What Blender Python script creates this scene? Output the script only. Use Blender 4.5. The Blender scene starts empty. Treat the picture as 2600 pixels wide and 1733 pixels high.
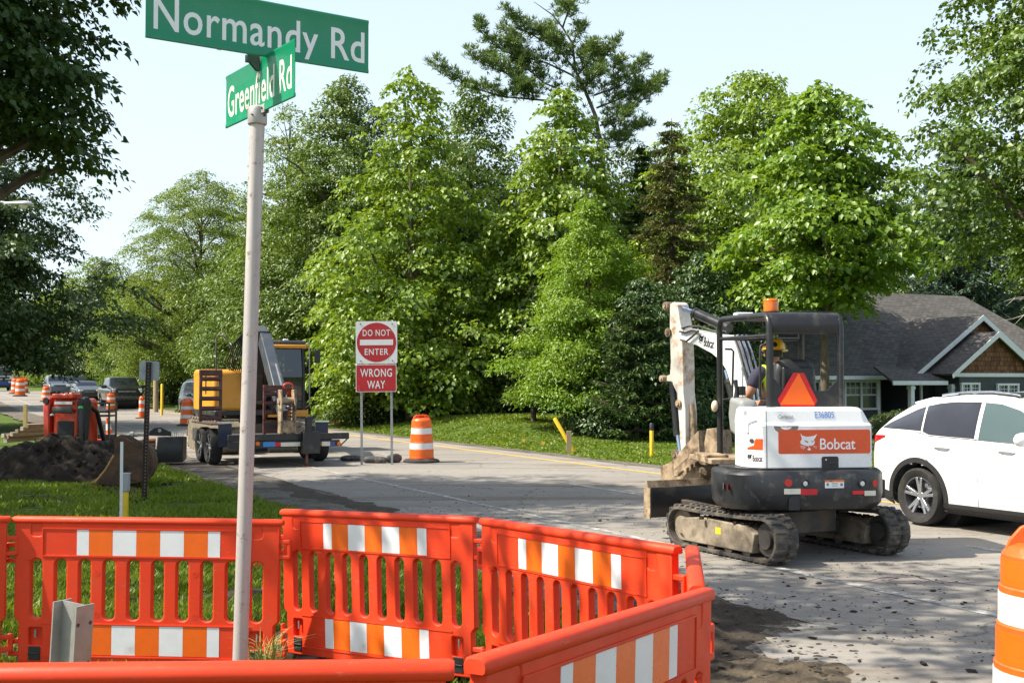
import bpy, bmesh, math, random
import numpy as np
from mathutils import Vector, Matrix, noise as mnoise
R = math.radians
sc = bpy.context.scene
COL = sc.collection

# ------------------------------------------------------------ camera
H, F, CX, CY = 1.9, 3000.0, 1300.0, 866.5
PIT = math.atan((962 - CY) / F)
cam = bpy.data.cameras.new('camera'); cam_o = bpy.data.objects.new('camera', cam); COL.objects.link(cam_o)
cam.sensor_width = 36; cam.lens = F / 2600 * 36; cam.clip_end = 5000; cam.clip_start = 0.05
cam_o.location = (0, 0, H); cam_o.rotation_euler = (math.pi / 2 + PIT, 0, 0)
sc.camera = cam_o

# ------------------------------------------------------------ sky and sun
SUN_EL, SUN_AZ = 50.0, (-0.985, -0.17)      # horizontal direction towards the sun
w = bpy.data.worlds.new('World'); sc.world = w; w.use_nodes = True
nt = w.node_tree; nt.nodes.clear()
sky = nt.nodes.new('ShaderNodeTexSky'); sky.sky_type = 'NISHITA'; sky.sun_disc = False
sky.sun_elevation = R(SUN_EL); sky.sun_rotation = math.atan2(SUN_AZ[0], SUN_AZ[1])
sky.air_density = 1.1; sky.dust_density = 3.0; sky.ozone_density = 1.2
bg = nt.nodes.new('ShaderNodeBackground'); bg.inputs['Strength'].default_value = 0.115
wo = nt.nodes.new('ShaderNodeOutputWorld')
tcw = nt.nodes.new('ShaderNodeTexCoord'); sep = nt.nodes.new('ShaderNodeSeparateXYZ'); nt.links.new(tcw.outputs['Generated'], sep.inputs[0])
mr = nt.nodes.new('ShaderNodeMapRange'); mr.inputs[1].default_value = 0.0; mr.inputs[2].default_value = 0.8; mr.inputs[3].default_value = 0.95; mr.inputs[4].default_value = 0.15
nt.links.new(sep.outputs['Z'], mr.inputs[0])
hz = nt.nodes.new('ShaderNodeMix'); hz.data_type = 'RGBA'; hz.inputs[7].default_value = (4.95, 5.85, 6.45, 1)       # summer haze towards the horizon
nt.links.new(mr.outputs[0], hz.inputs[0]); nt.links.new(sky.outputs[0], hz.inputs[6])
nt.links.new(hz.outputs[2], bg.inputs[0]); nt.links.new(bg.outputs[0], wo.inputs[0])
sl = bpy.data.lights.new('sun', 'SUN'); sl.energy = 5.0; sl.angle = R(0.53); sl.color = (1.0, 0.92, 0.78)
so = bpy.data.objects.new('sun', sl); COL.objects.link(so)
sd = Vector((SUN_AZ[0] * math.cos(R(SUN_EL)), SUN_AZ[1] * math.cos(R(SUN_EL)), math.sin(R(SUN_EL))))
so.rotation_euler = sd.to_track_quat('Z', 'Y').to_euler()
sc.view_settings.view_transform = 'Standard'; sc.view_settings.look = 'None'
sc.view_settings.exposure = 0.84; sc.view_settings.gamma = 1.0
sc.cycles.max_bounces = 8; sc.cycles.transparent_max_bounces = 12
sc.cycles.use_denoising = True

# ------------------------------------------------------------ picture <-> place helpers
def ray(px, py):
    dx, dz = (px - CX) / F, -(py - CY) / F
    return dx, math.cos(PIT) - dz * math.sin(PIT), math.sin(PIT) + dz * math.cos(PIT)
def at(px, py, Y):
    a, b, c = ray(px, py); t = Y / b
    return Vector((a * t, Y, H + c * t))
K = 2600 / 2352.0
def atd(x, y, Y): return at(x * K, y * K, Y)
def gd(x, y, z=0.0):
    a, b, c = ray(x * K, y * K); t = (z - H) / c
    return Vector((a * t, b * t, z))
U = Vector((0.4586, -0.8886, 0)); NN = Vector((0.8886, 0.4586, 0))     # road towards us; across the road away
RDZ = math.atan2(-U.y, -U.x)                                             # heading of the road going away
def off(x, y): return x * NN.x + y * NN.y
def rd(s, o, z=0.0): return Vector((o * NN.x - s * U.x, o * NN.y - s * U.y, z))
def ss(a, b, x):
    t = np.clip((np.asarray(x, float) - a) / (b - a), 0, 1); return t * t * (3 - 2 * t)
def gz(x, y):
    x = np.asarray(x, float); y = np.asarray(y, float)
    o = x * NN.x + y * NN.y; s = -(x * U.x + y * U.y)
    z = 0.5 * ss(72, 112, s)
    z = z + 0.25 * ss(7.6, 3.0, y) * ss(6.2, 4.8, o)
    z = z + 0.62 * np.exp(-((x - 0.3) ** 2 + (y - 43.5) ** 2) / (2 * 4.6 ** 2)) * ss(14.9, 19, o)
    z = z + 0.25 * ss(15, 22, o) * ss(0, -8, x)
    z = z - 0.32 * ss(17, 22, o) * ss(4, 9, x)
    return z
def gzf(x, y): return float(gz(x, y))

# ------------------------------------------------------------ object helpers
def link(o, parent=None):
    COL.objects.link(o)
    if parent is not None: o.parent = parent
    return o
def tag(o, label=None, cat=None, group=None, kind=None):
    if label: o['label'] = label
    if cat: o['category'] = cat
    if group: o['group'] = group
    if kind: o['kind'] = kind
    return o
def thing(name, label, cat, loc=(0, 0, 0), rz=0.0, group=None, rot=None):
    o = bpy.data.objects.new(name, None); o.empty_display_size = 0.2; link(o)
    o.location = loc; o.rotation_euler = rot if rot else (0, 0, rz)
    return tag(o, label, cat, group)
def kids(o): return [c for c in list(COL.objects) if c.parent == o]
def copy_tree(o, parent=None):
    c = o.copy(); link(c)
    if parent is not None: c.parent = parent
    for ch in kids(o): copy_tree(ch, c)
    return c
def M(loc=(0, 0, 0), rot=(0, 0, 0), sc_=(1, 1, 1)):
    from mathutils import Euler
    return Matrix.Translation(loc) @ Euler(rot).to_matrix().to_4x4() @ Matrix.Diagonal((*sc_, 1))

class MB:
    def __init__(s): s.v = []; s.f = []; s.m = []; s.mi = 0
    def add(s, vs, fs, mtx=None):
        b = len(s.v)
        for p in vs:
            p = Vector(p); s.v.append(tuple(mtx @ p) if mtx is not None else tuple(p))
        for f in fs: s.f.append([i + b for i in f]); s.m.append(s.mi)
        return s
    def mat(s, i): s.mi = i; return s
    def box(s, c, d, rot=(0, 0, 0), mtx=None, taper=1.0):
        x, y, z = d[0] / 2, d[1] / 2, d[2] / 2; k = taper
        vs = [(-x, -y, -z), (x, -y, -z), (x, y, -z), (-x, y, -z), (-x * k, -y * k, z), (x * k, -y * k, z), (x * k, y * k, z), (-x * k, y * k, z)]
        m = M(c, rot); m = mtx @ m if mtx is not None else m
        return s.add(vs, [(3, 2, 1, 0), (4, 5, 6, 7), (0, 1, 5, 4), (1, 2, 6, 5), (2, 3, 7, 6), (3, 0, 4, 7)], m)
    def tube(s, pts, rad, n=10, caps=True, mtx=None, flat=1.0):
        pts = [Vector(p) for p in pts]
        if not hasattr(rad, '__len__'): rad = [rad] * len(pts)
        vs, fs = [], []
        prev = None
        for i, p in enumerate(pts):
            a = pts[max(i - 1, 0)]; b = pts[min(i + 1, len(pts) - 1)]
            d = (b - a).normalized()
            if prev is None:
                ref = Vector((0, 0, 1)) if abs(d.z) < 0.9 else Vector((1, 0, 0))
                x = d.cross(ref).normalized()
            else:
                x = (prev - d * prev.dot(d))
                x = x.normalized() if x.length > 1e-6 else d.orthogonal().normalized()
            prev = x; y = d.cross(x)
            for k in range(n):
                t = 2 * math.pi * k / n
                vs.append(p + x * (rad[i] * math.cos(t)) + y * (rad[i] * flat * math.sin(t)))
        for i in range(len(pts) - 1):
            for k in range(n):
                a, b = i * n + k, i * n + (k + 1) % n
                fs.append((a, b, b + n, a + n))
        if caps:
            fs.append(tuple(range(n - 1, -1, -1))); fs.append(tuple(range((len(pts) - 1) * n, len(pts) * n)))
        return s.add(vs, fs, mtx)
    def cyl(s, p0, p1, r0, r1=None, n=16, mtx=None): return s.tube([p0, p1], [r0, r0 if r1 is None else r1], n, True, mtx)
    def prism(s, poly, depth, mtx=None, plane='xz', center=True):
        """poly in a plane, extruded along the third axis"""
        n = len(poly); a = -depth / 2 if center else 0; b = a + depth
        def P(p, d):
            if plane == 'xz': return (p[0], d, p[1])
            if plane == 'xy': return (p[0], p[1], d)
            return (d, p[0], p[1])
        vs = [P(p, a) for p in poly] + [P(p, b) for p in poly]
        fs = [tuple(range(n)), tuple(range(2 * n - 1, n - 1, -1))] + [(i, i + n, (i + 1) % n + n, (i + 1) % n) for i in range(n)]
        return s.add(vs, fs, mtx)
    def lathe(s, prof, n=24, mtx=None):
        vs, fs = [], []
        for r, z in prof:
            for k in range(n):
                t = 2 * math.pi * k / n; vs.append((r * math.cos(t), r * math.sin(t), z))
        for i in range(len(prof) - 1):
            for k in range(n):
                a, b = i * n + k, i * n + (k + 1) % n; fs.append((a, b, b + n, a + n))
        if prof[0][0] > 1e-4: fs.append(tuple(range(n - 1, -1, -1)))
        if prof[-1][0] > 1e-4: fs.append(tuple(range((len(prof) - 1) * n, len(prof) * n)))
        return s.add(vs, fs, mtx)
    def loft(s, rings, closed=True, caps=True, mtx=None):
        n = len(rings[0]); vs = [p for r_ in rings for p in r_]; fs = []
        for i in range(len(rings) - 1):
            for k in range(n if closed else n - 1):
                a, b = i * n + k, i * n + (k + 1) % n; fs.append((a, b, b + n, a + n))
        if caps: fs.append(tuple(range(n - 1, -1, -1))); fs.append(tuple(range((len(rings) - 1) * n, len(rings) * n)))
        return s.add(vs, fs, mtx)
    def build(s, name, mats, parent=None, bevel=0, seg=2, smooth=35, sub=0, fix=True, mtx=None):
        me = bpy.data.meshes.new(name)
        me.from_pydata([tuple(v) for v in s.v], [], s.f)
        if not isinstance(mats, (list, tuple)): mats = [mats]
        for m in mats: me.materials.append(m)
        for p, i in zip(me.polygons, s.m): p.material_index = min(i, len(mats) - 1)
        if fix:
            bm = bmesh.new(); bm.from_mesh(me); bmesh.ops.recalc_face_normals(bm, faces=bm.faces); bm.to_mesh(me); bm.free()
        if smooth:
            me.shade_smooth(); me.set_sharp_from_angle(angle=R(smooth))
        o = bpy.data.objects.new(name, me); link(o, parent)
        if mtx is not None: o.matrix_local = mtx
        if bevel:
            b = o.modifiers.new('bevel', 'BEVEL'); b.width = bevel; b.segments = seg; b.limit_method = 'ANGLE'; b.angle_limit = R(40); b.harden_normals = False
        if sub:
            m_ = o.modifiers.new('subdivision', 'SUBSURF'); m_.levels = sub; m_.render_levels = sub
        return o

def curve_mesh(splines, extrude, bevel=0.0, bres=2, offset=0.0, res=1):
    """flat filled outline (with holes) -> mesh, lying in local xy"""
    cu = bpy.data.curves.new('outline', 'CURVE'); cu.dimensions = '2D'; cu.fill_mode = 'BOTH'
    cu.extrude = extrude; cu.bevel_depth = bevel; cu.bevel_resolution = bres; cu.offset = offset
    for sp in splines:
        c = cu.splines.new('POLY'); c.points.add(len(sp) - 1); c.use_cyclic_u = True
        for p, q in zip(c.points, sp): p.co = (q[0], q[1], 0, 1)
    o = bpy.data.objects.new('outline', cu); COL.objects.link(o)
    dg = bpy.context.evaluated_depsgraph_get(); me = bpy.data.meshes.new_from_object(o.evaluated_get(dg))
    COL.objects.unlink(o); bpy.data.objects.remove(o); bpy.data.curves.remove(cu)
    return me
def mesh_obj(name, me, mat, parent=None, mtx=None, smooth=35):
    me.materials.clear(); me.materials.append(mat)
    if smooth: me.shade_smooth(); me.set_sharp_from_angle(angle=R(smooth))
    else: me.shade_flat()
    if mtx is not None: me.transform(mtx)
    me.name = name
    o = bpy.data.objects.new(name, me); return link(o, parent)
def text_mesh(s, width=None, height=None, bold=0.0, extrude=0.001, spacing=1.0, shear=0.0, align='LEFT'):
    """lettering in local xy, scaled to a width and a cap height"""
    cu = bpy.data.curves.new('lettering', 'FONT'); cu.body = s; cu.size = 1.0; cu.extrude = 0; cu.offset = bold; cu.space_character = spacing; cu.resolution_u = 4; cu.shear = shear
    o = bpy.data.objects.new('lettering', cu); COL.objects.link(o)
    dg = bpy.context.evaluated_depsgraph_get(); me = bpy.data.meshes.new_from_object(o.evaluated_get(dg))
    COL.objects.unlink(o); bpy.data.objects.remove(o); bpy.data.curves.remove(cu)
    n = len(me.vertices); a = np.zeros(n * 3); me.vertices.foreach_get('co', a); a = a.reshape(-1, 3)
    x0, x1 = a[:, 0].min(), a[:, 0].max(); cap = 0.729
    a[:, 0] -= x0
    if height: ky = height / cap
    else: ky = width / (x1 - x0)
    kx = width / (x1 - x0) if width else ky
    a[:, 0] *= kx; a[:, 1] *= ky; wd = (x1 - x0) * kx
    if align == 'CENTER': a[:, 0] -= wd / 2
    me.vertices.foreach_set('co', a.ravel()); me.update()
    bm = bmesh.new(); bm.from_mesh(me)
    if extrude:
        r_ = bmesh.ops.extrude_face_region(bm, geom=bm.faces[:])
        bmesh.ops.translate(bm, verts=[e for e in r_['geom'] if isinstance(e, bmesh.types.BMVert)], vec=(0, 0, extrude))
    bmesh.ops.recalc_face_normals(bm, faces=bm.faces); bm.to_mesh(me); bm.free(); me.shade_flat()
    return me
def frame(origin, xdir, ydir):
    """matrix taking local xy to a plane; z = x cross y"""
    x = Vector(xdir).normalized(); y = Vector(ydir).normalized(); z = x.cross(y)
    m = Matrix((x, y, z)).transposed().to_4x4(); m.translation = Vector(origin); return m
def rrect(x0, y0, x1, y1, r, n=5):
    out = []
    for cx, cy, a in ((x1 - r, y1 - r, 0), (x0 + r, y1 - r, 90), (x0 + r, y0 + r, 180), (x1 - r, y0 + r, 270)):
        for k in range(n + 1):
            t = R(a + 90 * k / n); out.append((cx + r * math.cos(t), cy + r * math.sin(t)))
    return out
def circ(cx, cy, r, n=20): return [(cx + r * math.cos(2 * math.pi * k / n), cy + r * math.sin(2 * math.pi * k / n)) for k in range(n)]

# ------------------------------------------------------------ materials
def newmat(name):
    m = bpy.data.materials.new(name); m.use_nodes = True; n = m.node_tree; n.nodes.clear()
    out = n.nodes.new('ShaderNodeOutputMaterial'); return m, n, out
def nd(n, t, **kw):
    x = n.nodes.new(t)
    for k, v in kw.items():
        if k.startswith('_'): setattr(x, k[1:], v)
        else: x.inputs[k.replace('_', ' ')].default_value = v
    return x
def c4(c): return (c[0], c[1], c[2], 1)
def coords(n, rz=0.0, scl=(1, 1, 1)):
    tc = n.nodes.new('ShaderNodeTexCoord'); mp = n.nodes.new('ShaderNodeMapping')
    mp.inputs['Rotation'].default_value = (0, 0, rz); mp.inputs['Scale'].default_value = scl
    n.links.new(tc.outputs['Object'], mp.inputs[0]); return mp.outputs[0]
def nz(n, vec, scale, detail=5, rough=0.55, dist=0.0):
    x = nd(n, 'ShaderNodeTexNoise', Scale=scale, Detail=detail, Roughness=rough, Distortion=dist)
    n.links.new(vec, x.inputs['Vector']); return x.outputs['Fac']
def ramp(n, fac, a, b, lo=0.0, hi=1.0):
    x = nd(n, 'ShaderNodeMapRange', _clamp=True); n.links.new(fac, x.inputs[0])
    x.inputs[1].default_value = a; x.inputs[2].default_value = b; x.inputs[3].default_value = lo; x.inputs[4].default_value = hi
    return x.outputs[0]
def mix(n, fac, a, b):
    x = n.nodes.new('ShaderNodeMix'); x.data_type = 'RGBA'
    if isinstance(fac, (int, float)): x.inputs[0].default_value = fac
    else: n.links.new(fac, x.inputs[0])
    for i, v in ((6, a), (7, b)):
        if isinstance(v, (tuple, list)): x.inputs[i].default_value = c4(v)
        else: n.links.new(v, x.inputs[i])
    return x.outputs[2]
def bsdf(n, out, col, rough, metal=0.0, spec=0.5, coat=0.0, bump=None, bstr=0.3, bdist=0.01):
    b = n.nodes.new('ShaderNodeBsdfPrincipled')
    for key, v in (('Base Color', col), ('Roughness', rough), ('Metallic', metal)):
        if isinstance(v, (tuple, list)): b.inputs[key].default_value = c4(v)
        elif isinstance(v, (int, float)): b.inputs[key].default_value = v
        else: n.links.new(v, b.inputs[key])
    b.inputs['Specular IOR Level'].default_value = spec; b.inputs['Coat Weight'].default_value = coat; b.inputs['Coat Roughness'].default_value = 0.06
    if bump is not None:
        bp = nd(n, 'ShaderNodeBump', Strength=bstr, Distance=bdist); n.links.new(bump, bp.inputs['Height']); n.links.new(bp.outputs[0], b.inputs['Normal'])
    n.links.new(b.outputs[0], out.inputs[0]); return b
def pm(name, col, rough=0.5, metal=0.0, var=0.1, vs=5.0, bump=0.0, bs=70, dirt=None, coat=0.0, spec=0.5, scl=(1, 1, 1)):
    m, n, out = newmat(name); v = coords(n, 0, scl)
    f1 = nz(n, v, vs, 6); c = mix(n, ramp(n, f1, 0.3, 0.7), tuple(max(x * (1 - var), 0) for x in col), tuple(min(x * (1 + var), 1) for x in col))
    f2 = nz(n, v, vs * 4.7, 5, 0.65)
    rr = ramp(n, f2, 0.3, 0.75, max(rough - 0.1, 0.03), min(rough + 0.15, 1))
    if dirt:
        dc, amt, dsz = dirt
        f3 = nz(n, v, dsz, 8, 0.68, 0.4); dm = ramp(n, f3, 0.62 - amt * 0.5, 0.80 - amt * 0.5)
        c = mix(n, dm, c, dc); rr2 = n.nodes.new('ShaderNodeMath'); rr2.operation = 'MAXIMUM'
        k = ramp(n, dm, 0, 1, 0, 0.85); n.links.new(rr, rr2.inputs[0]); n.links.new(k, rr2.inputs[1]); rr = rr2.outputs[0]
    bp = nz(n, v, bs, 4) if bump else None
    bsdf(n, out, c, rr, metal, spec, coat, bp, bump, 0.004); return m
def glassy(name, col, rough=0.04):
    """tinted window glass: reflective, dark, slightly see-through"""
    m, n, out = newmat(name)
    g = nd(n, 'ShaderNodeBsdfGlossy', Roughness=rough); g.inputs[0].default_value = (0.9, 0.95, 1, 1)
    t = nd(n, 'ShaderNodeBsdfTransparent'); t.inputs[0].default_value = c4(col)
    fr = nd(n, 'ShaderNodeFresnel', IOR=1.6)
    mx = n.nodes.new('ShaderNodeMixShader'); a = n.nodes.new('ShaderNodeMath'); a.operation = 'ADD'; a.inputs[1].default_value = 0.03
    n.links.new(fr.outputs[0], a.inputs[0]); n.links.new(a.outputs[0], mx.inputs[0]); n.links.new(t.outputs[0], mx.inputs[1]); n.links.new(g.outputs[0], mx.inputs[2])
    n.links.new(mx.outputs[0], out.inputs[0]); return m
def leafmat(name, a, b, trans=0.45, gloss=0.12, rough=0.45):
    m, n, out = newmat(name)
    at_ = n.nodes.new('ShaderNodeAttribute'); at_.attribute_name = 'var'
    c = mix(n, at_.outputs['Fac'], a, b)
    d = nd(n, 'ShaderNodeBsdfDiffuse'); t = nd(n, 'ShaderNodeBsdfTranslucent'); g = nd(n, 'ShaderNodeBsdfGlossy', Roughness=rough)
    g.inputs[0].default_value = (0.8, 0.85, 0.8, 1)
    tcol = mix(n, 0.35, c, (b[0] * 1.5, b[1] * 1.3, b[2] * 0.6))
    n.links.new(c, d.inputs[0]); n.links.new(tcol, t.inputs[0])
    m1 = n.nodes.new('ShaderNodeMixShader'); m1.inputs[0].default_value = trans
    n.links.new(d.outputs[0], m1.inputs[1]); n.links.new(t.outputs[0], m1.inputs[2])
    m2 = n.nodes.new('ShaderNodeMixShader'); m2.inputs[0].default_value = gloss * 0.5
    n.links.new(m1.outputs[0], m2.inputs[1]); n.links.new(g.outputs[0], m2.inputs[2])
    n.links.new(m2.outputs[0], out.inputs[0]); return m

MUD = (0.16, 0.11, 0.07)
m_black = pm('black_paint', (0.018, 0.018, 0.02), 0.38, var=0.2, bump=0.05, dirt=((0.10, 0.085, 0.065), 0.12, 3.0))
m_black2 = pm('black_satin', (0.02, 0.02, 0.022), 0.5, var=0.25)
m_rubber = pm('rubber', (0.022, 0.021, 0.02), 0.8, var=0.3, bump=0.2, dirt=((0.12, 0.10, 0.075), 0.25, 4.0))
m_tyre = pm('tyre_rubber', (0.02, 0.02, 0.02), 0.85, var=0.3, bump=0.2, dirt=((0.07, 0.06, 0.05), 0.2, 5))
m_steel = pm('galvanised_steel', (0.36, 0.355, 0.335), 0.5, 0.5, var=0.15, vs=9, bump=0.08, dirt=((0.30, 0.27, 0.22), 0.12, 5))
m_chrome = pm('bright_metal', (0.62, 0.64, 0.68), 0.18, 0.95, var=0.06)
m_pistonblue = pm('polished_rod', (0.45, 0.55, 0.72), 0.15, 0.95, var=0.05)
m_darkmetal = pm('dark_metal', (0.07, 0.065, 0.06), 0.5, 0.4, var=0.3, dirt=((0.14, 0.10, 0.07), 0.25, 5))
m_white = pm('white_paint', (0.74, 0.75, 0.76), 0.3, var=0.02, coat=0.3, dirt=((0.5, 0.46, 0.40), 0.02, 3.0))
m_whitedirty = pm('worn_white_paint', (0.68, 0.63, 0.56), 0.5, var=0.12, bump=0.08, dirt=((0.33, 0.20, 0.11), 0.26, 5.0))
m_mudmetal = pm('muddy_steel', (0.36, 0.27, 0.175), 0.75, 0.1, var=0.35, vs=8, bump=0.4, bs=40, dirt=((0.10, 0.065, 0.04), 0.35, 6))
m_redpaint = pm('red_orange_paint', (0.55, 0.035, 0.008), 0.35, var=0.08, coat=0.3)
m_glass = glassy('clear_glass', (0.80, 0.90, 0.88))
m_dglass = glassy('tinted_glass', (0.16, 0.18, 0.20))
m_lens_red = pm('red_lens', (0.55, 0.01, 0.01), 0.12, var=0.05, coat=0.5)
m_lens_amb = pm('amber_lens', (0.85, 0.16, 0.0), 0.15, var=0.08, coat=0.5)
m_lens_wht = pm('clear_lens', (0.7, 0.7, 0.68), 0.1, var=0.05, coat=0.6)
m_sheetwhite = pm('white_reflective_sheet', (0.72, 0.73, 0.76), 0.35, var=0.04, vs=14, bump=0.12, bs=220, dirt=((0.45, 0.40, 0.33), 0.03, 4))
m_sheetorange = pm('orange_reflective_sheet', (0.80, 0.13, 0.008), 0.35, var=0.05, vs=14, bump=0.12, bs=220)
m_wood = pm('weathered_wood', (0.32, 0.24, 0.15), 0.8, var=0.3, vs=5, bump=0.3, scl=(1, 1, 0.15))
m_yellowpost = pm('yellow_plastic', (0.78, 0.50, 0.02), 0.5, var=0.08, dirt=((0.3, 0.22, 0.08), 0.1, 4))
m_bark = pm('bark', (0.11, 0.085, 0.062), 0.9, var=0.4, vs=6, bump=0.8, bs=22, scl=(1, 1, 0.35))
m_bark_light = pm('grey_bark', (0.20, 0.165, 0.13), 0.9, var=0.35, vs=6, bump=0.8, bs=22, scl=(1, 1, 0.35))

# ------------------------------------------------------------ ground and road
def grid_sheet(name, xs, ys, zf, mat, kind=None):
    X, Y = np.meshgrid(xs, ys); Z = zf(X, Y)
    v = np.stack([X.ravel(), Y.ravel(), Z.ravel()], 1); nx, ny = len(xs), len(ys)
    i = (np.arange(ny - 1)[:, None] * nx + np.arange(nx - 1)[None]).ravel()
    f = np.stack([i, i + 1, i + nx + 1, i + nx], 1)
    me = fast_mesh(name, v, f); me.materials.append(mat); me.shade_smooth()
    o = bpy.data.objects.new(name, me); link(o)
    if kind: o['kind'] = kind
    return o
def fast_mesh(name, v, f, var=None):
    me = bpy.data.meshes.new(name); k = f.shape[1]
    me.vertices.add(len(v)); me.vertices.foreach_set('co', np.ascontiguousarray(v, dtype=np.float32).ravel())
    me.loops.add(f.size); me.loops.foreach_set('vertex_index', np.ascontiguousarray(f, dtype=np.int32).ravel())
    me.polygons.add(len(f)); me.polygons.foreach_set('loop_start', np.arange(0, f.size, k, dtype=np.int32))
    me.update(calc_edges=True)
    if var is not None:
        a = me.attributes.new('var', 'FLOAT', 'POINT'); a.data.foreach_set('value', np.ascontiguousarray(var, dtype=np.float32))
    return me
def fnoise(x, y, sc_, seed=0.0):
    out = np.empty(x.size); xr = x.ravel(); yr = y.ravel()
    for i in range(x.size): out[i] = mnoise.noise((xr[i] * sc_ + seed, yr[i] * sc_ - seed, seed * 0.37))
    return out.reshape(x.shape)

def lawn_mat():
    m, n, out = newmat('lawn'); v = coords(n)
    f1 = nz(n, v, 0.35, 6); f2 = nz(n, v, 3.0, 6, 0.7); f3 = nz(n, v, 60, 4, 0.7)
    c = mix(n, ramp(n, f1, 0.35, 0.65), (0.055, 0.105, 0.012), (0.10, 0.165, 0.022))
    c = mix(n, ramp(n, f2, 0.35, 0.7, 0, 0.75), c, (0.035, 0.075, 0.010))
    c = mix(n, ramp(n, f3, 0.35, 0.7, 0, 0.7), c, (0.12, 0.16, 0.03))
    f4 = nz(n, v, 0.9, 7, 0.7, 0.3); c = mix(n, ramp(n, f4, 0.60, 0.68, 0, 0.85), c, (0.075, 0.055, 0.035))
    bsdf(n, out, c, 0.9, 0, 0.2, 0, nz(n, v, 40, 5, 0.8), 0.9, 0.05); return m
def asphalt_mat():
    m, n, out = newmat('asphalt'); v = coords(n, -RDZ); vs = coords(n, -RDZ, (0.12, 1.0, 1))
    f1 = nz(n, v, 0.25, 6); c = mix(n, ramp(n, f1, 0.3, 0.7), (0.21, 0.195, 0.175), (0.285, 0.265, 0.238))
    f2 = nz(n, vs, 1.6, 6, 0.6); c = mix(n, ramp(n, f2, 0.45, 0.75, 0, 0.5), c, (0.15, 0.13, 0.105))
    f3 = nz(n, v, 150, 3, 0.8); c = mix(n, ramp(n, f3, 0.5, 0.75, 0, 0.55), c, (0.40, 0.38, 0.345))
    f3b = nz(n, v, 90, 3, 0.8); c = mix(n, ramp(n, f3b, 0.55, 0.75, 0, 0.6), c, (0.07, 0.065, 0.06))
    f5 = nz(n, vs, 0.8, 8, 0.72, 0.6); c = mix(n, ramp(n, f5, 0.52, 0.62, 0, 0.65), c, (0.14, 0.105, 0.07))
    vo = nd(n, 'ShaderNodeTexVoronoi', Scale=0.42, _feature='DISTANCE_TO_EDGE'); dv = nz(n, v, 1.2, 5)
    ad = n.nodes.new('ShaderNodeMixRGB'); ad.inputs[0].default_value = 0.5; n.links.new(v, ad.inputs[1])
    nv = nd(n, 'ShaderNodeTexNoise', Scale=1.5, Detail=6.0); n.links.new(v, nv.inputs['Vector']); n.links.new(nv.outputs['Color'], ad.inputs[2])
    n.links.new(ad.outputs[0], vo.inputs['Vector'])
    c = mix(n, ramp(n, vo.outputs['Distance'], 0.0, 0.006, 0.65, 0), c, (0.05, 0.047, 0.043))
    f6 = nz(n, v, 7, 6, 0.8); c = mix(n, ramp(n, f6, 0.56, 0.66, 0, 0.75), c, (0.12, 0.09, 0.06))
    bsdf(n, out, c, 0.85, 0, 0.3, 0, nz(n, v, 170, 3, 0.8), 0.5, 0.006); return m
def gravel_mat(name, a, b):
    m, n, out = newmat(name); v = coords(n)
    vo = nd(n, 'ShaderNodeTexVoronoi', Scale=38.0); n.links.new(v, vo.inputs['Vector'])
    c = mix(n, vo.outputs['Color'], a, b)
    f1 = nz(n, v, 1.1, 7, 0.7); c = mix(n, ramp(n, f1, 0.45, 0.65, 0, 0.85), c, (0.05, 0.038, 0.026))
    bsdf(n, out, c, 0.92, 0, 0.25, 0, vo.outputs['Distance'], 0.9, 0.03); return m
def mud_mat(name, a=(0.030, 0.021, 0.014), b=(0.085, 0.063, 0.042), wet=0.72):
    m, n, out = newmat(name); v = coords(n)
    f1 = nz(n, v, 2.2, 8, 0.7); f2 = nz(n, v, 24, 8, 0.75)
    c = mix(n, ramp(n, f1, 0.35, 0.65), a, b); c = mix(n, ramp(n, f2, 0.5, 0.75, 0, 0.6), c, tuple(x * 1.9 for x in b))
    bsdf(n, out, c, ramp(n, f1, 0.3, 0.7, wet, 0.95), 0, 0.35, 0, f2, 1.0, 0.05); return m
def paint_mat(name, col, wear=0.5):
    m, n, out = newmat(name); v = coords(n)
    f = nz(n, v, 9, 8, 0.75); g = nz(n, v, 70, 4, 0.8)
    c = mix(n, ramp(n, f, 0.68 - wear * 0.35, 0.80 - wear * 0.25), col, (0.19, 0.18, 0.165))
    c = mix(n, ramp(n, g, 0.55, 0.7, 0, 0.7), c, (0.2, 0.185, 0.165))
    bsdf(n, out, c, 0.75); return m
m_lawn, m_asph = lawn_mat(), asphalt_mat()
m_gravel = gravel_mat('gravel', (0.10, 0.085, 0.07), (0.25, 0.225, 0.19))
m_mud = mud_mat('mud')
m_crumb = mud_mat('crumbled_mud', (0.050, 0.038, 0.028), (0.105, 0.082, 0.060), 0.9)
m_pile = mud_mat('topsoil', (0.018, 0.012, 0.008), (0.042, 0.029, 0.019), 0.85)
m_mudlight = mud_mat('dry_mud', (0.10, 0.075, 0.05), (0.19, 0.15, 0.10), 0.9)

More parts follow.
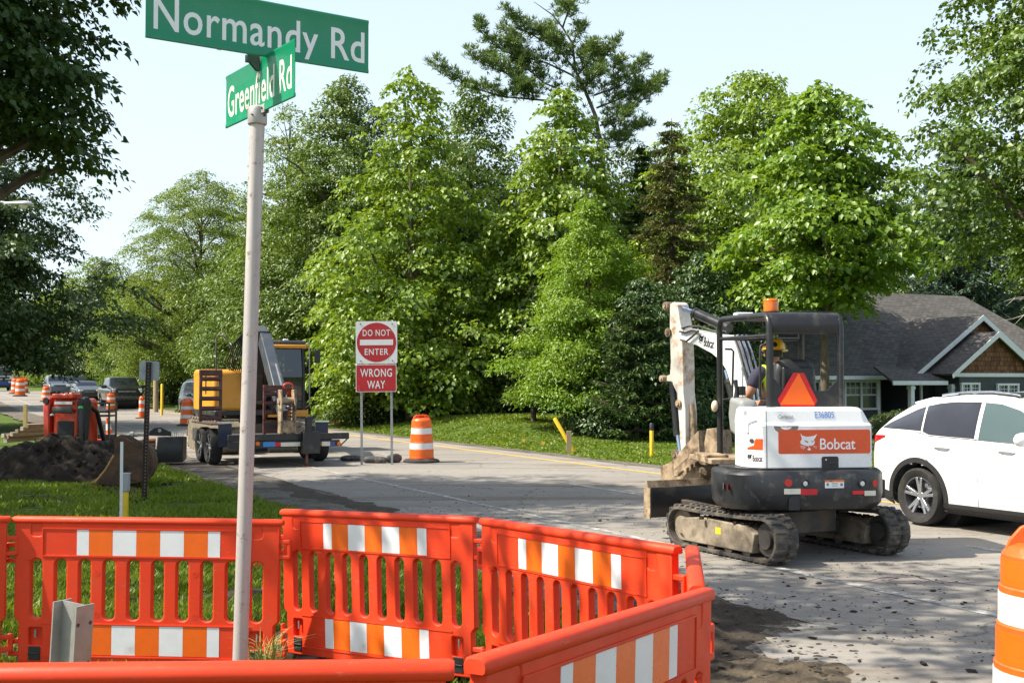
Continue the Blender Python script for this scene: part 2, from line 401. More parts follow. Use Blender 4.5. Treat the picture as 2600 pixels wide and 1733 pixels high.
def axis(lo, a, b, hi, step, grow=1.25):
    mid = list(np.arange(a, b, step)); out = []; s = step; x = a
    while x > lo: s *= grow; x -= s; out.append(max(x, lo))
    lo_l = out[::-1]; out = []; s = step; x = mid[-1]
    while x < hi: s *= grow; x += s; out.append(min(x, hi))
    return np.array(lo_l + mid + out)
def ground_z(X, Y):
    o = X * NN.x + Y * NN.y
    z = gz(X, Y) - 0.05 * ss(4.6, 5.2, o) * ss(15.6, 15.0, o)
    near = (np.abs(X) < 40) & (Y > -5) & (Y < 70)
    b = np.zeros_like(z); b[near] = fnoise(X[near], Y[near], 0.7, 3.1) * 0.05 + fnoise(X[near], Y[near], 2.3, 9.7) * 0.025
    lawn = ss(4.8, 4.2, o) + ss(15.4, 16.2, o)
    return z + b * lawn - 0.02
grid_sheet('ground', axis(-1500, -24, 18, 1500, 0.4), axis(-300, 0, 62, 2500, 0.4), ground_z, m_lawn, 'structure')

def strip(name, s_list, o0, o1, lift, mat, no=8, wob0=0.0, wob1=0.0, kind='structure', seed=1.0):
    S = np.array(s_list); v = []
    for i, s in enumerate(S):
        a = o0 + wob0 * (mnoise.noise((s * 0.6, seed, 0)) + 0.6 * mnoise.noise((s * 2.3, seed + 5, 0)))
        b = o1 + wob1 * (mnoise.noise((s * 0.6, seed + 9, 0)) + 0.6 * mnoise.noise((s * 2.3, seed + 14, 0)))
        for k in range(no + 1):
            o = a + (b - a) * k / no; x, y, _ = rd(s, o); v.append((x, y, gzf(x, y) + lift))
    n = no + 1; i = (np.arange(len(S) - 1)[:, None] * n + np.arange(no)[None]).ravel()
    f = np.stack([i, i + n, i + n + 1, i + 1], 1)
    me = fast_mesh(name, np.array(v), f); me.materials.append(mat); me.shade_smooth()
    o_ = bpy.data.objects.new(name, me); link(o_); o_['kind'] = kind; return o_
S_ALL = list(np.arange(-30, 60, 0.25)) + list(np.arange(60, 200, 2)) + list(np.arange(200, 900, 20))
strip('road_shoulder', S_ALL, 4.9, 6.7, 0.006, m_gravel, 8, 0.35, 0.0, seed=2.2)
strip('far_road_shoulder', S_ALL, 14.0, 14.85, 0.006, m_gravel, 4, 0.0, 0.22, seed=7.2)
strip('road', S_ALL, 6.35, 14.25, 0.012, m_asph, 16, 0.22, 0.10, seed=4.1)
m_linew, m_liney = paint_mat('white_road_paint', (0.58, 0.57, 0.54), 0.95), paint_mat('yellow_road_paint', (0.78, 0.42, 0.02), 0.1)
strip('edge_line', S_ALL, 7.75, 7.87, 0.0165, m_linew, 1)
strip('yellow_line', S_ALL, 13.42, 13.52, 0.0165, m_liney, 1)
sdash = MB()
for k, s0 in enumerate(np.arange(-12, 140, 9.3)):
    q = []
    for s in np.linspace(s0, s0 + 3.0, 7):
        for o in (10.70, 10.82):
            x, y, _ = rd(s, o); q.append((x, y, gzf(x, y) + 0.0165))
    sdash.add(q, [(2 * i, 2 * i + 2, 2 * i + 3, 2 * i + 1) for i in range(6)])
sdash.build('lane_dashes', m_linew, smooth=0)['kind'] = 'structure'
# survey marks sprayed on the road (faint pink loops)
m_spray = paint_mat('pink_survey_spray', (0.42, 0.30, 0.30), 0.5)
sp = MB()
def sprayed(pts, wd=0.025):
    pts = [gd(x, y) for x, y in pts]
    for a, b in zip(pts[:-1], pts[1:]):
        d = (b - a).normalized(); p = Vector((-d.y, d.x, 0)) * wd / 2
        sp.add([a - p + Vector((0, 0, .0172)), b - p + Vector((0, 0, .0172)), b + p + Vector((0, 0, .0172)), a + p + Vector((0, 0, .0172))], [(0, 1, 2, 3)])
sprayed([(1985, 1338), (2020, 1329), (2060, 1326), (2110, 1329), (2135, 1334), (2120, 1340), (2080, 1342), (2040, 1340), (2035, 1334), (2060, 1328)])
sprayed([(2110, 1329), (2170, 1342), (2185, 1347)]); sprayed([(2155, 1342), (2190, 1338), (2245, 1346)])
sp.build('survey_marks', m_spray, smooth=0)['kind'] = 'structure'

# mud spread over the road edge in the foreground, and along the shoulder
def mud_patch(name, outline, lift, mat, amp=0.05, seed=0.0, step=0.10):
    """irregular low mud sheet given by an outline on the ground"""
    P = [Vector((p[0], p[1], 0)) for p in outline]
    x0, x1 = min(p.x for p in P), max(p.x for p in P); y0, y1 = min(p.y for p in P), max(p.y for p in P)
    xs = np.arange(x0 - .3, x1 + .3, step); ys = np.arange(y0 - .3, y1 + .3, step)
    def dist(x, y):
        ins = False; dm = 9.0; n = len(P)
        for i in range(n):
            a, b = P[i], P[(i + 1) % n]
            if (a.y > y) != (b.y > y) and x < (b.x - a.x) * (y - a.y) / (b.y - a.y) + a.x: ins = not ins
            ab = b - a; t = max(0, min(1, ((x - a.x) * ab.x + (y - a.y) * ab.y) / max(ab.length_squared, 1e-9)))
            dm = min(dm, math.hypot(x - a.x - ab.x * t, y - a.y - ab.y * t))
        return dm if ins else -dm
    idx = {}; v = []; f = []
    for j, y in enumerate(ys):
        for i, x in enumerate(xs):
            d = dist(x, y) + 0.22 * mnoise.noise((x * 1.6, y * 1.6, seed)) + 0.08 * mnoise.noise((x * 6, y * 6, seed + 3))
            if d > -0.02:
                e = float(ss(0, 0.5, d))
                z = gzf(x, y) + lift - (0.02 if amp else 0) + (e if amp else 0) * (0.02 + amp * (0.5 + mnoise.noise((x * 3.1, y * 3.1, seed + 7)) * 0.6 + mnoise.noise((x * 9, y * 9, seed + 2)) * 0.45 + mnoise.noise((x * 24, y * 24, seed + 5)) * 0.28))
                idx[(i, j)] = len(v); v.append((x, y, z))
    for (i, j) in idx:
        q = [(i, j), (i + 1, j), (i + 1, j + 1), (i, j + 1)]
        if all(k in idx for k in q): f.append([idx[k] for k in q])
    me = bpy.data.meshes.new(name); me.from_pydata(v, [], f); me.materials.append(mat); me.shade_smooth()
    o = bpy.data.objects.new(name, me); link(o); o['kind'] = 'structure'; return o
def gds(l): return [gd(*p) for p in l]
mud_patch('road_apron', [(1.7, 10.6), (2.2, 9.5), (1.75, 8.4), (1.35, 7.4), (1.2, 6.2), (1.2, 5.0), (5, 4.6), (7, 6), (5.5, 8.6), (3.2, 11)], 0.0105, m_asph, 0.0, 21.0, 0.12)
mud_patch('mud_patch', [(0.3, 8.3), (0.55, 9.6), (1.2, 10.9), (1.85, 10.55), (2.1, 9.9), (2.35, 9.45), (2.0, 8.7), (1.75, 8.1), (1.35, 7.2), (1.2, 6.2), (0.5, 6.2)], 0.016, m_mud, 0.075, 1.0, 0.045)
mud_patch('dry_mud_patch', [(1.0, 7.9), (1.7, 8.3), (2.3, 8.0), (2.3, 7.2), (1.8, 6.0), (1.1, 6.0)], 0.017, m_mudlight, 0.08, 4.0, 0.045)
mud_patch('shoulder_mud', gds([(600, 1105), (690, 1108), (760, 1130), (860, 1150), (960, 1172), (1010, 1200), (900, 1190), (760, 1165), (650, 1140)]), 0.014, m_crumb, 0.03, 6.0, 0.15)
mud_patch('bare_soil', gds([(20, 1130), (170, 1140), (240, 1155), (250, 1165), (120, 1160), (10, 1150)]), 0.0, m_mud, 0.08, 8.0, 0.12)
mud_patch('trench_soil', [(-3.6, 8.6), (-2.2, 8.9), (-1.2, 8.7), (0.0, 7.9), (0.5, 7.2), (0.5, 6.4), (-0.9, 7.3), (-2.2, 8.0), (-3.6, 7.8)], 0.0, m_mud, 0.16, 11.0, 0.10)
mud_patch('soil_scrapes', [(-3.8, 10.2), (-2.7, 10.7), (-2.0, 11.3), (-1.5, 10.7), (-2.4, 10.0), (-3.4, 9.8)], 0.0, m_mud, 0.08, 15.0, 0.10)

def dotmat(name, col, dot, x0, pitch, r, metal=0.3, rough=0.5):
    """steel with a row of punched holes down its face"""
    m, n, out = newmat(name); tc = n.nodes.new('ShaderNodeTexCoord'); sp_ = n.nodes.new('ShaderNodeSeparateXYZ'); n.links.new(tc.outputs['Object'], sp_.inputs[0])
    def mth(op, a, b=None):
        x = n.nodes.new('ShaderNodeMath'); x.operation = op
        for i, v in enumerate((a, b)):
            if v is None: continue
            if isinstance(v, (int, float)): x.inputs[i].default_value = v
            else: n.links.new(v, x.inputs[i])
        return x.outputs[0]
    dz = mth('MULTIPLY', mth('SUBTRACT', mth('FRACT', mth('DIVIDE', sp_.outputs['Z'], pitch)), .5), pitch); dx = mth('SUBTRACT', sp_.outputs['X'], x0)
    d = mth('SQRT', mth('ADD', mth('MULTIPLY', dz, dz), mth('MULTIPLY', dx, dx))); k = mth('LESS_THAN', d, r)
    f = nz(n, coords(n), 9, 6); c = mix(n, ramp(n, f, .3, .7), tuple(x * .8 for x in col), tuple(x * 1.15 for x in col))
    bsdf(n, out, mix(n, k, c, dot), rough, metal, .4); return m
# ------------------------------------------------------------ foliage
def unit(a): return a / np.maximum(np.linalg.norm(a, axis=1, keepdims=True), 1e-9)
def leaf_mesh(name, P, N, D, L, asp, fold, curl, var, mats):
    N = unit(N); D = unit(D - N * (D * N).sum(1, keepdims=True)); S = np.cross(N, D); L = L[:, None]
    v0 = P; v2 = P + D * L - N * (curl * L); v1 = P + D * (0.4 * L) + S * (asp * 0.5 * L) + N * (fold * L); v3 = P + D * (0.4 * L) - S * (asp * 0.5 * L) + N * (fold * L)
    v = np.stack([v0, v1, v2, v3], 1).reshape(-1, 3); n = len(P); b = np.arange(n)[:, None] * 4
    f = np.stack([b + np.array([[0, 1, 2]]), b + np.array([[0, 2, 3]])], 1).reshape(-1, 3)
    me = fast_mesh(name, v, f, np.repeat(var, 4))
    for m in (mats if isinstance(mats, (list, tuple)) else [mats]): me.materials.append(m)
    return me
DENS = [1.55, 1.35, 0.92, 1.10]
def tree_meshes(seed, h, cb, R_, prof, ncl=300, cr=0.9, lpc=60, ls=0.2, asp=0.75, fold=0.1, curl=0.12, flat=0.55, droop=0.25, up=0.7, outw=0.55, rndn=0.5,
                outer=0.4, lump=0.30, mat=None, bark=None, trunk_r=0.2, nlimb=26, lean=(0, 0), hang=0.35, inner=0.12, limb_r=0.07, trunk_top=0.8, shrink_top=0.5, fill=9.0):
    rng = np.random.default_rng(seed); ncl = int(ncl * DENS[0]); lpc = int(lpc * DENS[1]); ls = ls * DENS[2]; R_ = R_ * DENS[3]
    sil = 2 * R_ * np.mean(np.interp(np.linspace(0, 1, 50), [p[0] for p in prof], [p[1] for p in prof])) * (h - cb); need = fill * sil / (ncl * lpc * ls * ls * asp * 0.5)
    if need > 1:      # keep big crowns as closed as small ones
        g = min(need, 5.0); k_ = min(g ** 0.2, 1.10); ls *= k_; g = g / k_ ** 2; lpc = int(lpc * g ** 0.5); ncl = int(ncl * g ** 0.5)
    T = np.array([p[0] for p in prof]); RR = np.array([p[1] for p in prof])
    tt = np.linspace(0, 1, 400); rr = np.interp(tt, T, RR); wgt = rr + 0.15 * rr.max(); cdf = np.cumsum(wgt) / wgt.sum()
    t = np.interp(rng.random(ncl), cdf, tt); th = rng.random(ncl) * 2 * np.pi
    a1, a2, a3 = rng.random(3) * 6.28
    lum = 1 + lump * (0.6 * np.sin(3 * th + a1 + 5 * t) + 0.5 * np.sin(5 * th + a2 - 9 * t) + 0.5 * np.sin(2 * th + a3 + 14 * t))
    rad = np.interp(t, T, RR) * R_ * lum
    rho = rng.random(ncl) ** outer; inn = rng.random(ncl) < inner; rho[inn] *= 0.6
    cx = rho * rad * np.cos(th); cy = rho * rad * np.sin(th); cz = cb + t * (h - cb)
    cz = cz - droop * 0.35 * (rho * rad) * (1 - t)
    cx += lean[0] * t; cy += lean[1] * t
    C_ = np.stack([cx, cy, cz], 1)
    crs = cr * (0.6 + 0.75 * rng.random(ncl)) * (1 - shrink_top * t)
    n = (lpc * (crs / cr) ** 2 * (0.7 + 0.6 * rng.random(ncl))).astype(int) + 3
    ci = np.repeat(np.arange(ncl), n); N_ = len(ci)
    d = rng.normal(size=(N_, 3)); d = unit(d); d[:, 2] = np.where(d[:, 2] < -0.25, -d[:, 2] * 0.6, d[:, 2])
    rr_ = rng.random(N_) ** 0.45
    offs = d * (rr_ * crs[ci])[:, None]; offs[:, 2] *= flat
    outd = np.stack([np.cos(th), np.sin(th), np.zeros(ncl)], 1)[ci]
    rad_off = (offs * outd).sum(1)
    offs[:, 2] -= droop * np.maximum(rad_off, -0.1) * 0.9 + droop * 0.4 * (np.linalg.norm(offs[:, :2], axis=1)) ** 2 / np.maximum(crs[ci], 0.2)
    P = C_[ci] + offs; P[:, 2] = np.maximum(P[:, 2], 0.08)
    Nn = np.array([0, 0, up]) + outd * outw * 0.6 + d * np.array([outw, outw, 0.3]) + rng.normal(size=(N_, 3)) * rndn
    D = d * np.array([1, 1, 0.3]) + outd * 0.4 - np.array([0, 0, hang]) + rng.normal(size=(N_, 3)) * 0.35
    L = ls * (0.6 + 0.7 * rng.random(N_))
    var = np.clip(0.5 + 0.25 * rng.normal(size=N_) + 0.22 * rng.normal(size=ncl)[ci], 0, 1)
    crown = leaf_mesh('crown', P, Nn, D, L, asp, fold, curl, var, mat)
    mb = MB(); top = cb + (h - cb) * trunk_top
    pts = []; rads = []
    for k in range(9):
        q = k / 8; z = top * q; qq = max(0, (z - cb) / (h - cb))
        pts.append((lean[0] * qq + 0.12 * trunk_r * 6 * mnoise.noise((z * 0.25, seed, 0)), lean[1] * qq + 0.12 * trunk_r * 6 * mnoise.noise((z * 0.25, seed, 5)), z))
        rads.append(trunk_r * (1.25 if k == 0 else 1 - 0.86 * q))
    mb.tube(pts, rads, 10)
    order = rng.permutation(ncl)[:nlimb]
    for i in order:
        c = C_[i]; hz = math.hypot(c[0], c[1]); z0 = min(max(c[2] - hz * (0.55 + 0.5 * rng.random()), cb * 0.45), top * 0.97)
        q = z0 / top; b0 = Vector((np.interp(z0, [p[2] for p in pts], [p[0] for p in pts]), np.interp(z0, [p[2] for p in pts], [p[1] for p in pts]), z0))
        e = Vector(c); r0 = min(trunk_r * (1 - 0.8 * q) * 0.7, limb_r * (0.6 + hz / max(R_, 0.1)))
        mid = b0.lerp(e, 0.5) + Vector((rng.normal() * 0.1 * hz, rng.normal() * 0.1 * hz, 0.12 * hz))
        q1 = b0.lerp(mid, 0.55) + Vector((0, 0, 0.05 * hz)); q2 = mid.lerp(e, 0.55) + Vector((0, 0, 0.05 * hz))
        mb.tube([b0, q1, mid, q2, e], [r0, r0 * 0.8, r0 * 0.6, r0 * 0.4, r0 * 0.15], 5, False)
    return crown, mb, bark
def make_tree(name, label, loc, group=None, cat='tree', rz=0.0, **kw):
    kw.setdefault('bark', m_bark); kw.setdefault('mat', lf_mid)
    crown, mb, bark = tree_meshes(**kw)
    t = thing(name, label, cat, loc, rz, group)
    link(bpy.data.objects.new('crown', crown), t)
    mb.build('trunk', bark, t, smooth=60)
    return t
lf_catalpa = leafmat('catalpa_leaf', (0.11, 0.205, 0.013), (0.235, 0.335, 0.024), 0.42, 0.10)
lf_catalpa2 = leafmat('bright_catalpa_leaf', (0.115, 0.225, 0.013), (0.215, 0.335, 0.024), 0.45, 0.10)
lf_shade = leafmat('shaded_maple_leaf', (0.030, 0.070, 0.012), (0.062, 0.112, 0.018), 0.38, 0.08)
lf_mid = leafmat('mid_green_leaf', (0.07, 0.135, 0.016), (0.145, 0.215, 0.026), 0.38, 0.09)
lf_dark = leafmat('dark_leaf', (0.03, 0.062, 0.013), (0.066, 0.108, 0.02), 0.28, 0.10)
lf_locust = leafmat('locust_leaf', (0.105, 0.18, 0.016), (0.19, 0.26, 0.028), 0.45, 0.06)
lf_bright = leafmat('fresh_leaf', (0.13, 0.25, 0.013), (0.22, 0.34, 0.022), 0.45, 0.07)
lf_gloss = leafmat('glossy_leaf', (0.032, 0.078, 0.02), (0.075, 0.13, 0.035), 0.25, 0.10, 0.42)
lf_maple = leafmat('maple_leaf', (0.06, 0.125, 0.013), (0.12, 0.19, 0.02), 0.34, 0.10)
lf_spruce = leafmat('spruce_needle', (0.04, 0.085, 0.025), (0.09, 0.14, 0.035), 0.15, 0.05)
lf_brown = leafmat('browned_needle', (0.060, 0.105, 0.026), (0.150, 0.140, 0.045), 0.2, 0.04)
lf_blue = leafmat('blue_spruce_needle', (0.065, 0.12, 0.08), (0.13, 0.19, 0.13), 0.15, 0.06)
lf_pine = leafmat('pine_needle', (0.085, 0.15, 0.035), (0.16, 0.23, 0.055), 0.25, 0.06)
lf_grass = leafmat('grass_blade', (0.09, 0.17, 0.012), (0.24, 0.31, 0.035), 0.40, 0.05)

def YA(xd, Y, w_d=100, side=16.0):
    """distance at which a tree seen at this bearing clears the road"""
    c = (xd * K - CX) / F * NN.x + NN.y; return max(Y, side / max(c - 0.5 * w_d * K / F, 0.02))
def place(xd, Y, dz=0.0):
    x = (xd * K - CX) / F * Y; return Vector((x, Y, gzf(x, Y) - 0.05 + dz))
def top_h(yd, Y): return at(CX, yd * K, Y).z
def wid(d, Y): return d * K / F * Y
P_CONE = [(0, .82), (.12, 1), (.35, .92), (.6, .66), (.8, .42), (.93, .2), (1, .05)]
P_ROUND = [(0, .55), (.15, .85), (.4, 1), (.65, .9), (.85, .6), (1, .12)]
P_DOME = [(0, .8), (.2, 1), (.45, .98), (.7, .78), (.88, .45), (1, .1)]
P_SPREAD = [(0, .5), (.2, .8), (.5, 1), (.75, .9), (.9, .6), (1, .2)]
P_SHRUB = [(0, .9), (.25, 1), (.6, .85), (.85, .5), (1, .12)]

# large-leaved trees across the road
Yt = YA(945, 40, 235); p = place(945, Yt)
make_tree('catalpa_tree', 'tall pyramidal catalpa with pale drooping leaves behind the red wrong way sign', p, 'catalpa trees across the road', seed=11, h=top_h(160, Yt) - p.z, cb=0.9, R_=wid(235, Yt),
          prof=[(0, .62), (.12, .9), (.28, 1), (.42, .9), (.55, .68), (.7, .5), (.85, .33), (.95, .2), (1, .06)], ncl=430, cr=0.85, lpc=58, ls=0.225, mat=lf_catalpa, droop=0.5, hang=0.7, flat=0.42, trunk_r=0.22, lump=0.2)
Yt = YA(1290, 47, 172); p = place(1290, Yt)
make_tree('catalpa_tree', 'catalpa with hanging seed pods below the tall pine', p, 'catalpa trees across the road', seed=23, h=top_h(205, Yt) - p.z, cb=3.5, R_=wid(192, Yt), prof=P_CONE, ncl=360, cr=0.85, lpc=60, ls=0.225, mat=lf_catalpa, droop=0.5, hang=0.75, flat=0.45, trunk_r=0.25)
Yt = YA(1775, 52, 235); p = place(1735, Yt)
make_tree('catalpa_tree', 'broad domed catalpa rising behind the brighter catalpa', p, 'catalpa trees across the road', seed=31, h=top_h(168, Yt) - p.z, cb=top_h(690, Yt) - p.z, R_=wid(240, Yt), prof=P_DOME, ncl=680, cr=0.95, lpc=60, ls=0.225, mat=lf_catalpa, droop=0.45, hang=0.7, flat=0.45, trunk_r=0.3)
Yt = YA(1905, 37, 232); p = place(1892, Yt)
make_tree('catalpa_tree', 'bright yellow green catalpa in open tiers above the dark house roof', p, 'catalpa trees across the road', seed=47, h=top_h(195, Yt) - p.z, cb=top_h(690, Yt) - p.z, R_=wid(212, Yt),
          prof=[(0, .35), (.1, .62), (.22, .95), (.28, 1), (.38, .92), (.5, .62), (.62, .7), (.78, .55), (.9, .33), (1, .08)], ncl=270, cr=0.8, lpc=62, ls=0.225, mat=lf_catalpa2, droop=0.4, hang=0.55, flat=0.36, trunk_r=0.17, nlimb=44, limb_r=0.075, inner=0.08, outer=0.55, lump=0.3)
# shrubs and small trees on the lawn edge
Yt = YA(1352, 38, 150); p = place(1352, Yt)
make_tree('bushy_tree', 'light green feathery small tree between the catalpas and the leaning yellow post', p, seed=52, h=top_h(468, Yt) - p.z, cb=0.8, R_=wid(150, Yt), prof=P_CONE, ncl=330, cr=0.62, lpc=130, ls=0.13, asp=0.5, mat=lf_bright, droop=0.15, flat=0.7, trunk_r=0.12, hang=0.1, up=0.5)
Yt = YA(1478, 37, 125); p = place(1478, Yt)
make_tree('dark_shrub', 'dark glossy tangled shrub beside the light feathery tree', p, seed=58, cat='shrub', h=top_h(640, Yt) - p.z, cb=0.15, R_=wid(125, Yt), prof=P_SHRUB, ncl=300, cr=0.55, lpc=110, ls=0.13, asp=0.6, mat=lf_gloss, droop=0.3, flat=0.7, trunk_r=0.1, hang=0.3)
Yt = YA(1610, 40, 118); p = place(1610, Yt)
make_tree('dark_shrub', 'dark glossy climbing shrub under the browned spruce', p, seed=59, cat='shrub', h=top_h(590, Yt) - p.z, cb=0.2, R_=wid(118, Yt), prof=P_SHRUB, ncl=300, cr=0.6, lpc=110, ls=0.14, asp=0.6, mat=lf_gloss, droop=0.3, flat=0.7, trunk_r=0.1, hang=0.3)
Yt = YA(1680, 43, 120); p = place(1680, Yt)
make_tree('dark_shrub', 'dark leafy shrub behind the white digger arm', p, seed=60, cat='shrub', h=top_h(700, Yt) - p.z, cb=0.2, R_=wid(120, Yt), prof=P_SHRUB, ncl=220, cr=0.7, lpc=100, ls=0.17, asp=0.6, mat=lf_dark, droop=0.3, flat=0.7, trunk_r=0.1)

def spruce(name, label, p, seed, h, r, mat, z0=0.3, tiers=26, per=9, needle=0.16, dens=1.0, group=None, droop=0.35, prof=1.0, gap=0.0, var_b=0.0):
    rng = np.random.default_rng(seed); t = thing(name, label, 'tree', p, 0, group); mb = MB()
    mb.tube([(0, 0, 0), (0, 0, h * .5), (0, 0, h)], [0.022 * h, 0.013 * h, 0.01], 8)
    P, N, D, L, V = [], [], [], [], []
    for i in range(tiers):
        q = (i + rng.random() * .7) / tiers; z = z0 + (h - z0) * q ** 0.92
        rr = r * (1 - q) ** prof + 0.05
        for k in range(per):
            if rng.random() < gap: continue
            th = rng.random() * 6.283; ln = rr * (0.65 + 0.45 * rng.random()); dx, dy = math.cos(th), math.sin(th); cv = rng.normal() * .2
            pts = []
            for j in range(6):
                u = j / 5; pts.append(Vector((dx * ln * u, dy * ln * u, z - droop * ln * u + 0.22 * ln * u * u * u)))
            mb.tube([pts[0], pts[3], pts[5]], [0.03 * (1 - q) + .008, .015 * (1 - q) + .006, .004], 4, False)
            m = int(max(8, ln * 62 * dens)); u = rng.random(m) ** 0.75; base = np.stack([np.interp(u, np.linspace(0, 1, 6), [q_[a] for q_ in pts]) for a in range(3)], 1)
            side = rng.choice([-1, 1], m); wdt = (0.26 * ln * (1 - u * 0.7) + .05) * rng.random(m)
            base += np.stack([-dy * side * wdt, dx * side * wdt, -0.35 * wdt - 0.05 * rng.random(m)], 1)
            P.append(base); D.append(np.stack([dx * .7 - dy * side * .8, dy * .7 + dx * side * .8, np.full(m, -0.5)], 1) + rng.normal(size=(m, 3)) * .35)
            N.append(np.array([0, 0, 1.0]) + rng.normal(size=(m, 3)) * .5); L.append(needle * (0.6 + .8 * rng.random(m))); V.append(np.clip(.5 + cv + var_b + rng.normal(size=m) * .2, 0, 1))
    c = leaf_mesh('crown', np.concatenate(P), np.concatenate(N), np.concatenate(D), np.concatenate(L), 0.36, 0.08, 0.1, np.concatenate(V), mat)
    link(bpy.data.objects.new('crown', c), t); mb.build('trunk', m_bark, t, smooth=60); return t
Yt = YA(1545, 43, 135); p = place(1545, Yt)
spruce('spruce_tree', 'thin spruce with browned dying boughs above the dark shrubs', p, 71, top_h(272, Yt) - p.z, wid(135, Yt), lf_brown, 3.2, 30, 9, 0.18, 0.9, droop=0.45, prof=0.6, gap=0.15)
Yt = YA(1370, 50, 105); p = place(1370, Yt)
spruce('spruce_tree', 'narrow blue green spruce with a bare leader behind the feathery tree', p, 72, top_h(335, Yt) - p.z, wid(105, Yt), lf_blue, 1.0, 44, 10, 0.17, 1.3, droop=0.1, prof=0.9)
Yt = YA(1475, 58, 120); p = place(1475, Yt)
spruce('spruce_tree', 'dark pointed spruce top left of the browned spruce', p, 73, top_h(330, Yt) - p.z, wid(120, Yt), lf_spruce, 1.0, 44, 10, 0.2, 1.3, droop=0.3, prof=0.8)
Yt = YA(1225, 39, 75); p = place(1225, Yt + 1.5)
spruce('spruce_tree', 'young sparse spruce on the lawn edge left of the leaning post', p, 74, top_h(640, Yt) - p.z, wid(75, Yt), lf_spruce, 0.6, 20, 7, 0.15, 1.0, droop=0.2, prof=0.7, gap=0.2)
Yt = YA(1462, 35.5, 120); p = place(1462, Yt)
spruce('spruce_tree', 'low dark spruce with boughs sweeping onto the far lawn', p, 75, 4.2, wid(120, Yt), lf_spruce, 0.25, 16, 11, 0.16, 1.2, droop=0.12, prof=0.45)
Yt = YA(2210, 66, 150); p = place(2210, Yt)
spruce('spruce_tree', 'distant blue grey conifer top beside the maple on the right', p, 76, top_h(285, Yt) - p.z, wid(150, Yt), lf_blue, 2.0, 30, 11, 0.3, 1.1, droop=-0.15, prof=0.6)

# tall pine with swept plumes
def pine():
    Y = 58.0; p = place(1320, Y); t = thing('pine_tree', 'very tall open pine with upswept plumes rising above the catalpas', 'tree', p); rng = np.random.default_rng(5); mb = MB()
    def q(cx, cy, dy=0): return at(1100 + .319 * cx, .319 * cy, Y + dy) - p
    trunk = [Vector((0, 0, 0)), q(1380, 1700), q(1340, 1200), q(1290, 920), q(1200, 700), q(1130, 560), q(1110, 350), q(1030, 220), q(950, 120), q(800, 15)]
    mb.tube(trunk, [.24, .17, .12, .095, .08, .065, .055, .045, .035, .012], 8)
    br = [[(1030, 220), (1070, 100), (1030, 30)], [(1065, 130), (1100, 60)], [(1110, 350), (1150, 260), (1195, 200)], [(1120, 420), (900, 340), (700, 230), (640, 150), (575, 90)], [(900, 340), (830, 220)],
          [(1110, 600), (900, 500), (620, 430), (450, 340), (380, 250), (335, 180)], [(700, 450), (600, 320), (560, 220)], [(700, 450), (640, 300)], [(1070, 740), (880, 660), (720, 520), (600, 460)], [(720, 520), (690, 640), (680, 740)],
          [(700, 640), (530, 560), (400, 510), (285, 420)], [(560, 570), (470, 470), (450, 430)], [(900, 800), (560, 770), (280, 690), (130, 610), (0, 500)], [(1200, 600), (1330, 500), (1400, 400), (1465, 335)], [(1330, 500), (1270, 370)],
          [(1280, 760), (1500, 680), (1600, 600), (1695, 470)], [(1480, 690), (1470, 560), (1470, 470)], [(1300, 860), (1480, 790), (1640, 720), (1650, 660)], [(1340, 980), (1480, 890), (1640, 810), (1780, 720), (1835, 620)], [(1690, 790), (1720, 680)],
          [(1330, 1120), (1500, 1080), (1620, 1020), (1695, 990)], [(1330, 1000), (1480, 960), (1580, 900)], [(1330, 1180), (1450, 1170), (1560, 1110)], [(1130, 560), (1000, 400), (960, 280)], [(1150, 600), (1250, 480), (1220, 400)], [(1120, 450), (1000, 380), (880, 260)],
          [(760, 760), (680, 650), (620, 560)], [(800, 780), (760, 660)], [(1200, 700), (1300, 600), (1340, 560)], [(1250, 800), (1150, 640)], [(1300, 1100), (1200, 1000)]]
    P, N, D, L, V = [], [], [], [], []
    for b in br:
        dy = rng.normal() * 1.2; pts = [q(c[0], c[1], dy * i / (len(b) - 1)) for i, c in enumerate(b)]
        mb.tube(pts, [0.055 * (1 - .8 * i / (len(pts) - 1)) for i in range(len(pts))], 5, False)
        ln = sum((pts[i + 1] - pts[i]).length for i in range(len(pts) - 1)); cum = [0]
        for i in range(len(pts) - 1): cum.append(cum[-1] + (pts[i + 1] - pts[i]).length)
        for k in range(int(ln * 30)):
            u = ln * (0.06 + 0.94 * rng.random() ** 0.8); c = np.array([np.interp(u, cum, [w_[a] for w_ in pts]) for a in range(3)])
            sp = 0.36 * (1 - 0.6 * u / ln) + .08
            c = c + np.array([rng.normal() * sp * .8, rng.normal() * sp, abs(rng.normal()) * sp * 0.9 - .08]); m = 16
            d = rng.normal(size=(m, 3)) * .70 + np.array([0, 0, 1.05]); P.append(np.repeat(c[None], m, 0) + d * .02); D.append(d); N.append(rng.normal(size=(m, 3))); L.append(.20 + .16 * rng.random(m)); V.append(np.clip(.5 + rng.normal() * .2 + rng.normal(size=m) * .2, 0, 1))
    c = leaf_mesh('crown', np.concatenate(P), np.concatenate(N), np.concatenate(D), np.concatenate(L), 0.16, 0, 0.05, np.concatenate(V), lf_pine)
    link(bpy.data.objects.new('crown', c), t); mb.build('trunk', m_bark, t, smooth=60)
pine()

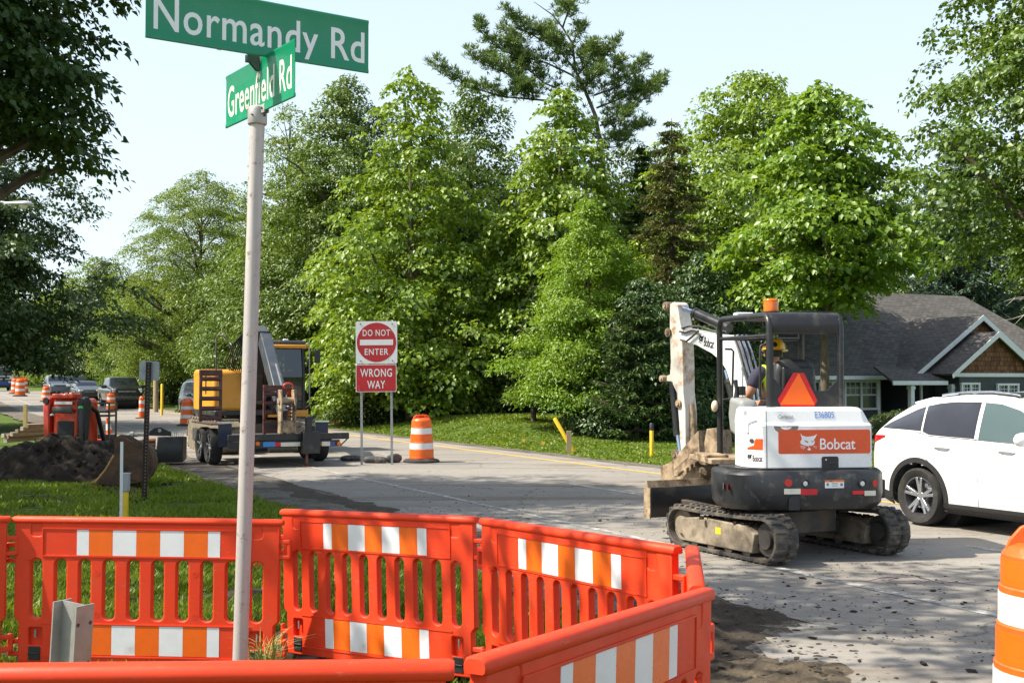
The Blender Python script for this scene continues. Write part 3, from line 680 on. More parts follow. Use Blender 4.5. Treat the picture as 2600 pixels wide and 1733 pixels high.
# fine-leaved trees behind the yellow excavator and further along
Yt = YA(800, 52, 215); p = place(800, Yt)
make_tree('elm_tree', 'large round dark green tree left of the pyramidal catalpa', p, seed=81, h=top_h(185, Yt) - p.z, cb=2.2, R_=wid(200, Yt), prof=P_DOME, ncl=420, cr=1.0, lpc=105, ls=0.17, asp=0.55, mat=lf_mid, droop=0.2, flat=0.7, trunk_r=0.35, nlimb=40, hang=0.2, limb_r=0.1, fill=16.0, inner=0.3)
Yt = YA(660, 64, 105); p = place(660, Yt)
make_tree('ash_tree', 'airy pale topped tree just right of the street sign pole', p, seed=83, h=top_h(225, Yt) - p.z, cb=5, R_=wid(105, Yt), prof=P_ROUND, ncl=150, cr=0.9, lpc=75, ls=0.16, asp=0.5, fill=4.0, mat=lf_locust, droop=0.1, flat=0.8, trunk_r=0.25, nlimb=50, up=.3)
Yt = YA(460, 55, 150); p = place(460, Yt)
make_tree('locust_tree', 'spreading honey locust with arching dark limbs left of the sign pole', p, seed=85, h=top_h(392, Yt) - p.z, cb=2.4, R_=wid(185, Yt), prof=P_DOME, ncl=700, cr=1.05, lpc=130, ls=0.17, asp=0.45, mat=lf_locust, droop=0.5, flat=0.5, trunk_r=0.3, nlimb=90, limb_r=0.12, hang=0.2, lump=0.15)
Yt = YA(700, 48, 95); p = place(700, Yt)
make_tree('round_tree', 'bright small leaved tree low behind the yellow excavator cab', p, seed=87, h=top_h(590, Yt) - p.z, cb=1.5, R_=wid(95, Yt), prof=P_ROUND, ncl=210, cr=0.7, lpc=100, ls=0.16, asp=0.55, mat=lf_mid, droop=0.2, flat=0.7, trunk_r=0.2, nlimb=30)
Yt = YA(555, 46, 105); p = place(555, Yt)
make_tree('round_tree', 'low leafy tree directly behind the yellow excavator engine', p, seed=88, h=top_h(690, Yt) - p.z, cb=1.0, R_=wid(105, Yt), prof=P_ROUND, ncl=210, cr=0.7, lpc=100, ls=0.16, asp=0.55, mat=lf_mid, droop=0.2, flat=0.7, trunk_r=0.2, nlimb=30)
Yt = YA(1085, 57, 125); p = place(1085, Yt)
make_tree('oak_tree', 'dark tree top between the pyramidal catalpa and the pine', p, seed=91, h=top_h(195, Yt) - p.z, cb=3, R_=wid(140, Yt), fill=13.0, prof=P_DOME, ncl=330, cr=0.95, lpc=85, ls=0.2, asp=0.6, mat=lf_mid, droop=0.2, flat=0.7, trunk_r=0.3)
Yt = YA(2110, 74, 120); p = place(2110, Yt)
make_tree('oak_tree', 'dark tree behind the house ridge right of the bright catalpa', p, seed=93, h=top_h(390, Yt) - p.z, cb=2.5, R_=wid(120, Yt), prof=P_DOME, ncl=300, cr=1.0, lpc=85, ls=0.2, asp=0.6, mat=lf_mid, droop=0.2, flat=0.7, trunk_r=0.3)
Yt = YA(2345, 80, 200); p = place(2345, Yt)
make_tree('oak_tree', 'tall tree behind the house gable at the right edge', p, seed=94, h=top_h(330, Yt) - p.z, cb=1.5, R_=wid(200, Yt), prof=P_DOME, ncl=430, cr=1.1, lpc=85, ls=0.22, asp=0.6, mat=lf_mid, droop=0.25, flat=0.65, trunk_r=0.3, nlimb=50)
# big maples close to the photographer's side
p = Vector((15.2, 27.0, gzf(15.2, 27.0)))
make_tree('maple_tree', 'large sunlit maple overhanging the top right corner', p, 'big maples near the road', seed=101, h=17.5, cb=5.4, R_=4.9, prof=[(0, .8), (.12, .95), (.25, .9), (.4, .85), (.6, 1), (.85, .75), (1, .2)], ncl=820, cr=0.9, lpc=110, ls=0.155, fill=12.0, asp=0.8, mat=lf_maple, droop=0.35, flat=0.45, trunk_r=0.35, nlimb=60, limb_r=0.12, hang=0.35, lump=0.25)
p = Vector((-9.35, 18.3, gzf(-9.35, 18.3)))
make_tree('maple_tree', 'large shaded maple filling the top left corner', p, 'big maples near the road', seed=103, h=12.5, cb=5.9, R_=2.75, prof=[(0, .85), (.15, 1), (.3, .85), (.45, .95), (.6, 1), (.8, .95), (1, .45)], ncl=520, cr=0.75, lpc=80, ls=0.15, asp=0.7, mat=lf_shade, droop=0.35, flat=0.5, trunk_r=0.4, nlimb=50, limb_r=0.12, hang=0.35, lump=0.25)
p = Vector((-22.3, 45.0, gzf(-22.3, 45.0)))
make_tree('maple_tree', 'dark maple further along the verge behind the street lamp', p, 'big maples near the road', seed=105, h=14.0, cb=2.8, R_=5.6, fill=14.0, prof=P_DOME, ncl=620, cr=1.0, lpc=85, ls=0.2, asp=0.6, mat=lf_dark, droop=0.35, flat=0.55, trunk_r=0.35, nlimb=50, hang=0.3)
p = Vector((-38.0, 72.0, gzf(-38, 72)))
make_tree('maple_tree', 'broad dark maple on the left verge far beyond the street lamp', p, 'big maples near the road', seed=106, h=15, cb=3.6, R_=6.4, prof=P_DOME, ncl=620, cr=1.2, lpc=80, ls=0.25, asp=0.6, mat=lf_dark, droop=0.35, flat=0.55, trunk_r=0.35, nlimb=40, hang=0.3)
# shade trees standing left of the photographer: their leaves dapple the road
for k, (x, y, hh, rr_, cb_, n_) in enumerate([(-5.4, 8.3, 12.0, 3.0, 6.6, 62), (-11.2, 15.6, 16.5, 4.2, 6.2, 115), (-10.4, 11.6, 11.5, 3.2, 5.8, 35), (-17.5, 21.6, 14.0, 4.2, 5.0, 190)]):
    make_tree('maple_tree', ['leafy maple left of the view whose crown dapples the barriers', 'tall maple left of the view shading the grass by the soil heap', 'maple left of the view casting broken shade on the pavement', 'maple left of the view shading the soil heap'][k], (x, y, gzf(x, y)), 'shade trees left of the view', seed=110 + k, h=hh, cb=cb_, R_=rr_, prof=P_ROUND, fill=0.0, ncl=n_, cr=0.95, lpc=75, ls=0.2, asp=0.75, mat=lf_maple, droop=0.3, flat=0.5, trunk_r=0.25)

# rows of trees filling the wood behind and the far end of the road: four kinds, copied
kinds = []
for k, (sd_, h_, r_, mt) in enumerate([(201, 11, 4.2, lf_mid), (202, 13, 4.8, lf_dark), (203, 9, 3.8, lf_mid), (204, 12, 4.4, lf_locust)]):
    kinds.append(tree_meshes(seed=sd_, h=h_, cb=1.2, R_=r_, prof=P_DOME, ncl=300, cr=1.1, lpc=75, ls=0.23, asp=0.55, mat=mt, bark=m_bark, droop=0.25, flat=0.65, trunk_r=0.28, nlimb=24))
far_list = [(600, 70, .95, 0, 'mid green wood tree rising behind the honey locust'), (560, 95, 1.0, 3, 'pale wood tree showing behind the left of the sign pole'), (330, 120, 1.0, 3, 'pale far tree left of the honey locust'), (700, 80, 1.05, 0, 'wood tree between the honey locust and the elm'), (655, 78, 1.15, 2, 'wood tree filling in below the airy ash'), (740, 66, 1.15, 0, 'full green wood tree between the airy ash and the elm'), (880, 66, 1.1, 1, 'dark wood tree behind the elm and pyramidal catalpa'), (1010, 70, .9, 1, 'dark wood tree deep behind the pyramidal catalpa'),
            (1190, 66, .92, 1, 'dark wood tree in the gap left of the feathery tree'), (1450, 64, 1.14, 1, 'dark wood tree filling the gap right of the pine trunk'), (1425, 66, 1.15, 0, 'wood tree behind the blue green spruce'), (1505, 72, 1.1, 3, 'pale wood tree between the blue green spruce and the browned spruce'), (1620, 70, 1.0, 1, 'dark wood tree behind the browned spruce'),
            (1960, 74, .95, 0, 'wood tree behind the bright catalpa'), (2480, 84, 1.25, 3, 'wood tree behind the house at the far right'), (1720, 62, .6, 1, 'low dark wood tree behind the white digger boom'),
            (395, 66, .72, 2, 'rounded tree behind the far lawn left of the honey locust'), (318, 84, .72, 0, 'rounded tree above the black pickup'), (255, 100, .85, 1, 'dark tree above the grey sedan'),
            (205, 118, .95, 0, 'far roadside tree above the silver and black wagons'), (150, 135, 1.05, 3, 'pale far roadside tree above the three distant barrels'), (105, 155, 1.1, 0, 'far roadside tree right of the bus'),
            (60, 175, 1.25, 2, 'hazy far tree above the bus roof'), (15, 150, 1.3, 0, 'far tree behind the bus at the left edge'), 
            (215, 140, 1.3, 3, 'tall pale far tree over the traffic queue'), (440, 60, .5, 2, 'low bushy tree by the grass behind the dark parked car')]
first = [None] * 4
wood_objs = []
for (xd, Y, s_, k, lab) in far_list:
    s_ = s_ * YA(xd, Y, 60, 18.5) / Y; Y = YA(xd, Y, 60, 18.5); p = place(xd, Y)
    if first[k] is None:
        t = thing('wood_tree', lab, 'tree', p, 0, 'trees along the road and in the wood'); link(bpy.data.objects.new('crown', kinds[k][0]), t); kinds[k][1].build('trunk', m_bark, t, smooth=60); first[k] = t
    else:
        t = copy_tree(first[k]); t.location = p; t['label'] = lab
    t.scale = (s_, s_, s_); t.rotation_euler[2] = (xd * 1.7) % 6.28
# low shrubs under the trees
kb = tree_meshes(seed=301, h=1.9, cb=0.1, R_=1.5, prof=P_SHRUB, ncl=110, cr=0.5, lpc=80, ls=0.13, asp=0.55, mat=lf_dark, bark=m_bark, droop=0.3, flat=0.7, trunk_r=0.05, nlimb=10)
kb2 = tree_meshes(seed=302, h=1.9, cb=0.1, R_=1.5, prof=P_SHRUB, ncl=110, cr=0.5, lpc=80, ls=0.14, asp=0.55, mat=lf_mid, bark=m_bark, droop=0.3, flat=0.7, trunk_r=0.05, nlimb=10)
fs = [None, None]
for (xd, Y, s_, k, lab) in [(755, 40.5, .75, 0, 'dark clipped shrub right of the yellow excavator cab'), (800, 43, .6, 0, 'dark shrub beside the tree stump'), (860, 45, 1.2, 1, 'leafy undergrowth shrub behind the sign posts'), (930, 48, .9, 0, 'low dark shrub under the pyramidal catalpa'),
                            (1020, 49, .9, 1, 'low green shrub right of the pyramidal catalpa trunk'), (1110, 51, 1.1, 0, 'dark shrub under the trees left of the lawn mound'), (1180, 51, 1.1, 0, 'dark shrub behind the young sparse spruce'), (640, 45, 1.2, 1, 'green shrub behind the yellow excavator arm'),
                            (500, 50, 1.3, 1, 'green shrub behind the yellow excavator rail'), (420, 58, 1.3, 0, 'dark shrub beyond the yellow marker post'), (345, 66, 1.2, 1, 'green shrub behind the wooden utility pole'), (2030, 45.5, .5, 0, 'small shrub against the house corner'), (2062, 45.2, .55, 0, 'small shrub in front of the porch post'), (1590, 44, 1.0, 0, 'dark shrub on the lawn edge left of the digger arm'), (560, 60, 1.7, 0, 'dark shrub in the shade under the honey locust'), (700, 58, 1.8, 0, 'dark shrub in the shade under the elm')]:
    Y = YA(xd, Y, 40, 17.0) if xd < 2000 else Y; p = place(xd, Y)
    if fs[k] is None:
        t = thing('shrub', lab, 'shrub', p, 0, 'low shrubs under the trees'); g = (kb, kb2)[k]; link(bpy.data.objects.new('crown', g[0]), t); g[1].build('trunk', m_bark, t, smooth=60); fs[k] = t
    else:
        t = copy_tree(fs[k]); t.location = p; t['label'] = lab
    t.scale = (s_, s_, s_); t.rotation_euler[2] = xd * 0.9
# thick undergrowth that closes the wood
def undergrowth(name, pts, hgt, dep, n, seed, mat, ls=0.3):
    rng = np.random.default_rng(seed); a = np.array(pts); seg = rng.integers(0, len(a) - 1, n); u = rng.random(n)
    xy = a[seg] * (1 - u)[:, None] + a[seg + 1] * u[:, None]; z = rng.random(n) ** 1.1 * hgt * (0.75 + .3 * np.sin(xy[:, 0] * .9) * np.cos(xy[:, 1] * .7))
    P = np.stack([xy[:, 0] + rng.normal(size=n) * dep * .4, xy[:, 1] + rng.random(n) * dep, z], 1); P[:, 2] += gz(P[:, 0], P[:, 1])
    me = leaf_mesh(name, P, rng.normal(size=(n, 3)) + np.array([-.3, -.5, .5]), rng.normal(size=(n, 3)) - np.array([0, 0, .4]), ls * (.6 + .7 * rng.random(n)), .65, .1, .1, rng.random(n), mat)
    o = bpy.data.objects.new(name, me); link(o); o['kind'] = 'stuff'; return o
def pl2(xd, Y): v = place(xd, Y); return (v.x, v.y)
undergrowth('undergrowth', [pl2(330, 112), pl2(420, 98), pl2(560, 82), pl2(760, 66), pl2(960, 60), pl2(1180, 58), pl2(1400, 58), pl2(1650, 58), pl2(1830, 64)], 5.0, 3.0, 42000, 401, lf_dark, 0.34)
undergrowth('far_wood', [(-95, 260), (-75, 225), (-58, 180), (-44, 145), (-33, 118), (-27, 104)], 7.0, 6.0, 26000, 402, lf_mid, 0.55)
undergrowth('far_wood', [(-160, 150), (-120, 200), (-90, 240), (-60, 215)], 11.0, 8.0, 22000, 403, lf_mid, 0.7)
# bare dead limbs at the right edge
t = thing('dead_tree', 'bare silvery dead branches against the dark trees at the right edge', 'tree', place(2440, 55)); mb = MB(); rng = np.random.default_rng(9)
hh = top_h(560, 55); mb.tube([(0, 0, 0), (.1, 0, hh * .5), (0, 0, hh)], [.16, .12, .05], 8)
for k in range(9):
    z = hh * (.66 + .3 * rng.random()); ln = 1.6 + 1.9 * rng.random(); a = math.pi + rng.normal() * .45; up_ = rng.normal() * .25
    pts = [Vector((math.cos(a) * ln * u, math.sin(a) * ln * u * .6 - .3 * u, z + ln * u * up_ + .12 * math.sin(5 * u + k))) for u in np.linspace(0, 1, 6)]
    mb.tube(pts, [.035, .03, .025, .018, .012, .006], 5, False)
    for j in (2, 3, 4): mb.tube([pts[j], pts[j] + Vector((-.5 * rng.random() - .2, -.2, rng.normal() * .35))], [.014, .005], 4, False)
mb.build('branches', pm('dead_wood', (0.42, 0.38, 0.33), .9, var=.2, bump=.3), t, smooth=60)

# grass blades on the near lawn and the far verge
def grass(name, n, area, hgt, seed, wdt=0.006):
    rng = np.random.default_rng(seed); x = area[0] + (area[1] - area[0]) * rng.random(n); y = area[2] + (area[3] - area[2]) * rng.random(n) ** area[4]; o = x * NN.x + y * NN.y
    k = area[5](x, y, o); x, y = x[k], y[k]; n = len(x)
    z = gz(x, y) - 0.03; nf = np.array([mnoise.noise((a * .9, b * .9, seed)) for a, b in zip(x, y)]); keep = nf > -0.42; x, y, z, nf = x[keep], y[keep], z[keep], nf[keep]; n = len(x)
    b0 = np.stack([x, y, z], 1); hh = hgt * (.5 + .8 * rng.random(n)) * (1 + .5 * nf); th = rng.random(n) * 6.28; le = hh * (.2 + .6 * rng.random(n)); la = rng.random(n) * 6.28
    s = np.stack([np.cos(th), np.sin(th), np.zeros(n)], 1) * (wdt * (.6 + .8 * rng.random(n)) * (1 + y / 12))[:, None]
    l1 = np.stack([np.cos(la) * le * .3, np.sin(la) * le * .3, hh * .6], 1); l2 = np.stack([np.cos(la) * le, np.sin(la) * le, hh], 1)
    v = np.stack([b0 - s, b0 + s, b0 + l1 + s * .8, b0 + l2, b0 + l1 - s * .8], 1).reshape(-1, 3); b = np.arange(n)[:, None] * 5
    f = np.concatenate([b + np.array([[0, 1, 2]]), b + np.array([[0, 2, 4]]), b + np.array([[4, 2, 3]])])
    var = np.clip(.45 + .5 * nf + .22 * rng.normal(size=n), 0, 1)
    me = fast_mesh(name, v, f, np.repeat(var, 5)); me.materials.append(lf_grass); o_ = bpy.data.objects.new(name, me); link(o_); o_['kind'] = 'stuff'
grass('near_grass', 110000, (-6.5, 1.0, 4.5, 13, 1.0, lambda x, y, o: (o < 5.0) & (np.abs(x) < y * .5 + .4)), 0.09, 1)
grass('lawn_grass', 150000, (-14, -1, 13, 30, 1.2, lambda x, y, o: (o < 5.1) & (x > -y * .46)), 0.09, 2)
grass('far_grass', 120000, (-14, 12, 23, 46, 1.0, lambda x, y, o: (o > 14.75) & (o < 24)), 0.055, 3, 0.008)
# tall tufts by the fence posts
def tuft(p, n, hgt, seed):
    rng = np.random.default_rng(seed); t = MB()
    for i in range(n):
        a = rng.random() * 6.28; l = hgt * (.5 + .6 * rng.random()); b = Vector((rng.normal() * .04, rng.normal() * .04, 0)); d = Vector((math.cos(a), math.sin(a), 0)); s = Vector((-d.y, d.x, 0)) * .0035
        k = .25 + .5 * rng.random(); m = b + d * l * k * .35 + Vector((0, 0, l * .65)); e = b + d * l * k + Vector((0, 0, l * (.95 - .3 * k)))
        t.add([b - s, b + s, m + s, m - s, e], [(0, 1, 2, 3), (3, 2, 4)])
    o = t.build('grass_tuft', pm('dry_grass', (.22, .24, .06), .8, var=.3, vs=20), None, smooth=0, fix=False); o.location = p
    return tag(o, 'wild grass tuft sprouting between the two rear barrier panels', 'grass tuft')
tuft((-1.52, 7.35, gzf(-1.52, 7.35) - .02), 110, 0.42, 3)

# clods of mud scattered over the road
def clods(name, spots, seed, mat, zo=0.014):
    rng = np.random.default_rng(seed); mb = MB()
    ico = bmesh.new(); bmesh.ops.create_icosphere(ico, subdivisions=1, radius=1); V = [v.co.copy() for v in ico.verts]; Fc = [[v.index for v in f.verts] for f in ico.faces]; ico.free()
    for (x, y, r) in spots:
        z = gzf(x, y) + zo; sx, sy, sz = r * (.7 + .9 * rng.random()), r * (.6 + .6 * rng.random()), r * (.18 + .25 * rng.random()); a = rng.random() * 3.14; ca, sa = math.cos(a), math.sin(a)
        vs = []
        for v in V:
            k = 1 + .35 * rng.normal(); X, Yy = v.x * sx * k, v.y * sy * k; vs.append((x + X * ca - Yy * sa, y + X * sa + Yy * ca, z + max(v.z * sz * k + sz * .5, -.004)))
        mb.add(vs, Fc)
    o = mb.build(name, mat, None, smooth=0, fix=False); o['kind'] = 'stuff'; return o
rng = np.random.default_rng(77); spots = []
for k in range(4200):
    s = rng.random() * 24 - 14 if k % 3 else rng.normal() * 5 - 7; s = -s if s < 0 else s; o = 6.3 + abs(rng.normal()) * 2.0
    q_ = rd(5.5 + s, min(o, 13.2))
    if mnoise.noise((q_.x * .55, q_.y * .9, 3)) < -0.08 and k % 4: continue
    spots.append((q_.x, q_.y, min(.0022 + .0032 * rng.exponential(), .022)))
clods('mud_crumbs', spots, 5, m_crumb)
big = [gd(x, y) for x, y in [(1880, 1342), (1804, 1391), (1903, 1424), (1914, 1404), (2093, 1389), (2082, 1384), (2210, 1390), (2217, 1387), (2040, 1399), (1986, 1451), (2055, 1410), (1960, 1408), (1810, 1349), (1845, 1332), (1795, 1321), (2145, 1360), (1395, 1195), (1215, 1193), (1378, 1198), (1800, 1340), (1975, 1522), (2120, 1530), (1865, 1470), (1815, 1500), (2225, 1545)]]
clods('mud_clods', [(p.x, p.y, (.016 + .020 * rng.random())) for p in big], 6, m_pile)
clods('soil_lumps', [(p.x + rng.normal() * .5, p.y + rng.normal() * .45, .008 + .020 * rng.random() ** 2) for p in [Vector((1.6, 9.3, 0)), Vector((1.5, 8.2, 0)), Vector((1.4, 7.2, 0)), Vector((1.1, 9.9, 0))] for _ in range(150)], 7, m_crumb, 0.05)
# ------------------------------------------------------------ street name sign
def streak_mat(name, col, dark, scl, amt=0.5, rough=0.45, metal=0.3):
    m, n, out = newmat(name); v = coords(n, 0, scl); v0 = coords(n)
    f = nz(n, v, 6, 7, 0.7); g = nz(n, v0, 18, 6, 0.75)
    c = mix(n, ramp(n, f, 0.38, 0.62), tuple(x * .62 for x in col), col); c = mix(n, ramp(n, g, 0.64 - amt * .07, 0.70), c, dark)
    f2 = nz(n, v, 2.2, 6, 0.7); c = mix(n, ramp(n, f2, 0.55, 0.75, 0, .6), c, tuple(x * 1.6 for x in dark))
    bsdf(n, out, c, ramp(n, g, .3, .7, rough - .1, rough + .2), metal, 0.4, 0, g, 0.15, 0.003); return m
m_pole = streak_mat('weathered_pole', (0.55, 0.50, 0.48), (0.13, 0.09, 0.06), (1, 1, 0.05), .9, .5, .2)
m_signgreen = pm('sign_green', (0.0, 0.225, 0.105), 0.32, var=0.04, vs=3, coat=0.15)
m_signgrey = pm('sign_letter_sheet', (0.82, 0.82, 0.83), 0.35, var=0.03)
m_cream = pm('cream_letter_sheet', (0.74, 0.71, 0.62), 0.35, var=0.03)
m_alu = pm('cast_aluminium', (0.40, 0.38, 0.37), 0.5, 0.4, var=0.12, vs=12, bump=0.1)
m_bracket = pm('dark_bracket', (0.11, 0.12, 0.14), 0.45, 0.4, var=0.2, vs=12)
def street_sign():
    base = at(552 * K, 1500 * K, 4.85); top = at(591.5 * K, 268 * K, 4.9)
    d = (top - base).normalized(); foot = base + d * ((gzf(base.x, base.y) - base.z - .3) / d.z)
    t = thing('street_sign', 'leaning steel street sign pole with two green name blades crossed at its top', 'street sign', foot)
    mb = MB(); L = (top - foot).length; n = 14
    mb.tube([d * L * i / n for i in range(n + 1)], 0.0305, 24); mb.build('pole', m_pole, t, smooth=60)
    T = top - foot
    c = MB(); c.lathe([(0, -.005), (.038, -.005), (.040, .0), (.040, .055), (.036, .068), (.020, .075), (0, .075)], 24, mtx=frame(T - d * .03, (1, 0, 0), (0, 1, 0)))
    cap = c.build('post_cap', m_alu, t, bevel=.002)
    for a in (-1.9, -.6): b = MB(); b.cyl(T + Vector((math.cos(a) * .036, math.sin(a) * .036, 0)), T + Vector((math.cos(a) * .046, math.sin(a) * .046, 0)), .004, n=8); b.build('set_screw', m_darkmetal, cap)
    # lower blade: along the road
    g0, g1 = at(520 * K, 245 * K, 5.20), at(676 * K, 157 * K, 4.62)
    gx = (g1 - g0); gx.z = 0; gl = 0.715; gx.normalize(); gc = T + Vector((0, 0, .168)) + d * .0
    gc = Vector((T.x + .004, T.y, T.z + .128))
    def blade(name, cen, xd, length, height, words, mt, face, wd, cap_h, x_off, y_off):
        m = frame(cen, xd, (0, 0, 1)); mb = MB(); hh = height / 2
        prof = [(-.0012, -hh), (-.004, -hh + .004), (-.004, -hh + .012), (-.0012, -hh + .02), (-.0012, hh - .02), (-.004, hh - .012), (-.004, hh - .004), (-.0012, hh), (.0012, hh), (.004, hh - .004), (.004, hh - .012), (.0012, hh - .02), (.0012, -hh + .02), (.004, -hh + .012), (.004, -hh + .004), (.0012, -hh)]
        mb.loft([[(-length / 2, z, y) for y, z in prof], [(length / 2, z, y) for y, z in prof]])
        o = mb.build(name, m_signgreen, t, smooth=25, mtx=None); o.data.transform(m)
        me = text_mesh(words, wd, cap_h, bold=0.010, extrude=.0004, spacing=1.06)
        mesh_obj('lettering', me, mt, o, m @ Matrix.Translation((x_off, y_off, .0016)), 0)
        me = text_mesh(words, wd, cap_h, bold=0.010, extrude=.0004, spacing=1.06)
        mesh_obj('lettering', me, mt, o, m @ Matrix.Rotation(math.pi, 4, 'Y') @ Matrix.Translation((x_off, y_off, .0016)), 0)
        return o
    blade('lower_name_blade', gc, gx, gl, 0.232, 'Greenfield Rd', m_cream, 1, .665, .139, -.335, -.073)
    n0 = at(369, 95, 4.55); n1 = at(935, 188, 5.09); nx = (n1 - n0); nx.z = 0; nl = (n1 - n0).length; nx.normalize()
    nc = (n0 + n1) / 2 - foot; nc.z += .116
    blade('upper_name_blade', nc, nx, nl, 0.232, 'Normandy Rd', m_signgrey, 1, .915, .138, -.452, -.073)
    # brackets: lower holder on the cap, cross holder between the blades
    br = MB(); zt = gc.z + .116; up = Vector((0, 0, 1))
    mN = frame(Vector((T.x + .012, T.y, nc.z - .116)), nx, (0, 0, 1)); mG = frame(Vector((T.x + .012, T.y, zt)), gx, (0, 0, 1))
    for s_ in (-1, 1):
        br.box((0, .006, s_ * .0085), (.13, .032, .007), mtx=mN); br.box((0, -.012, s_ * .0085), (.05, .034, .007), mtx=mG)
        br.prism([(-.055, -.006), (.055, -.006), (.02, -.04), (-.02, -.04)], .004, mtx=mN @ Matrix.Translation((0, 0, s_ * .0085)), plane='xy')
    br.box((0, -.018, 0), (.03, .03, .024), mtx=mN)
    br.build('cross_bracket', m_bracket, t, bevel=.002)
    lb = MB(); mL = frame(Vector((T.x + .012, T.y, gc.z - .116)), gx, (0, 0, 1))
    for s_ in (-1, 1): lb.box((0, .012, s_ * .0085), (.13, .036, .007), mtx=mL)
    lb.box((0, -.008, 0), (.05, .02, .03), mtx=mL)
    lbo = lb.build('lower_bracket', m_alu, t, bevel=.002)
    for x_ in (-.045, .045): sb = MB(); sb.cyl(mL @ Vector((x_, .014, .010)), mL @ Vector((x_, .014, .017)), .005, n=8); sb.build('bolt', m_darkmetal, lbo)
street_sign()

# ------------------------------------------------------------ orange barrier panels
def orange_mat():
    m, n, out = newmat('orange_plastic'); v = coords(n)
    f = nz(n, v, 2.0, 5); c = mix(n, ramp(n, f, .3, .7), (0.64, 0.036, 0.006), (0.78, 0.052, 0.009))
    s = nz(n, coords(n, 0, (1, 1, 6)), 14, 7, .75); c = mix(n, ramp(n, s, .60, .72, 0, .5), c, (0.80, 0.24, 0.15))
    f2 = nz(n, v, 5, 8, .75); c = mix(n, ramp(n, f2, .55, .74, 0, .55), c, (0.40, 0.075, 0.035))
    bsdf(n, out, c, ramp(n, f2, .3, .7, .42, .68), 0, .4, 0.0, nz(n, v, 60, 4), .06, .003); return m
m_orange = orange_mat()
BL, BH = 1.765, 1.0
def barrier(label, first=None):
    if first is not None:
        t = copy_tree(first); t['label'] = label; return t
    t = thing('barrier_panel', label, 'barrier', group='orange barrier panels round the excavation')
    top = BH; W2 = 0.024
    outer = [(.05, .03), (BL - .05, .03), (BL - .05, .30), (BL - .02, .33), (BL - .02, .965), (.02, .965), (.02, .33), (.05, .30)]
    holes = []
    for k in range(10): x = .165 + k * .1595; holes.append(rrect(x - .038, top - .675, x + .038, top - .285, .034, 6))
    for x in (.165, BL - .165): holes.append(rrect(x - .035, top - .135, x + .035, top - .055, .018, 4)); holes.append(rrect(x - .045, top - .85, x + .045, top - .735, .012, 3))
    me = curve_mesh([outer] + holes, W2 - .009, .009, 2, offset=-.009)
    me.transform(Matrix.Rotation(math.pi / 2, 4, 'X')); mesh_obj('panel', me, m_orange, t, None, 40)
    p = kids(t)[0]
    mb = MB()
    # rounded top rail, raised sheet frames, pocket wedges and dimples belong to the moulding
    sec = [(-.033, -.008), (-.034, .008), (-.028, .022), (-.016, .028), (.016, .028), (.028, .022), (.034, .008), (.033, -.008), (.027, -.013), (-.027, -.013)]
    mb.loft([[(x, y * k, .962 + z * k) for y, z in sec] for x, k in ((.0, .82), (.012, 1), (BL - .012, 1), (BL, .82))])
    mb.build('top_rail', m_orange, t, smooth=50)
    mb = MB()
    for x in (.165, BL - .165):
        mb.prism([(-.02, .865), (.02, .865), (.008, .905), (-.004, .95), (-.02, .95)], .07, mtx=M((x, 0, 0), (0, 0, 0)) @ Matrix.Rotation(math.pi / 2, 4, 'Z'))
        mb.box((x, .012, .2075), (.09, .012, .115))
    for x in (.165 + 2.5 * .1595, .165 + 6.5 * .1595):
        for z in (.63, .36):
            for s in (-1, 1): mb.lathe([(.0, -.001), (.012, -.001), (.015, .004), (.020, .004), (.022, -.001)], 16, mtx=M((x, s * W2, z), (s * math.pi / 2 * -1 * -1 if s < 0 else -math.pi / 2, 0, 0)))
    for s in (-1, 1):      # thin frames round the sheeting
        for z in (.915, .735): mb.box((BL / 2, s * (W2 + .002), z), (1.36, .006, .008))
        for x in (.205, BL - .205): mb.box((x, s * (W2 + .002), .825), (.008, .006, .172))
        for z in (.295, .085): mb.box((BL / 2, s * (W2 + .002), z), (1.36, .006, .008))
    mb.build('moulded_relief', m_orange, p, smooth=40)
    for x, sg in ((0.02, -1), (BL - .02, 1)):
        hb = MB()
        for z in (.845, .745) if sg > 0 else (.80, .70): hb.box((x + sg * .03, 0, z), (.075, .034, .028))
        hb.box((x + sg * .06, 0, .795 if sg > 0 else .75), (.022, .03, .13))
        hb.build('hinge', m_orange, t, bevel=.006); hb = MB()
        for z in (.20, .12): hb.box((x + sg * .0, 0, z - (0 if sg > 0 else .03)), (.085, .034, .03))
        hb.box((x + sg * .035, 0, .16), (.022, .03, .12)); hb.build('hinge', m_orange, t, bevel=.006)
    for (z0, z1) in ((.742, .908), (.098, .288)):
        w_, o_ = MB(), MB(); w_.mat(0)
        xs = [(.43, .51, 0), (.51, .665, 1), (.665, .82, 0), (.82, .975, 1), (.975, 1.13, 0), (1.13, 1.285, 1), (1.285, 1.365, 0)]
        for a, b, k in xs:
            w_.mat(k)
            for s in (-1, 1): w_.box(((a + b) / 2, s * (W2 + .0006), (z0 + z1) / 2), (b - a - .0015, .0018, z1 - z0))
        w_.build('reflective_sheeting', [m_sheetwhite, m_sheetorange], t, smooth=0)
    for x in (.16, BL - .16):
        fb = MB(); fb.box((x, -.02, .10), (.078, .02, .09)); fb.box((x, -.034, .10), (.078, .006, .01)); fb.build('rubber_block', m_black2, p, bevel=.006)
        cl = MB(); cl.cyl((x, -.012, .20), (x, -.012, .25), .007, n=8); cl.build('steel_pin', m_steel, p)
    for x in (.30, BL - .30): ft = MB(); ft.box((x, 0, .018), (.12, .55, .035)); ft.build('foot', m_rubber, t, bevel=.01)
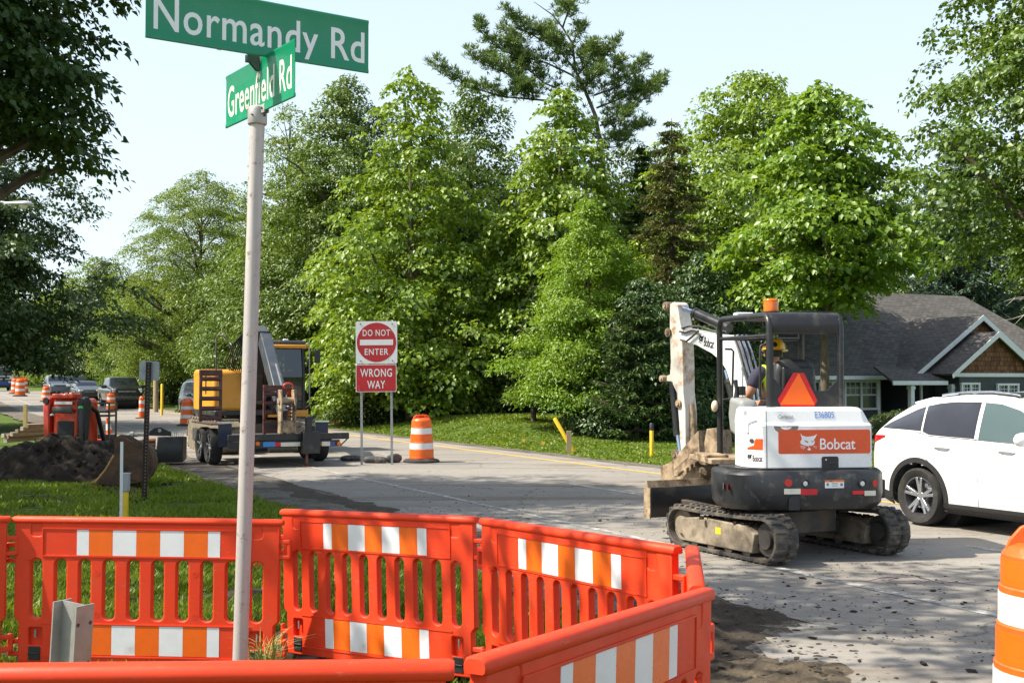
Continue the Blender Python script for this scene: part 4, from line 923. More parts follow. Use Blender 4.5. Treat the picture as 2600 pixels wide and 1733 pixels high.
    # raised maker's lettering, too small to read
    for x in (.10, BL - .10 - .09):
        me = text_mesh('URBANITE\n  WALL', .075, .014, extrude=.0012); mesh_obj('embossed_lettering', me, m_orange, p, frame((x, -W2 - .0002, .68 + .02), (1, 0, 0), (0, 0, 1)), 0)
    return t
def set_barrier(t, a, b):
    """left end a and right end b of the top rail, as seen from inside the loop"""
    a, b = Vector(a), Vector(b); x = b - a; x2 = Vector((x.x, x.y, 0)); L = x2.length
    yaw = math.atan2(x.y, x.x); pitch = -math.asin(max(-.2, min(.2, x.z / x.length)))
    t.rotation_euler = (0, pitch, yaw); t.scale = (x.length / BL, 1, 1)
    t.location = a - Vector((0, 0, .993))
def topat(xd, yd, Y): return atd(xd, yd, Y)
PA = topat(31, 1183, 7.85); PB = topat(650, 1191, 7.72)
PC = topat(657, 1167, 8.05); PD = topat(1106, 1185, 7.1)
PE = topat(1114, 1187, 7.0); PF = topat(1566, 1252, 5.45)
PG = topat(1590, 1250, 5.5); PH = topat(1600, 1340, 4.40)
PI = topat(1058, 1516, 2.66); PJ = topat(1612, 1351, 4.22)
PK = topat(1047, 1511, 2.70); PL = PK + Vector((-1.77, -.05, -.006))
b1 = barrier('barrier panel square to the view behind the street sign pole, grass through its slots'); set_barrier(b1, PA, PB)
b2 = barrier('barrier panel right of the street sign pole, joining the square rear one', b1); set_barrier(b2, PC, PD)
b3 = barrier('barrier panel running towards the mini excavator, in front of the white lane line', b1); set_barrier(b3, PE, PF)
b4 = barrier('barrier panel seen end on at the right corner of the loop, worn along its top', b1); set_barrier(b4, PG, PH)
b5 = barrier('barrier panel of the near right side whose outer face shows large sunlit stripes', b1); set_barrier(b5, PI, PJ)
b6 = barrier('nearest barrier panel along the bottom edge, only its top rail showing', b1); set_barrier(b6, PL, PK)
b7 = barrier('barrier panel cut off by the left edge beyond the square rear one', b1); set_barrier(b7, topat(24, 1183, 7.82) + Vector((-1.70, -.5, 0)), topat(24, 1183, 7.82))

# steel guide post standing inside the loop
def guide_post():
    p = atd(143, 1378, 4.5); t = thing('steel_post', 'short galvanised flanged steel post with bolt holes inside the barrier loop', 'post', (p.x, p.y, gzf(p.x, p.y)), R(-28))
    h = p.z - gzf(p.x, p.y); w2, d2, th = .042, .060, .006
    mb = MB()
    mb.box((0, -d2, h / 2), (w2 * 2, th, h)); mb.box((0, d2, h / 2), (w2 * 2, th, h)); mb.box((0, 0, h / 2), (th, d2 * 2 - th, h))
    o = mb.build('post', m_steel, t, smooth=0, mtx=Matrix.Rotation(R(4), 4, 'Y')); o.data.transform(Matrix.Rotation(R(90), 4, 'Z'))
    for z in (h - .07, h - .22, h - .36):
        for y, x in ((-d2 - .0035, .028), (-d2 - .0035, -.03)): hb = MB(); hb.cyl((x, y, z), (x, y + .0075, z), .008, n=12); o2 = hb.build('bolt_hole', m_darkmetal, o, smooth=0); o2.data.transform(Matrix.Rotation(R(90), 4, 'Z'))
guide_post()

# ------------------------------------------------------------ traffic barrels
m_barrelorange = pm('barrel_orange', (0.80, 0.105, 0.010), 0.45, var=0.07, vs=4, dirt=((0.40, 0.20, 0.10), .10, 5))
m_barrelwhite = pm('barrel_white_band', (0.72, 0.71, 0.70), 0.4, var=0.04, vs=6, dirt=((0.42, 0.36, 0.29), .16, 6))
def barrel(label, first=None, clean=True):
    if first is not None: t = copy_tree(first); t['label'] = label; return t
    t = thing('traffic_barrel', label, 'traffic barrel', group='orange and white traffic barrels')
    rs = [.285, .272, .259, .246, .233]; zs = [.10, .28, .455, .63, .80, .955]
    mb = MB(); prof = [(.0, .06), (.285, .06), (.292, .10)]
    for i in range(5):
        r = rs[i]; a, b = zs[i], zs[i + 1]; prof += [(r + .008, a + .004), (r + .008, a + .018), (r, a + .026), (r - .004, b - .004)]
    prof += [(.228, .962), (.20, 1.0), (.16, 1.015), (.0, 1.018)]
    mb.lathe(prof, 40); mb.build('body', m_barrelorange, t, smooth=30)
    for i in (1, 3):
        wb = MB(); r = rs[i]; a, b = zs[i], zs[i + 1]; wb.lathe([(r + .0015, a + .028), (r - .0015, b - .008)], 40); wb.build('white_band', m_barrelwhite, t, smooth=30, fix=False)
    for i in (0, 2, 4):
        wb = MB(); r = rs[i]; a, b = zs[i], zs[i + 1]; wb.lathe([(r + .0015, a + .028), (r - .0015, b - .008)], 40); wb.build('orange_band', m_sheetorange, t, smooth=30, fix=False)
    me = curve_mesh([[(-.205, -.02), (.205, -.02), (.19, .02), (.145, .075), (.11, .092), (-.11, .092), (-.145, .075), (-.19, .02)], rrect(-.075, .03, .075, .065, .016), circ(-.118, .052, .020, 12), circ(.118, .052, .020, 12)], .012, .006, 2); me.transform(M((0, 0, 1.005), (math.pi / 2, 0, 0)))
    mesh_obj('handle', me, m_barrelorange, t, None)
    bs = MB(); bs.lathe([(0, 0), (.42, 0), (.42, .04), (.38, .07), (.30, .085), (.0, .085)], 32); bs.build('base_ring', m_rubber, t, smooth=30)
    return t
def put(t, x, y, rz=0.0, s=1.0, dz=0.0): t.location = (x, y, gzf(x, y) + .014 + dz); t.rotation_euler = (0, 0, rz); t.scale = (s, s, s); return t
q = gd(968, 1062); br1 = put(barrel('dirty barrel on the pavement right of the wrong way sign, the most mud stained'), q.x, q.y, .3, .98)
q = atd(2424, 1262, 5.4); br2 = put(barrel('big near barrel cut by the right edge of the photo', br1), q.x, q.y, -.25, 1.0, q.z - gzf(q.x, q.y) - 1.0)
q = gd(430, 978); put(barrel('barrel beside the yellow excavator, in front of the dark parked car', br1), q.x, q.y, .5)
q = atd(255, 948, 71); put(barrel('barrel on the road just left of the black pickup', br1), q.x, q.y, 1.5)
q = atd(106, 908, 86); put(barrel('small far barrel left of the silver wagon', br1), q.x, q.y, .7, 1.05)
q = atd(138, 930, 60); put(barrel('barrel peeping over the red compact loader', br1), q.x, q.y, 2.7, 1.05)
q = atd(46, 909, 98); put(barrel('nearest of the three distant barrels by the bus', br1), q.x, q.y, .2, 1.4)
q = atd(35, 902, 112); put(barrel('leftmost of the three distant barrels by the bus', br1), q.x, q.y, .9, 1.4)
q = atd(55, 903, 118); put(barrel('rightmost of the three distant barrels by the bus', br1), q.x, q.y, .4, 1.4)
# slim channelizer
def channelizer():
    q = gd(325, 961); t = thing('channelizer', 'slim orange and white channelizer post between the pickup and the brown sign post', 'traffic cone', (q.x, q.y, gzf(q.x, q.y)))
    mb = MB(); mb.lathe([(0, .05), (.13, .05), (.12, 1.0), (.05, 1.08), (0, 1.08)], 20); mb.build('body', m_barrelorange, t)
    for z in (.35, .72):
        b = MB(); b.lathe([(.134 - .0105 * z, z), (.134 - .0105 * (z + .16), z + .16)], 20); b.build('white_band', m_barrelwhite, t, fix=False)
    b = MB(); b.box((0, 0, .03), (.45, .45, .06)); b.build('base', m_rubber, t, bevel=.015)
channelizer()
def cone(label, loc, lean, h=.9, first=None):
    if first is not None: t = copy_tree(first); t['label'] = label
    else:
        t = thing('traffic_cone', label, 'traffic cone', group='traffic cones by the soil heap')
        mb = MB(); mb.lathe([(.15, .03), (.145, .05), (.035, .86), (.03, .9), (0, .9)], 20); mb.build('cone', m_barrelorange, t)
        for z, w_ in ((.36, .12), (.58, .16)):
            b = MB(); r = lambda zz: .145 - .1358 * (zz - .05) + .002; b.lathe([(r(z), z), (r(z + w_), z + w_)], 20); b.build('white_band', m_barrelwhite, t, fix=False)
        b = MB(); b.box((0, 0, .016), (.36, .36, .032)); b.build('base', m_rubber, t, bevel=.01)
    t.location = loc; t.rotation_euler = lean; t.scale = (h / .9,) * 3; return t
q = gd(258, 1037); q.z = gzf(q.x, q.y); c1 = cone('tilted banded cone between the soil heap and the rusty bucket', (q.x, q.y, q.z), (0, R(-9), .3), .9)
q = Vector((-10.9, 25.2, gzf(-10.9, 25.2))); cone('orange cone half buried behind the soil heap beside the lumber', (q.x, q.y, q.z), (0, R(-10), 1.0), .75, c1)

# ------------------------------------------------------------ do not enter / wrong way sign
m_signred = pm('sign_red', (0.42, 0.008, 0.014), 0.35, var=0.06, vs=4, coat=0.15, dirt=((0.6, 0.45, 0.42), .02, 9))
m_signwhite = pm('sign_white', (0.70, 0.71, 0.71), 0.35, var=0.03, dirt=((0.4, 0.38, 0.33), .04, 8))
def wrong_way():
    Y = 26.2; c = atd(868, 786, Y); g = gzf(c.x, c.y); W = wid(95, Y)
    t = thing('traffic_sign', 'red and white do not enter sign over a wrong way plate on two perforated posts', 'road sign', (c.x, c.y, g), R(2))
    t.rotation_euler = (0, R(-.6), R(1))
    cz = c.z - g; fr = lambda z, y=-.03: frame((0, y, z), (1, 0, 0), (0, 0, 1))
    h = W / 2 * 1.02
    me = curve_mesh([rrect(-W / 2, -h, W / 2, h, .04)], .0015, .0005); plate = mesh_obj('upper_plate', me, m_signwhite, t, fr(cz))
    rb = MB(); rb.lathe([(0, 0), (W * .475, 0), (W * .475, .001), (0, .001)], 48); o = rb.build('red_disc', m_signred, plate, smooth=0); o.data.transform(fr(cz, -.0325))
    bb = MB(); bb.box((0, 0, 0), (W * .80, W * .135, .001)); o2 = bb.build('white_bar', m_signwhite, plate, smooth=0); o2.data.transform(fr(cz, -.0345))
    for s, dz, wd in (('DO NOT', .165, W * .66), ('ENTER', -.312, W * .57)):
        me = text_mesh(s, wd, W * .155, bold=.010, spacing=1.12, align='CENTER'); mesh_obj('lettering', me, m_signwhite, plate, fr(cz + dz * W * .96, -.0345), 0)
    z2 = atd(868, 868, Y).z - g; W2 = wid(93, Y); H2 = wid(63, Y)
    me = curve_mesh([rrect(-W2 / 2, -H2 / 2, W2 / 2, H2 / 2, .03)], .0015, .0005); p2 = mesh_obj('lower_plate', me, m_signwhite, t, fr(z2) @ Matrix.Translation((-.012, 0, 0)))
    me = curve_mesh([rrect(-W2 / 2 + .012, -H2 / 2 + .012, W2 / 2 - .012, H2 / 2 - .012, .025)], .0005); mesh_obj('red_field', me, m_signred, p2, fr(z2, -.0325) @ Matrix.Translation((-.012, 0, 0)), 0)
    for s, dz, wd in (('WRONG', .035, W2 * .78), ('WAY', -.235, W2 * .44)):
        me = text_mesh(s, wd, H2 * .30, bold=.010, spacing=1.1, align='CENTER'); mesh_obj('lettering', me, m_signwhite, p2, fr(z2 + dz * H2 / .42 * .42 / .63 * 1.0, -.0345) @ Matrix.Translation((-.012, 0, 0)), 0)
    for x in (-.35, .35):
        for z in (cz + h - .06, cz - h + .06, z2 + H2 / 2 - .05, z2 - H2 / 2 + .04): bt = MB(); bt.cyl((x, -.033, z), (x, -.042, z), .014, n=8); bt.build('bolt', m_darkmetal, plate if z > z2 + H2 / 2 else p2)
    for x in (-.345, .32):
        m = MB(); top = cz + h - .02
        m.box((x - .022, -.003, top / 2), (.006, .036, top)); m.box((x + .022, -.003, top / 2), (.006, .036, top)); m.box((x, .018, top / 2), (.05, .006, top)); 
        m.box((x, -.019, top / 2), (.050, .004, top)); o = m.build('post', dotmat('perforated_steel', (.42, .43, .43), (.05, .05, .05), x, .045, .010, .5), t, smooth=0)
wrong_way()
# sandbags at the feet of the sign
m_bag = pm('dark_sandbag', (0.045, 0.045, 0.045), .7, var=.3, vs=10, bump=.3, bs=30, dirt=((0.20, .17, .13), .2, 6))
def sandbag(label, x, y, rz, s, flop, first=None):
    mb = MB(); rng = np.random.default_rng(int(abs(x) * 100)); rings = []
    for i in range(9):
        u = i / 8 * 2 - 1; w_ = (1 - abs(u) ** 3 * .75) * .19; h_ = (.5 + .5 * (1 - u * u)) * .12; r = []
        for k in range(14):
            a = 2 * math.pi * k / 14; q = .85 + .3 * mnoise.noise((u * 2 + x, math.cos(a) * 1.5, math.sin(a) * 1.5 + y))
            r.append((u * .36, w_ * math.cos(a) * q, max(.0, .07 + h_ * math.sin(a) * q)))
        rings.append(r)
    mb.loft(rings); o = mb.build('sandbag', m_bag, None, smooth=60, sub=1); o.location = (x, y, gzf(x, y) + .012); o.rotation_euler = (0, 0, rz); o.scale = (s, s, s * flop)
    return tag(o, label, 'sandbag', 'dark sandbags weighting the sign posts')
for lab, xd, yd, rz, s, fl in [('flattened sandbag left of the left sign post', 808, 1059, .2, .75, 1.1), ('creased sandbag between the two sign posts', 862, 1064, -.1, .8, 1.2), ('upright bunched sandbag against the right sign post', 905, 1063, .9, .65, 1.9)]:
    q = gd(xd, yd); sandbag(lab, q.x, q.y, rz, s, fl)

# ------------------------------------------------------------ marker posts and stakes
def marker(name, label, xd, yt, yb, Y, rad, mat, cap=None, lean=0.0, group=None, sq=False):
    b = atd(xd, yb, Y); g = gzf(b.x, b.y); h = atd(xd, yt, Y).z - g + .02
    t = thing(name, label, 'marker post', (b.x, b.y, g - .02), rot=(0, lean, 0), group=group); mb = MB()
    if sq: mb.box((0, 0, h / 2), (rad * 2, rad * 1.4, h))
    else: mb.lathe([(0, 0), (rad, 0), (rad, h - rad * .5), (rad * .7, h), (0, h)], 14)
    mb.build('post', mat, t, bevel=.004 if sq else 0)
    if cap: c = MB(); c.lathe([(rad * 1.06, h - .17), (rad * 1.06, h - rad * .3), (rad * .7, h + .012), (0, h + .012)], 14); c.build('cap', cap, t)
    return t
marker('marker_post', 'upright yellow marker post with black cap on the far lawn', 1497, 972, 1058, 29.5, .05, m_yellowpost, m_black2)
q = gd(1319, 1037); t = marker('marker_post', 'leaning yellow marker post on the far lawn beside a short wooden stake', 1319, 957, 1038, q.y, .055, m_yellowpost, None, R(-30)); 
kids(t)[0].scale = (1, 1, 1.12)
marker('wooden_stake', 'short grey wooden stake crossing the leaning yellow post', 1307, 989, 1040, q.y - .4, .06, m_wood, sq=True)
marker('marker_post', 'small yellow marker post on the grass right of the black pickup', 372, 881, 915, 62, .07, m_yellowpost)
marker('marker_post', 'tiny distant yellow post left of the silver wagon', 118, 860, 884, 105, .10, m_yellowpost)
marker('utility_pole', 'cut grey wooden pole on the grass behind the pickup', 358, 850, 905, 68, .15, m_wood)
marker('wooden_stake', 'yellowish wooden stake behind the lumber stack', 58, 928, 962, 34, .05, pm('raw_stake', (.5, .36, .14), .8, var=.2), sq=True)
for k, (xd, yd) in enumerate([(1242, 1028), (1197, 1022)]):
    q = gd(xd, yd); t = thing('marker_flag', ['yellow pin flag on the lawn by the road edge', 'faint yellow pin flag left of the other on the lawn'][k], 'flag', (q.x, q.y, gzf(q.x, q.y)), group='pin flags on the far lawn')
    mb = MB(); mb.cyl((0, 0, 0), (.02, 0, .17), .004, n=6); mb.build('wire', m_steel, t); mb = MB(); mb.box((.06, 0, .13), (.10, .003, .09), (0, .3, 0)); mb.build('flag', m_yellowpost, t)
# brown perforated sign post seen from behind
def brown_post():
    b = gd(331, 1150, .0); g = gzf(b.x, b.y); Y = b.y; h = atd(339, 828, Y).z - g
    t = thing('sign_post', 'dark brown perforated post with the blank grey back of a small sign', 'sign post', (b.x, b.y, g - .02), rot=(0, R(1.3), 0)); w_ = .034
    mb = MB(); mb.box((0, 0, h / 2), (w_ * 2, w_ * 2, h)); o = mb.build('post', dotmat('brown_perforated_steel', (.030, .014, .012), (.20, .16, .13), w_ * .35, .052, .0105, .2), t, bevel=.006)
    me = curve_mesh([rrect(-wid(23, Y) , -wid(22, Y), wid(23, Y), wid(22, Y), .03)], .002); mesh_obj('sign_plate', me, pm('bare_aluminium', (.36, .38, .40), .45, .5, var=.08, vs=3), t, frame((0, .045, h - wid(20, Y)), (1, 0, 0), (0, 0, 1)))
brown_post()
# white stake with a grey box on a yellow post
def meter():
    b = atd(278, 1183, 14.6); g = gzf(b.x, b.y)
    t = thing('white_stake', 'thin white plastic stake beside the small grey utility box', 'stake', (b.x, b.y, g)); h = atd(278, 1014, 14.6).z - g
    mb = MB(); mb.box((0, 0, h / 2), (.036, .012, h)); mb.build('stake', pm('white_plastic', (.72, .72, .72), .5, var=.05), t, bevel=.003)
    b = atd(287, 1183, 14.9); g = gzf(b.x, b.y); Z = lambda y: atd(287, y, 14.9).z - g
    t = thing('utility_box', 'grey utility box mounted on a yellow post in the near grass', 'utility box', (b.x, b.y, g))
    mb = MB(); mb.box((0, 0, Z(1120) / 2), (.075, .06, Z(1120))); mb.build('post', m_yellowpost, t, bevel=.01)
    mb = MB(); mb.box((0, 0, Z(1108)), (.105, .085, wid(41, 14.9))); bx = mb.build('box', pm('grey_box', (.33, .35, .36), .5, var=.06), t, bevel=.014)
    mb = MB(); mb.box((0, 0, Z(1087) + .0), (.115, .095, .02)); mb.build('lid', pm('grey_box_lid', (.38, .40, .41), .5, var=.06), bx, bevel=.006)
meter()
# street lamp reaching in from the left
def lamp():
    Y = 34.0; e = atd(76, 476, Y); px = atd(-70, 470, Y).x
    t = thing('street_lamp', 'pale street lamp head on a long arm reaching in from the left edge', 'street lamp', (px, Y, gzf(px, Y))); g = gzf(px, Y)
    m = pm('lamp_grey', (.55, .57, .58), .4, .3, var=.05); z = e.z - g; x = e.x - px
    mb = MB(); mb.tube([(0, 0, 0), (0, 0, z * .6), (0, 0, z - .25)], [.11, .09, .07], 12); mb.build('pole', m, t)
    mb = MB(); mb.tube([(0, 0, z - .35), (.25, 0, z + .05), (.8, 0, z + .17), (x - .75, 0, z + .12)], .035, 8); mb.build('arm', m, t)
    mb = MB(); rings = []
    for u, w_, h_ in ((0, .05, .05), (.12, .08, .06), (.3, .13, .08), (.6, .16, .10), (.75, .14, .08), (.82, .05, .03)):
        rings.append([(x - .82 + u, w_ * math.cos(a), z + .10 - u * .02 + h_ * math.sin(a) * (1.0 if math.sin(a) > 0 else .5)) for a in np.linspace(0, 6.283, 15)[:-1]])
    mb.loft(rings); hd = mb.build('lamp_head', m, t, smooth=60)
    mb = MB(); mb.lathe([(0, -.11), (.07, -.10), (.11, -.06), (.125, 0)], 20, mtx=M((x - .28, 0, z + .06))); mb.build('lens', m_lens_wht, hd, smooth=60)
lamp()
# ------------------------------------------------------------ white mini excavator
m_hood = pm('gloss_white_hood', (0.82, 0.82, 0.82), 0.28, var=0.015, coat=0.5)
m_cw = pm('counterweight_black', (0.022, 0.023, 0.026), 0.42, var=0.25, vs=3, bump=0.06, bs=90, dirt=((0.13, 0.115, 0.095), .12, 7), coat=.1)
m_panelred = pm('orange_red_panel', (0.66, 0.075, 0.010), 0.3, var=0.10, vs=1.5, coat=.3)
m_decalblue = pm('blue_decal', (0.07, 0.22, 0.62), .4); m_decalblack = pm('black_decal', (0.012, 0.012, 0.013), .4); m_decalgrey = pm('grey_decal', (0.22, 0.20, 0.17), .5, var=.2, vs=30)
m_decalwhite = pm('white_decal', (0.78, 0.80, 0.82), .35, var=.02); m_tapered = pm('red_tape', (0.58, 0.012, 0.02), .35, var=.1, vs=8); m_tapewhite = pm('cream_tape', (0.68, 0.66, 0.55), .4, var=.06, dirt=((.3, .25, .2), .1, 9))
m_smvo = pm('fluorescent_orange', (1.0, 0.14, 0.006), .4, var=.02); m_smvr = pm('dark_red_reflector', (0.62, 0.008, 0.012), .3, var=.08, vs=30)
m_trackmud = pm('dusty_track_frame', (0.27, 0.225, 0.165), .75, var=.25, vs=4, bump=.25, bs=30, dirt=((.13, .10, .07), .35, 5))
m_trackrub = pm('dusty_track_rubber', (0.050, 0.046, 0.042), .8, var=.3, vs=5, bump=.3, bs=40, dirt=((.17, .14, .105), .30, 6))
m_greyplast = pm('grey_console', (0.24, 0.25, 0.25), .5, var=.08)
MC, MR = Vector((3.0, 13.1, gzf(3.0, 13.1) + .012)), R(7)
MW = Matrix.Translation(MC) @ Matrix.Rotation(MR, 4, 'Z'); MI = MW.inverted()
def hit(px, py, P0, n):
    O = MI @ Vector((0, 0, H)); D = (MI.to_3x3() @ Vector(ray(px, py))); t = (Vector(P0) - O).dot(Vector(n)) / D.dot(Vector(n)); return O + D * t
def cA(x, y): return 1880 + x * .17857, 1030 + y * .17857
def cB(x, y): return 1650 + x * .28054, 760 + y * .28054
def cC(x, y): return 1880 + x * .1467, 830 + y * .1467
def c4p(x, y): return 1640 + x * .48463, 720 + y * .48463
def locY(px, py, Y): return MI @ at(px, py, Y)
def cat_head(k=1.0):
    """tufted cat face emblem in a unit box, as outlines and holes"""
    head = [(.02, 1.0), (.10, .86), (.30, .80), (.42, .79), (.56, .80), (.78, .84), (.92, .93), (.84, .74), (.76, .63), (.80, .48), (.78, .38), (.70, .30), (.62, .27), (.56, .26), (.50, .30), (.44, .25), (.34, .26), (.22, .30), (.06, .36), (.0, .46), (.05, .58), (.10, .64), (.06, .80)]
    eyes = [[(.20, .62), (.34, .56), (.46, .50), (.42, .44), (.30, .48)], [(.60, .50), (.72, .58), (.74, .52), (.66, .46)]]
    extra = [[(.40, .10), (.50, .14), (.56, .12), (.58, .02), (.50, .0), (.42, .01)], [(.0, .24), (.20, .27), (.20, .255), (.0, .215)], [(.04, .15), (.24, .24), (.25, .22), (.05, .125)], [(.14, .08), (.28, .21), (.30, .195), (.16, .06)],
             [(.76, .26), (.92, .22), (.92, .20), (.76, .245)], [(.72, .24), (.90, .13), (.89, .115), (.71, .225)], [(.46, .26), (.50, .24), (.49, .17), (.46, .18)]]
    return [[(x * k, y * k) for x, y in sp] for sp in [head] + eyes + extra]
def digger():
    t = thing('mini_excavator', 'white tracked mini excavator with black canopy, orange triangle and lettering on its back', 'excavator', MC, MR)
    FR = lambda y, x=0, z=0: frame((x, y, z), (1, 0, 0), (0, 0, 1))
    # --- black counterweight
    yr = -.88
    plan = [(-.66, .36), (-.80, .06), (-.88, -.20), (-.905, -.38), (-.89, -.55), (-.83, -.70), (-.72, -.82), (-.58, yr), (-.3, yr - .012), (0, yr - .016), (.3, yr - .012), (.58, yr), (.72, -.82), (.83, -.70), (.89, -.52), (.905, -.30), (.90, .42)]
    def ring(pl, s, z, dy=0): return [(x * s, y * s + dy, z) for x, y in pl]
    mb = MB(); mb.loft([ring(plan, .93, .535), ring(plan, .985, .60), ring(plan, 1.0, .70), ring(plan, 1.0, .90), ring(plan, .985, .925), ring(plan, .96, .945)])
    cw = mb.build('counterweight', m_cw, t, bevel=.012, smooth=30)
    mb = MB(); mb.loft([ring(plan, .90, .945), ring(plan, .90, .965)]); mb.build('deck_plate', m_cw, t)
    # lower notch and side step on the casting
    y1 = yr - .0165
    nt_ = MB(); a = hit(*cA(690, 1440), (0, y1, 0), (0, 1, 0)); b = hit(*cA(838, 1290), (0, y1, 0), (0, 1, 0))
    me = curve_mesh([[(a.x, a.z - .03), (b.x, a.z - .03)] + [((a.x + b.x) / 2 + (b.x - a.x) / 2 * math.cos(q), b.z - .04 + .05 * math.sin(q)) for q in np.linspace(0, math.pi, 9)]], .002); mesh_obj('tow_recess', me, m_black2, cw, FR(y1 - .001), 0)
    st = MB(); st.box((.90, -.42, .72), (.05, .30, .20)); st.build('side_step', m_cw, cw, bevel=.015)
    def decal(name, outlines, mat, par, y, th=.0008): 
        me = curve_mesh(outlines, th); return mesh_obj(name, me, mat, par, FR(y), 0)
    def rect(fx, x0, y0, x1, y1_, yl, r=.004):
        p, q = hit(*fx(x0, y0), (0, yl, 0), (0, 1, 0)), hit(*fx(x1, y1_), (0, yl, 0), (0, 1, 0)); return rrect(min(p.x, q.x), min(p.z, q.z), max(p.x, q.x), max(p.z, q.z), r, 4)
    yd = y1 - .002
    def disc(fx, x, y, r, yl): p = hit(*fx(x, y), (0, yl, 0), (0, 1, 0)); return circ(p.x, p.z, r, 24)
    decal('red_reflector', [disc(cA, 683, 1092, .040, yd)], m_lens_red, cw, yd - .001, .002)
    decal('reflective_tape', [rect(cA, 622, 1176, 856, 1252, yd)], m_tapewhite, cw, yd); decal('reflective_tape', [rect(cA, 857, 1180, 1090, 1262, yd)], m_tapered, cw, yd)
    p5 = .58; ym = yr - .010
    decal('red_reflector', [[(x * 1.0, z) for x, z in [( (lambda q: q)(hit(*cA(1915, 1100), (0, ym, 0), (0, 1, 0))).x + .022 * math.cos(a_), hit(*cA(1915, 1100), (0, ym, 0), (0, 1, 0)).z + .036 * math.sin(a_)) for a_ in np.linspace(0, 6.28, 21)[:-1]]]], m_lens_red, cw, ym - .004, .002)
    decal('reflective_tape', [rect(cA, 1590, 1203, 1762, 1252, ym)], m_tapered, cw, ym - .004); decal('reflective_tape', [rect(cA, 1763, 1203, 1922, 1272, ym)], m_tapewhite, cw, ym - .004)
    for x, y in ((918, 1103), (1730, 1103)):
        p = hit(*cA(x, y), (0, yd, 0), (0, 1, 0)); l = MB(); l.lathe([(.026, .0), (.036, .006), (.044, .006), (.046, 0)], 24, mtx=M((p.x + .01, yd + .002, p.z), (math.pi / 2, 0, 0))); hs = l.build('lamp_housing', m_black2, cw, smooth=50)
        l = MB(); l.lathe([(0, .004), (.018, .003), (.026, 0)], 20, mtx=M((p.x + .004, yd + .0015, p.z), (math.pi / 2, 0, 0))); l.build('work_lamp', m_lens_wht, hs, smooth=50, fix=False)
    lab_ = decal('warning_label', [rect(cA, 1203, 1078, 1474, 1165, yd)], m_decalwhite, cw, yd); decal('orange_strip', [rect(cA, 1203, 1054, 1474, 1079, yd)], m_lens_amb, lab_, yd)
    for (x0, yy0, x1, yy1) in ((1225, 1096, 1255, 1136), (1420, 1096, 1455, 1136), (1300, 1094, 1385, 1100), (1300, 1112, 1385, 1116), (1300, 1132, 1385, 1138)):
        decal('pictogram', [rect(cA, x0, yy0, x1, yy1, yd, .001)], m_decalgrey, lab_, yd - .001)
    p = hit(*cA(1262, 1076), (0, yd, 0), (0, 1, 0)); me = text_mesh('WARNING', .030, .008, bold=.02, extrude=.0006); mesh_obj('lettering', me, m_decalblack, lab_, FR(yd - .0012, p.x + .004, p.z), 0)
    # left corner tape
    lt = MB(); lt.box((-.868, -.60, .775), (.002, .10, .06), (0, 0, R(-20))); lt.build('reflective_tape', m_tapewhite, cw, smooth=0); lt = MB(); lt.box((-.842, -.694, .772), (.002, .09, .06), (0, 0, R(-32))); lt.build('reflective_tape', m_tapered, cw, smooth=0)
    # --- white hood
    yh = -.80
    hp = [(-.645, -.30), (-.65, -.45), (-.648, -.56), (-.625, -.64), (-.50, yh + .012), (-.47, yh), (.60, yh), (.68, yh + .03), (.775, -.56), (.80, -.35), (.80, .05)]
    def hr(z, inl, inr, iny): 
        out = []
        for x, y in hp:
            xx = x + (inl if x < -.49 else 0) - (inr * min(1, (x - .55) / .2) if x > .55 else 0); out.append((xx, y + iny * (1 if y < -.5 else .3), z))
        return out
    hd = MB(); hd.loft([hr(.967, 0, 0, 0), hr(1.20, 0, 0, .0), hr(1.405, .0, .0, .0), hr(1.435, .0, .015, .035), hr(1.56, .02, .11, .055), hr(1.59, .05, .15, .11), hr(1.595, .10, .2, .2)])
    hood = hd.build('hood', m_hood, t, bevel=.008, smooth=28)
    yb = yh - .0015
    P_ = lambda x, y, yl=yb: hit(*cA(x, y), (0, yl, 0), (0, 1, 0))
    pr = decal('red_panel', [rect(cA, 538, 340, 1848, 672, yb, .022)], m_panelred, hood, yb, .002)
    a, b = P_(850, 632, yb), P_(1085, 385, yb); W_ = b.x - a.x; Hh = b.z - a.z
    me = curve_mesh([[(x * W_ / .92, y * Hh) for x, y in sp] for sp in cat_head()], .0008); mesh_obj('cat_emblem', me, m_decalwhite, pr, FR(yb - .003, a.x, a.z), 0)
    a, b = P_(1132, 615, yb), P_(1632, 450, yb); me = text_mesh('Bobcat', b.x - a.x, b.z - a.z, bold=.006, spacing=.98); mesh_obj('lettering', me, m_decalwhite, pr, FR(yb - .003, a.x, a.z), 0)
    a, b = P_(1062, 172, yh + .04), P_(1322, 108, yh + .06); me = text_mesh('E36805', b.x - a.x, .075, bold=.0, extrude=.0008)
    mt_ = frame((a.x, yh + .0345 + (a.z - 1.435) * .16 - .003, a.z), (1, 0, 0), (0, .16, 1)); mesh_obj('number_lettering', me, m_decalblue, hood, mt_, 0)
    a, b = P_(538, 182, yh + .04), P_(750, 145, yh + .04); me = text_mesh('Carleton', b.x - a.x, .046, bold=.0, extrude=.0008, shear=.3); mesh_obj('dealer_lettering', me, m_decalgrey, hood, frame((a.x, yh + .034 + (a.z - 1.435) * .16 - .003, a.z), (1, 0, 0), (0, .16, 1)), 0)
    a = P_(650, 215, yb); r_ = .135 * .99
    halfm = [(a.x + r_ * math.cos(q), 1.404 + .085 * math.sin(q)) for q in np.linspace(math.pi, 2 * math.pi, 19)]; inner = [(a.x + r_ * .45 * math.cos(q), 1.394 + .03 * math.sin(q)) for q in np.linspace(math.pi, 2 * math.pi, 9)]
    decal('dealer_emblem', [halfm, inner], m_decalgrey, hood, yb)
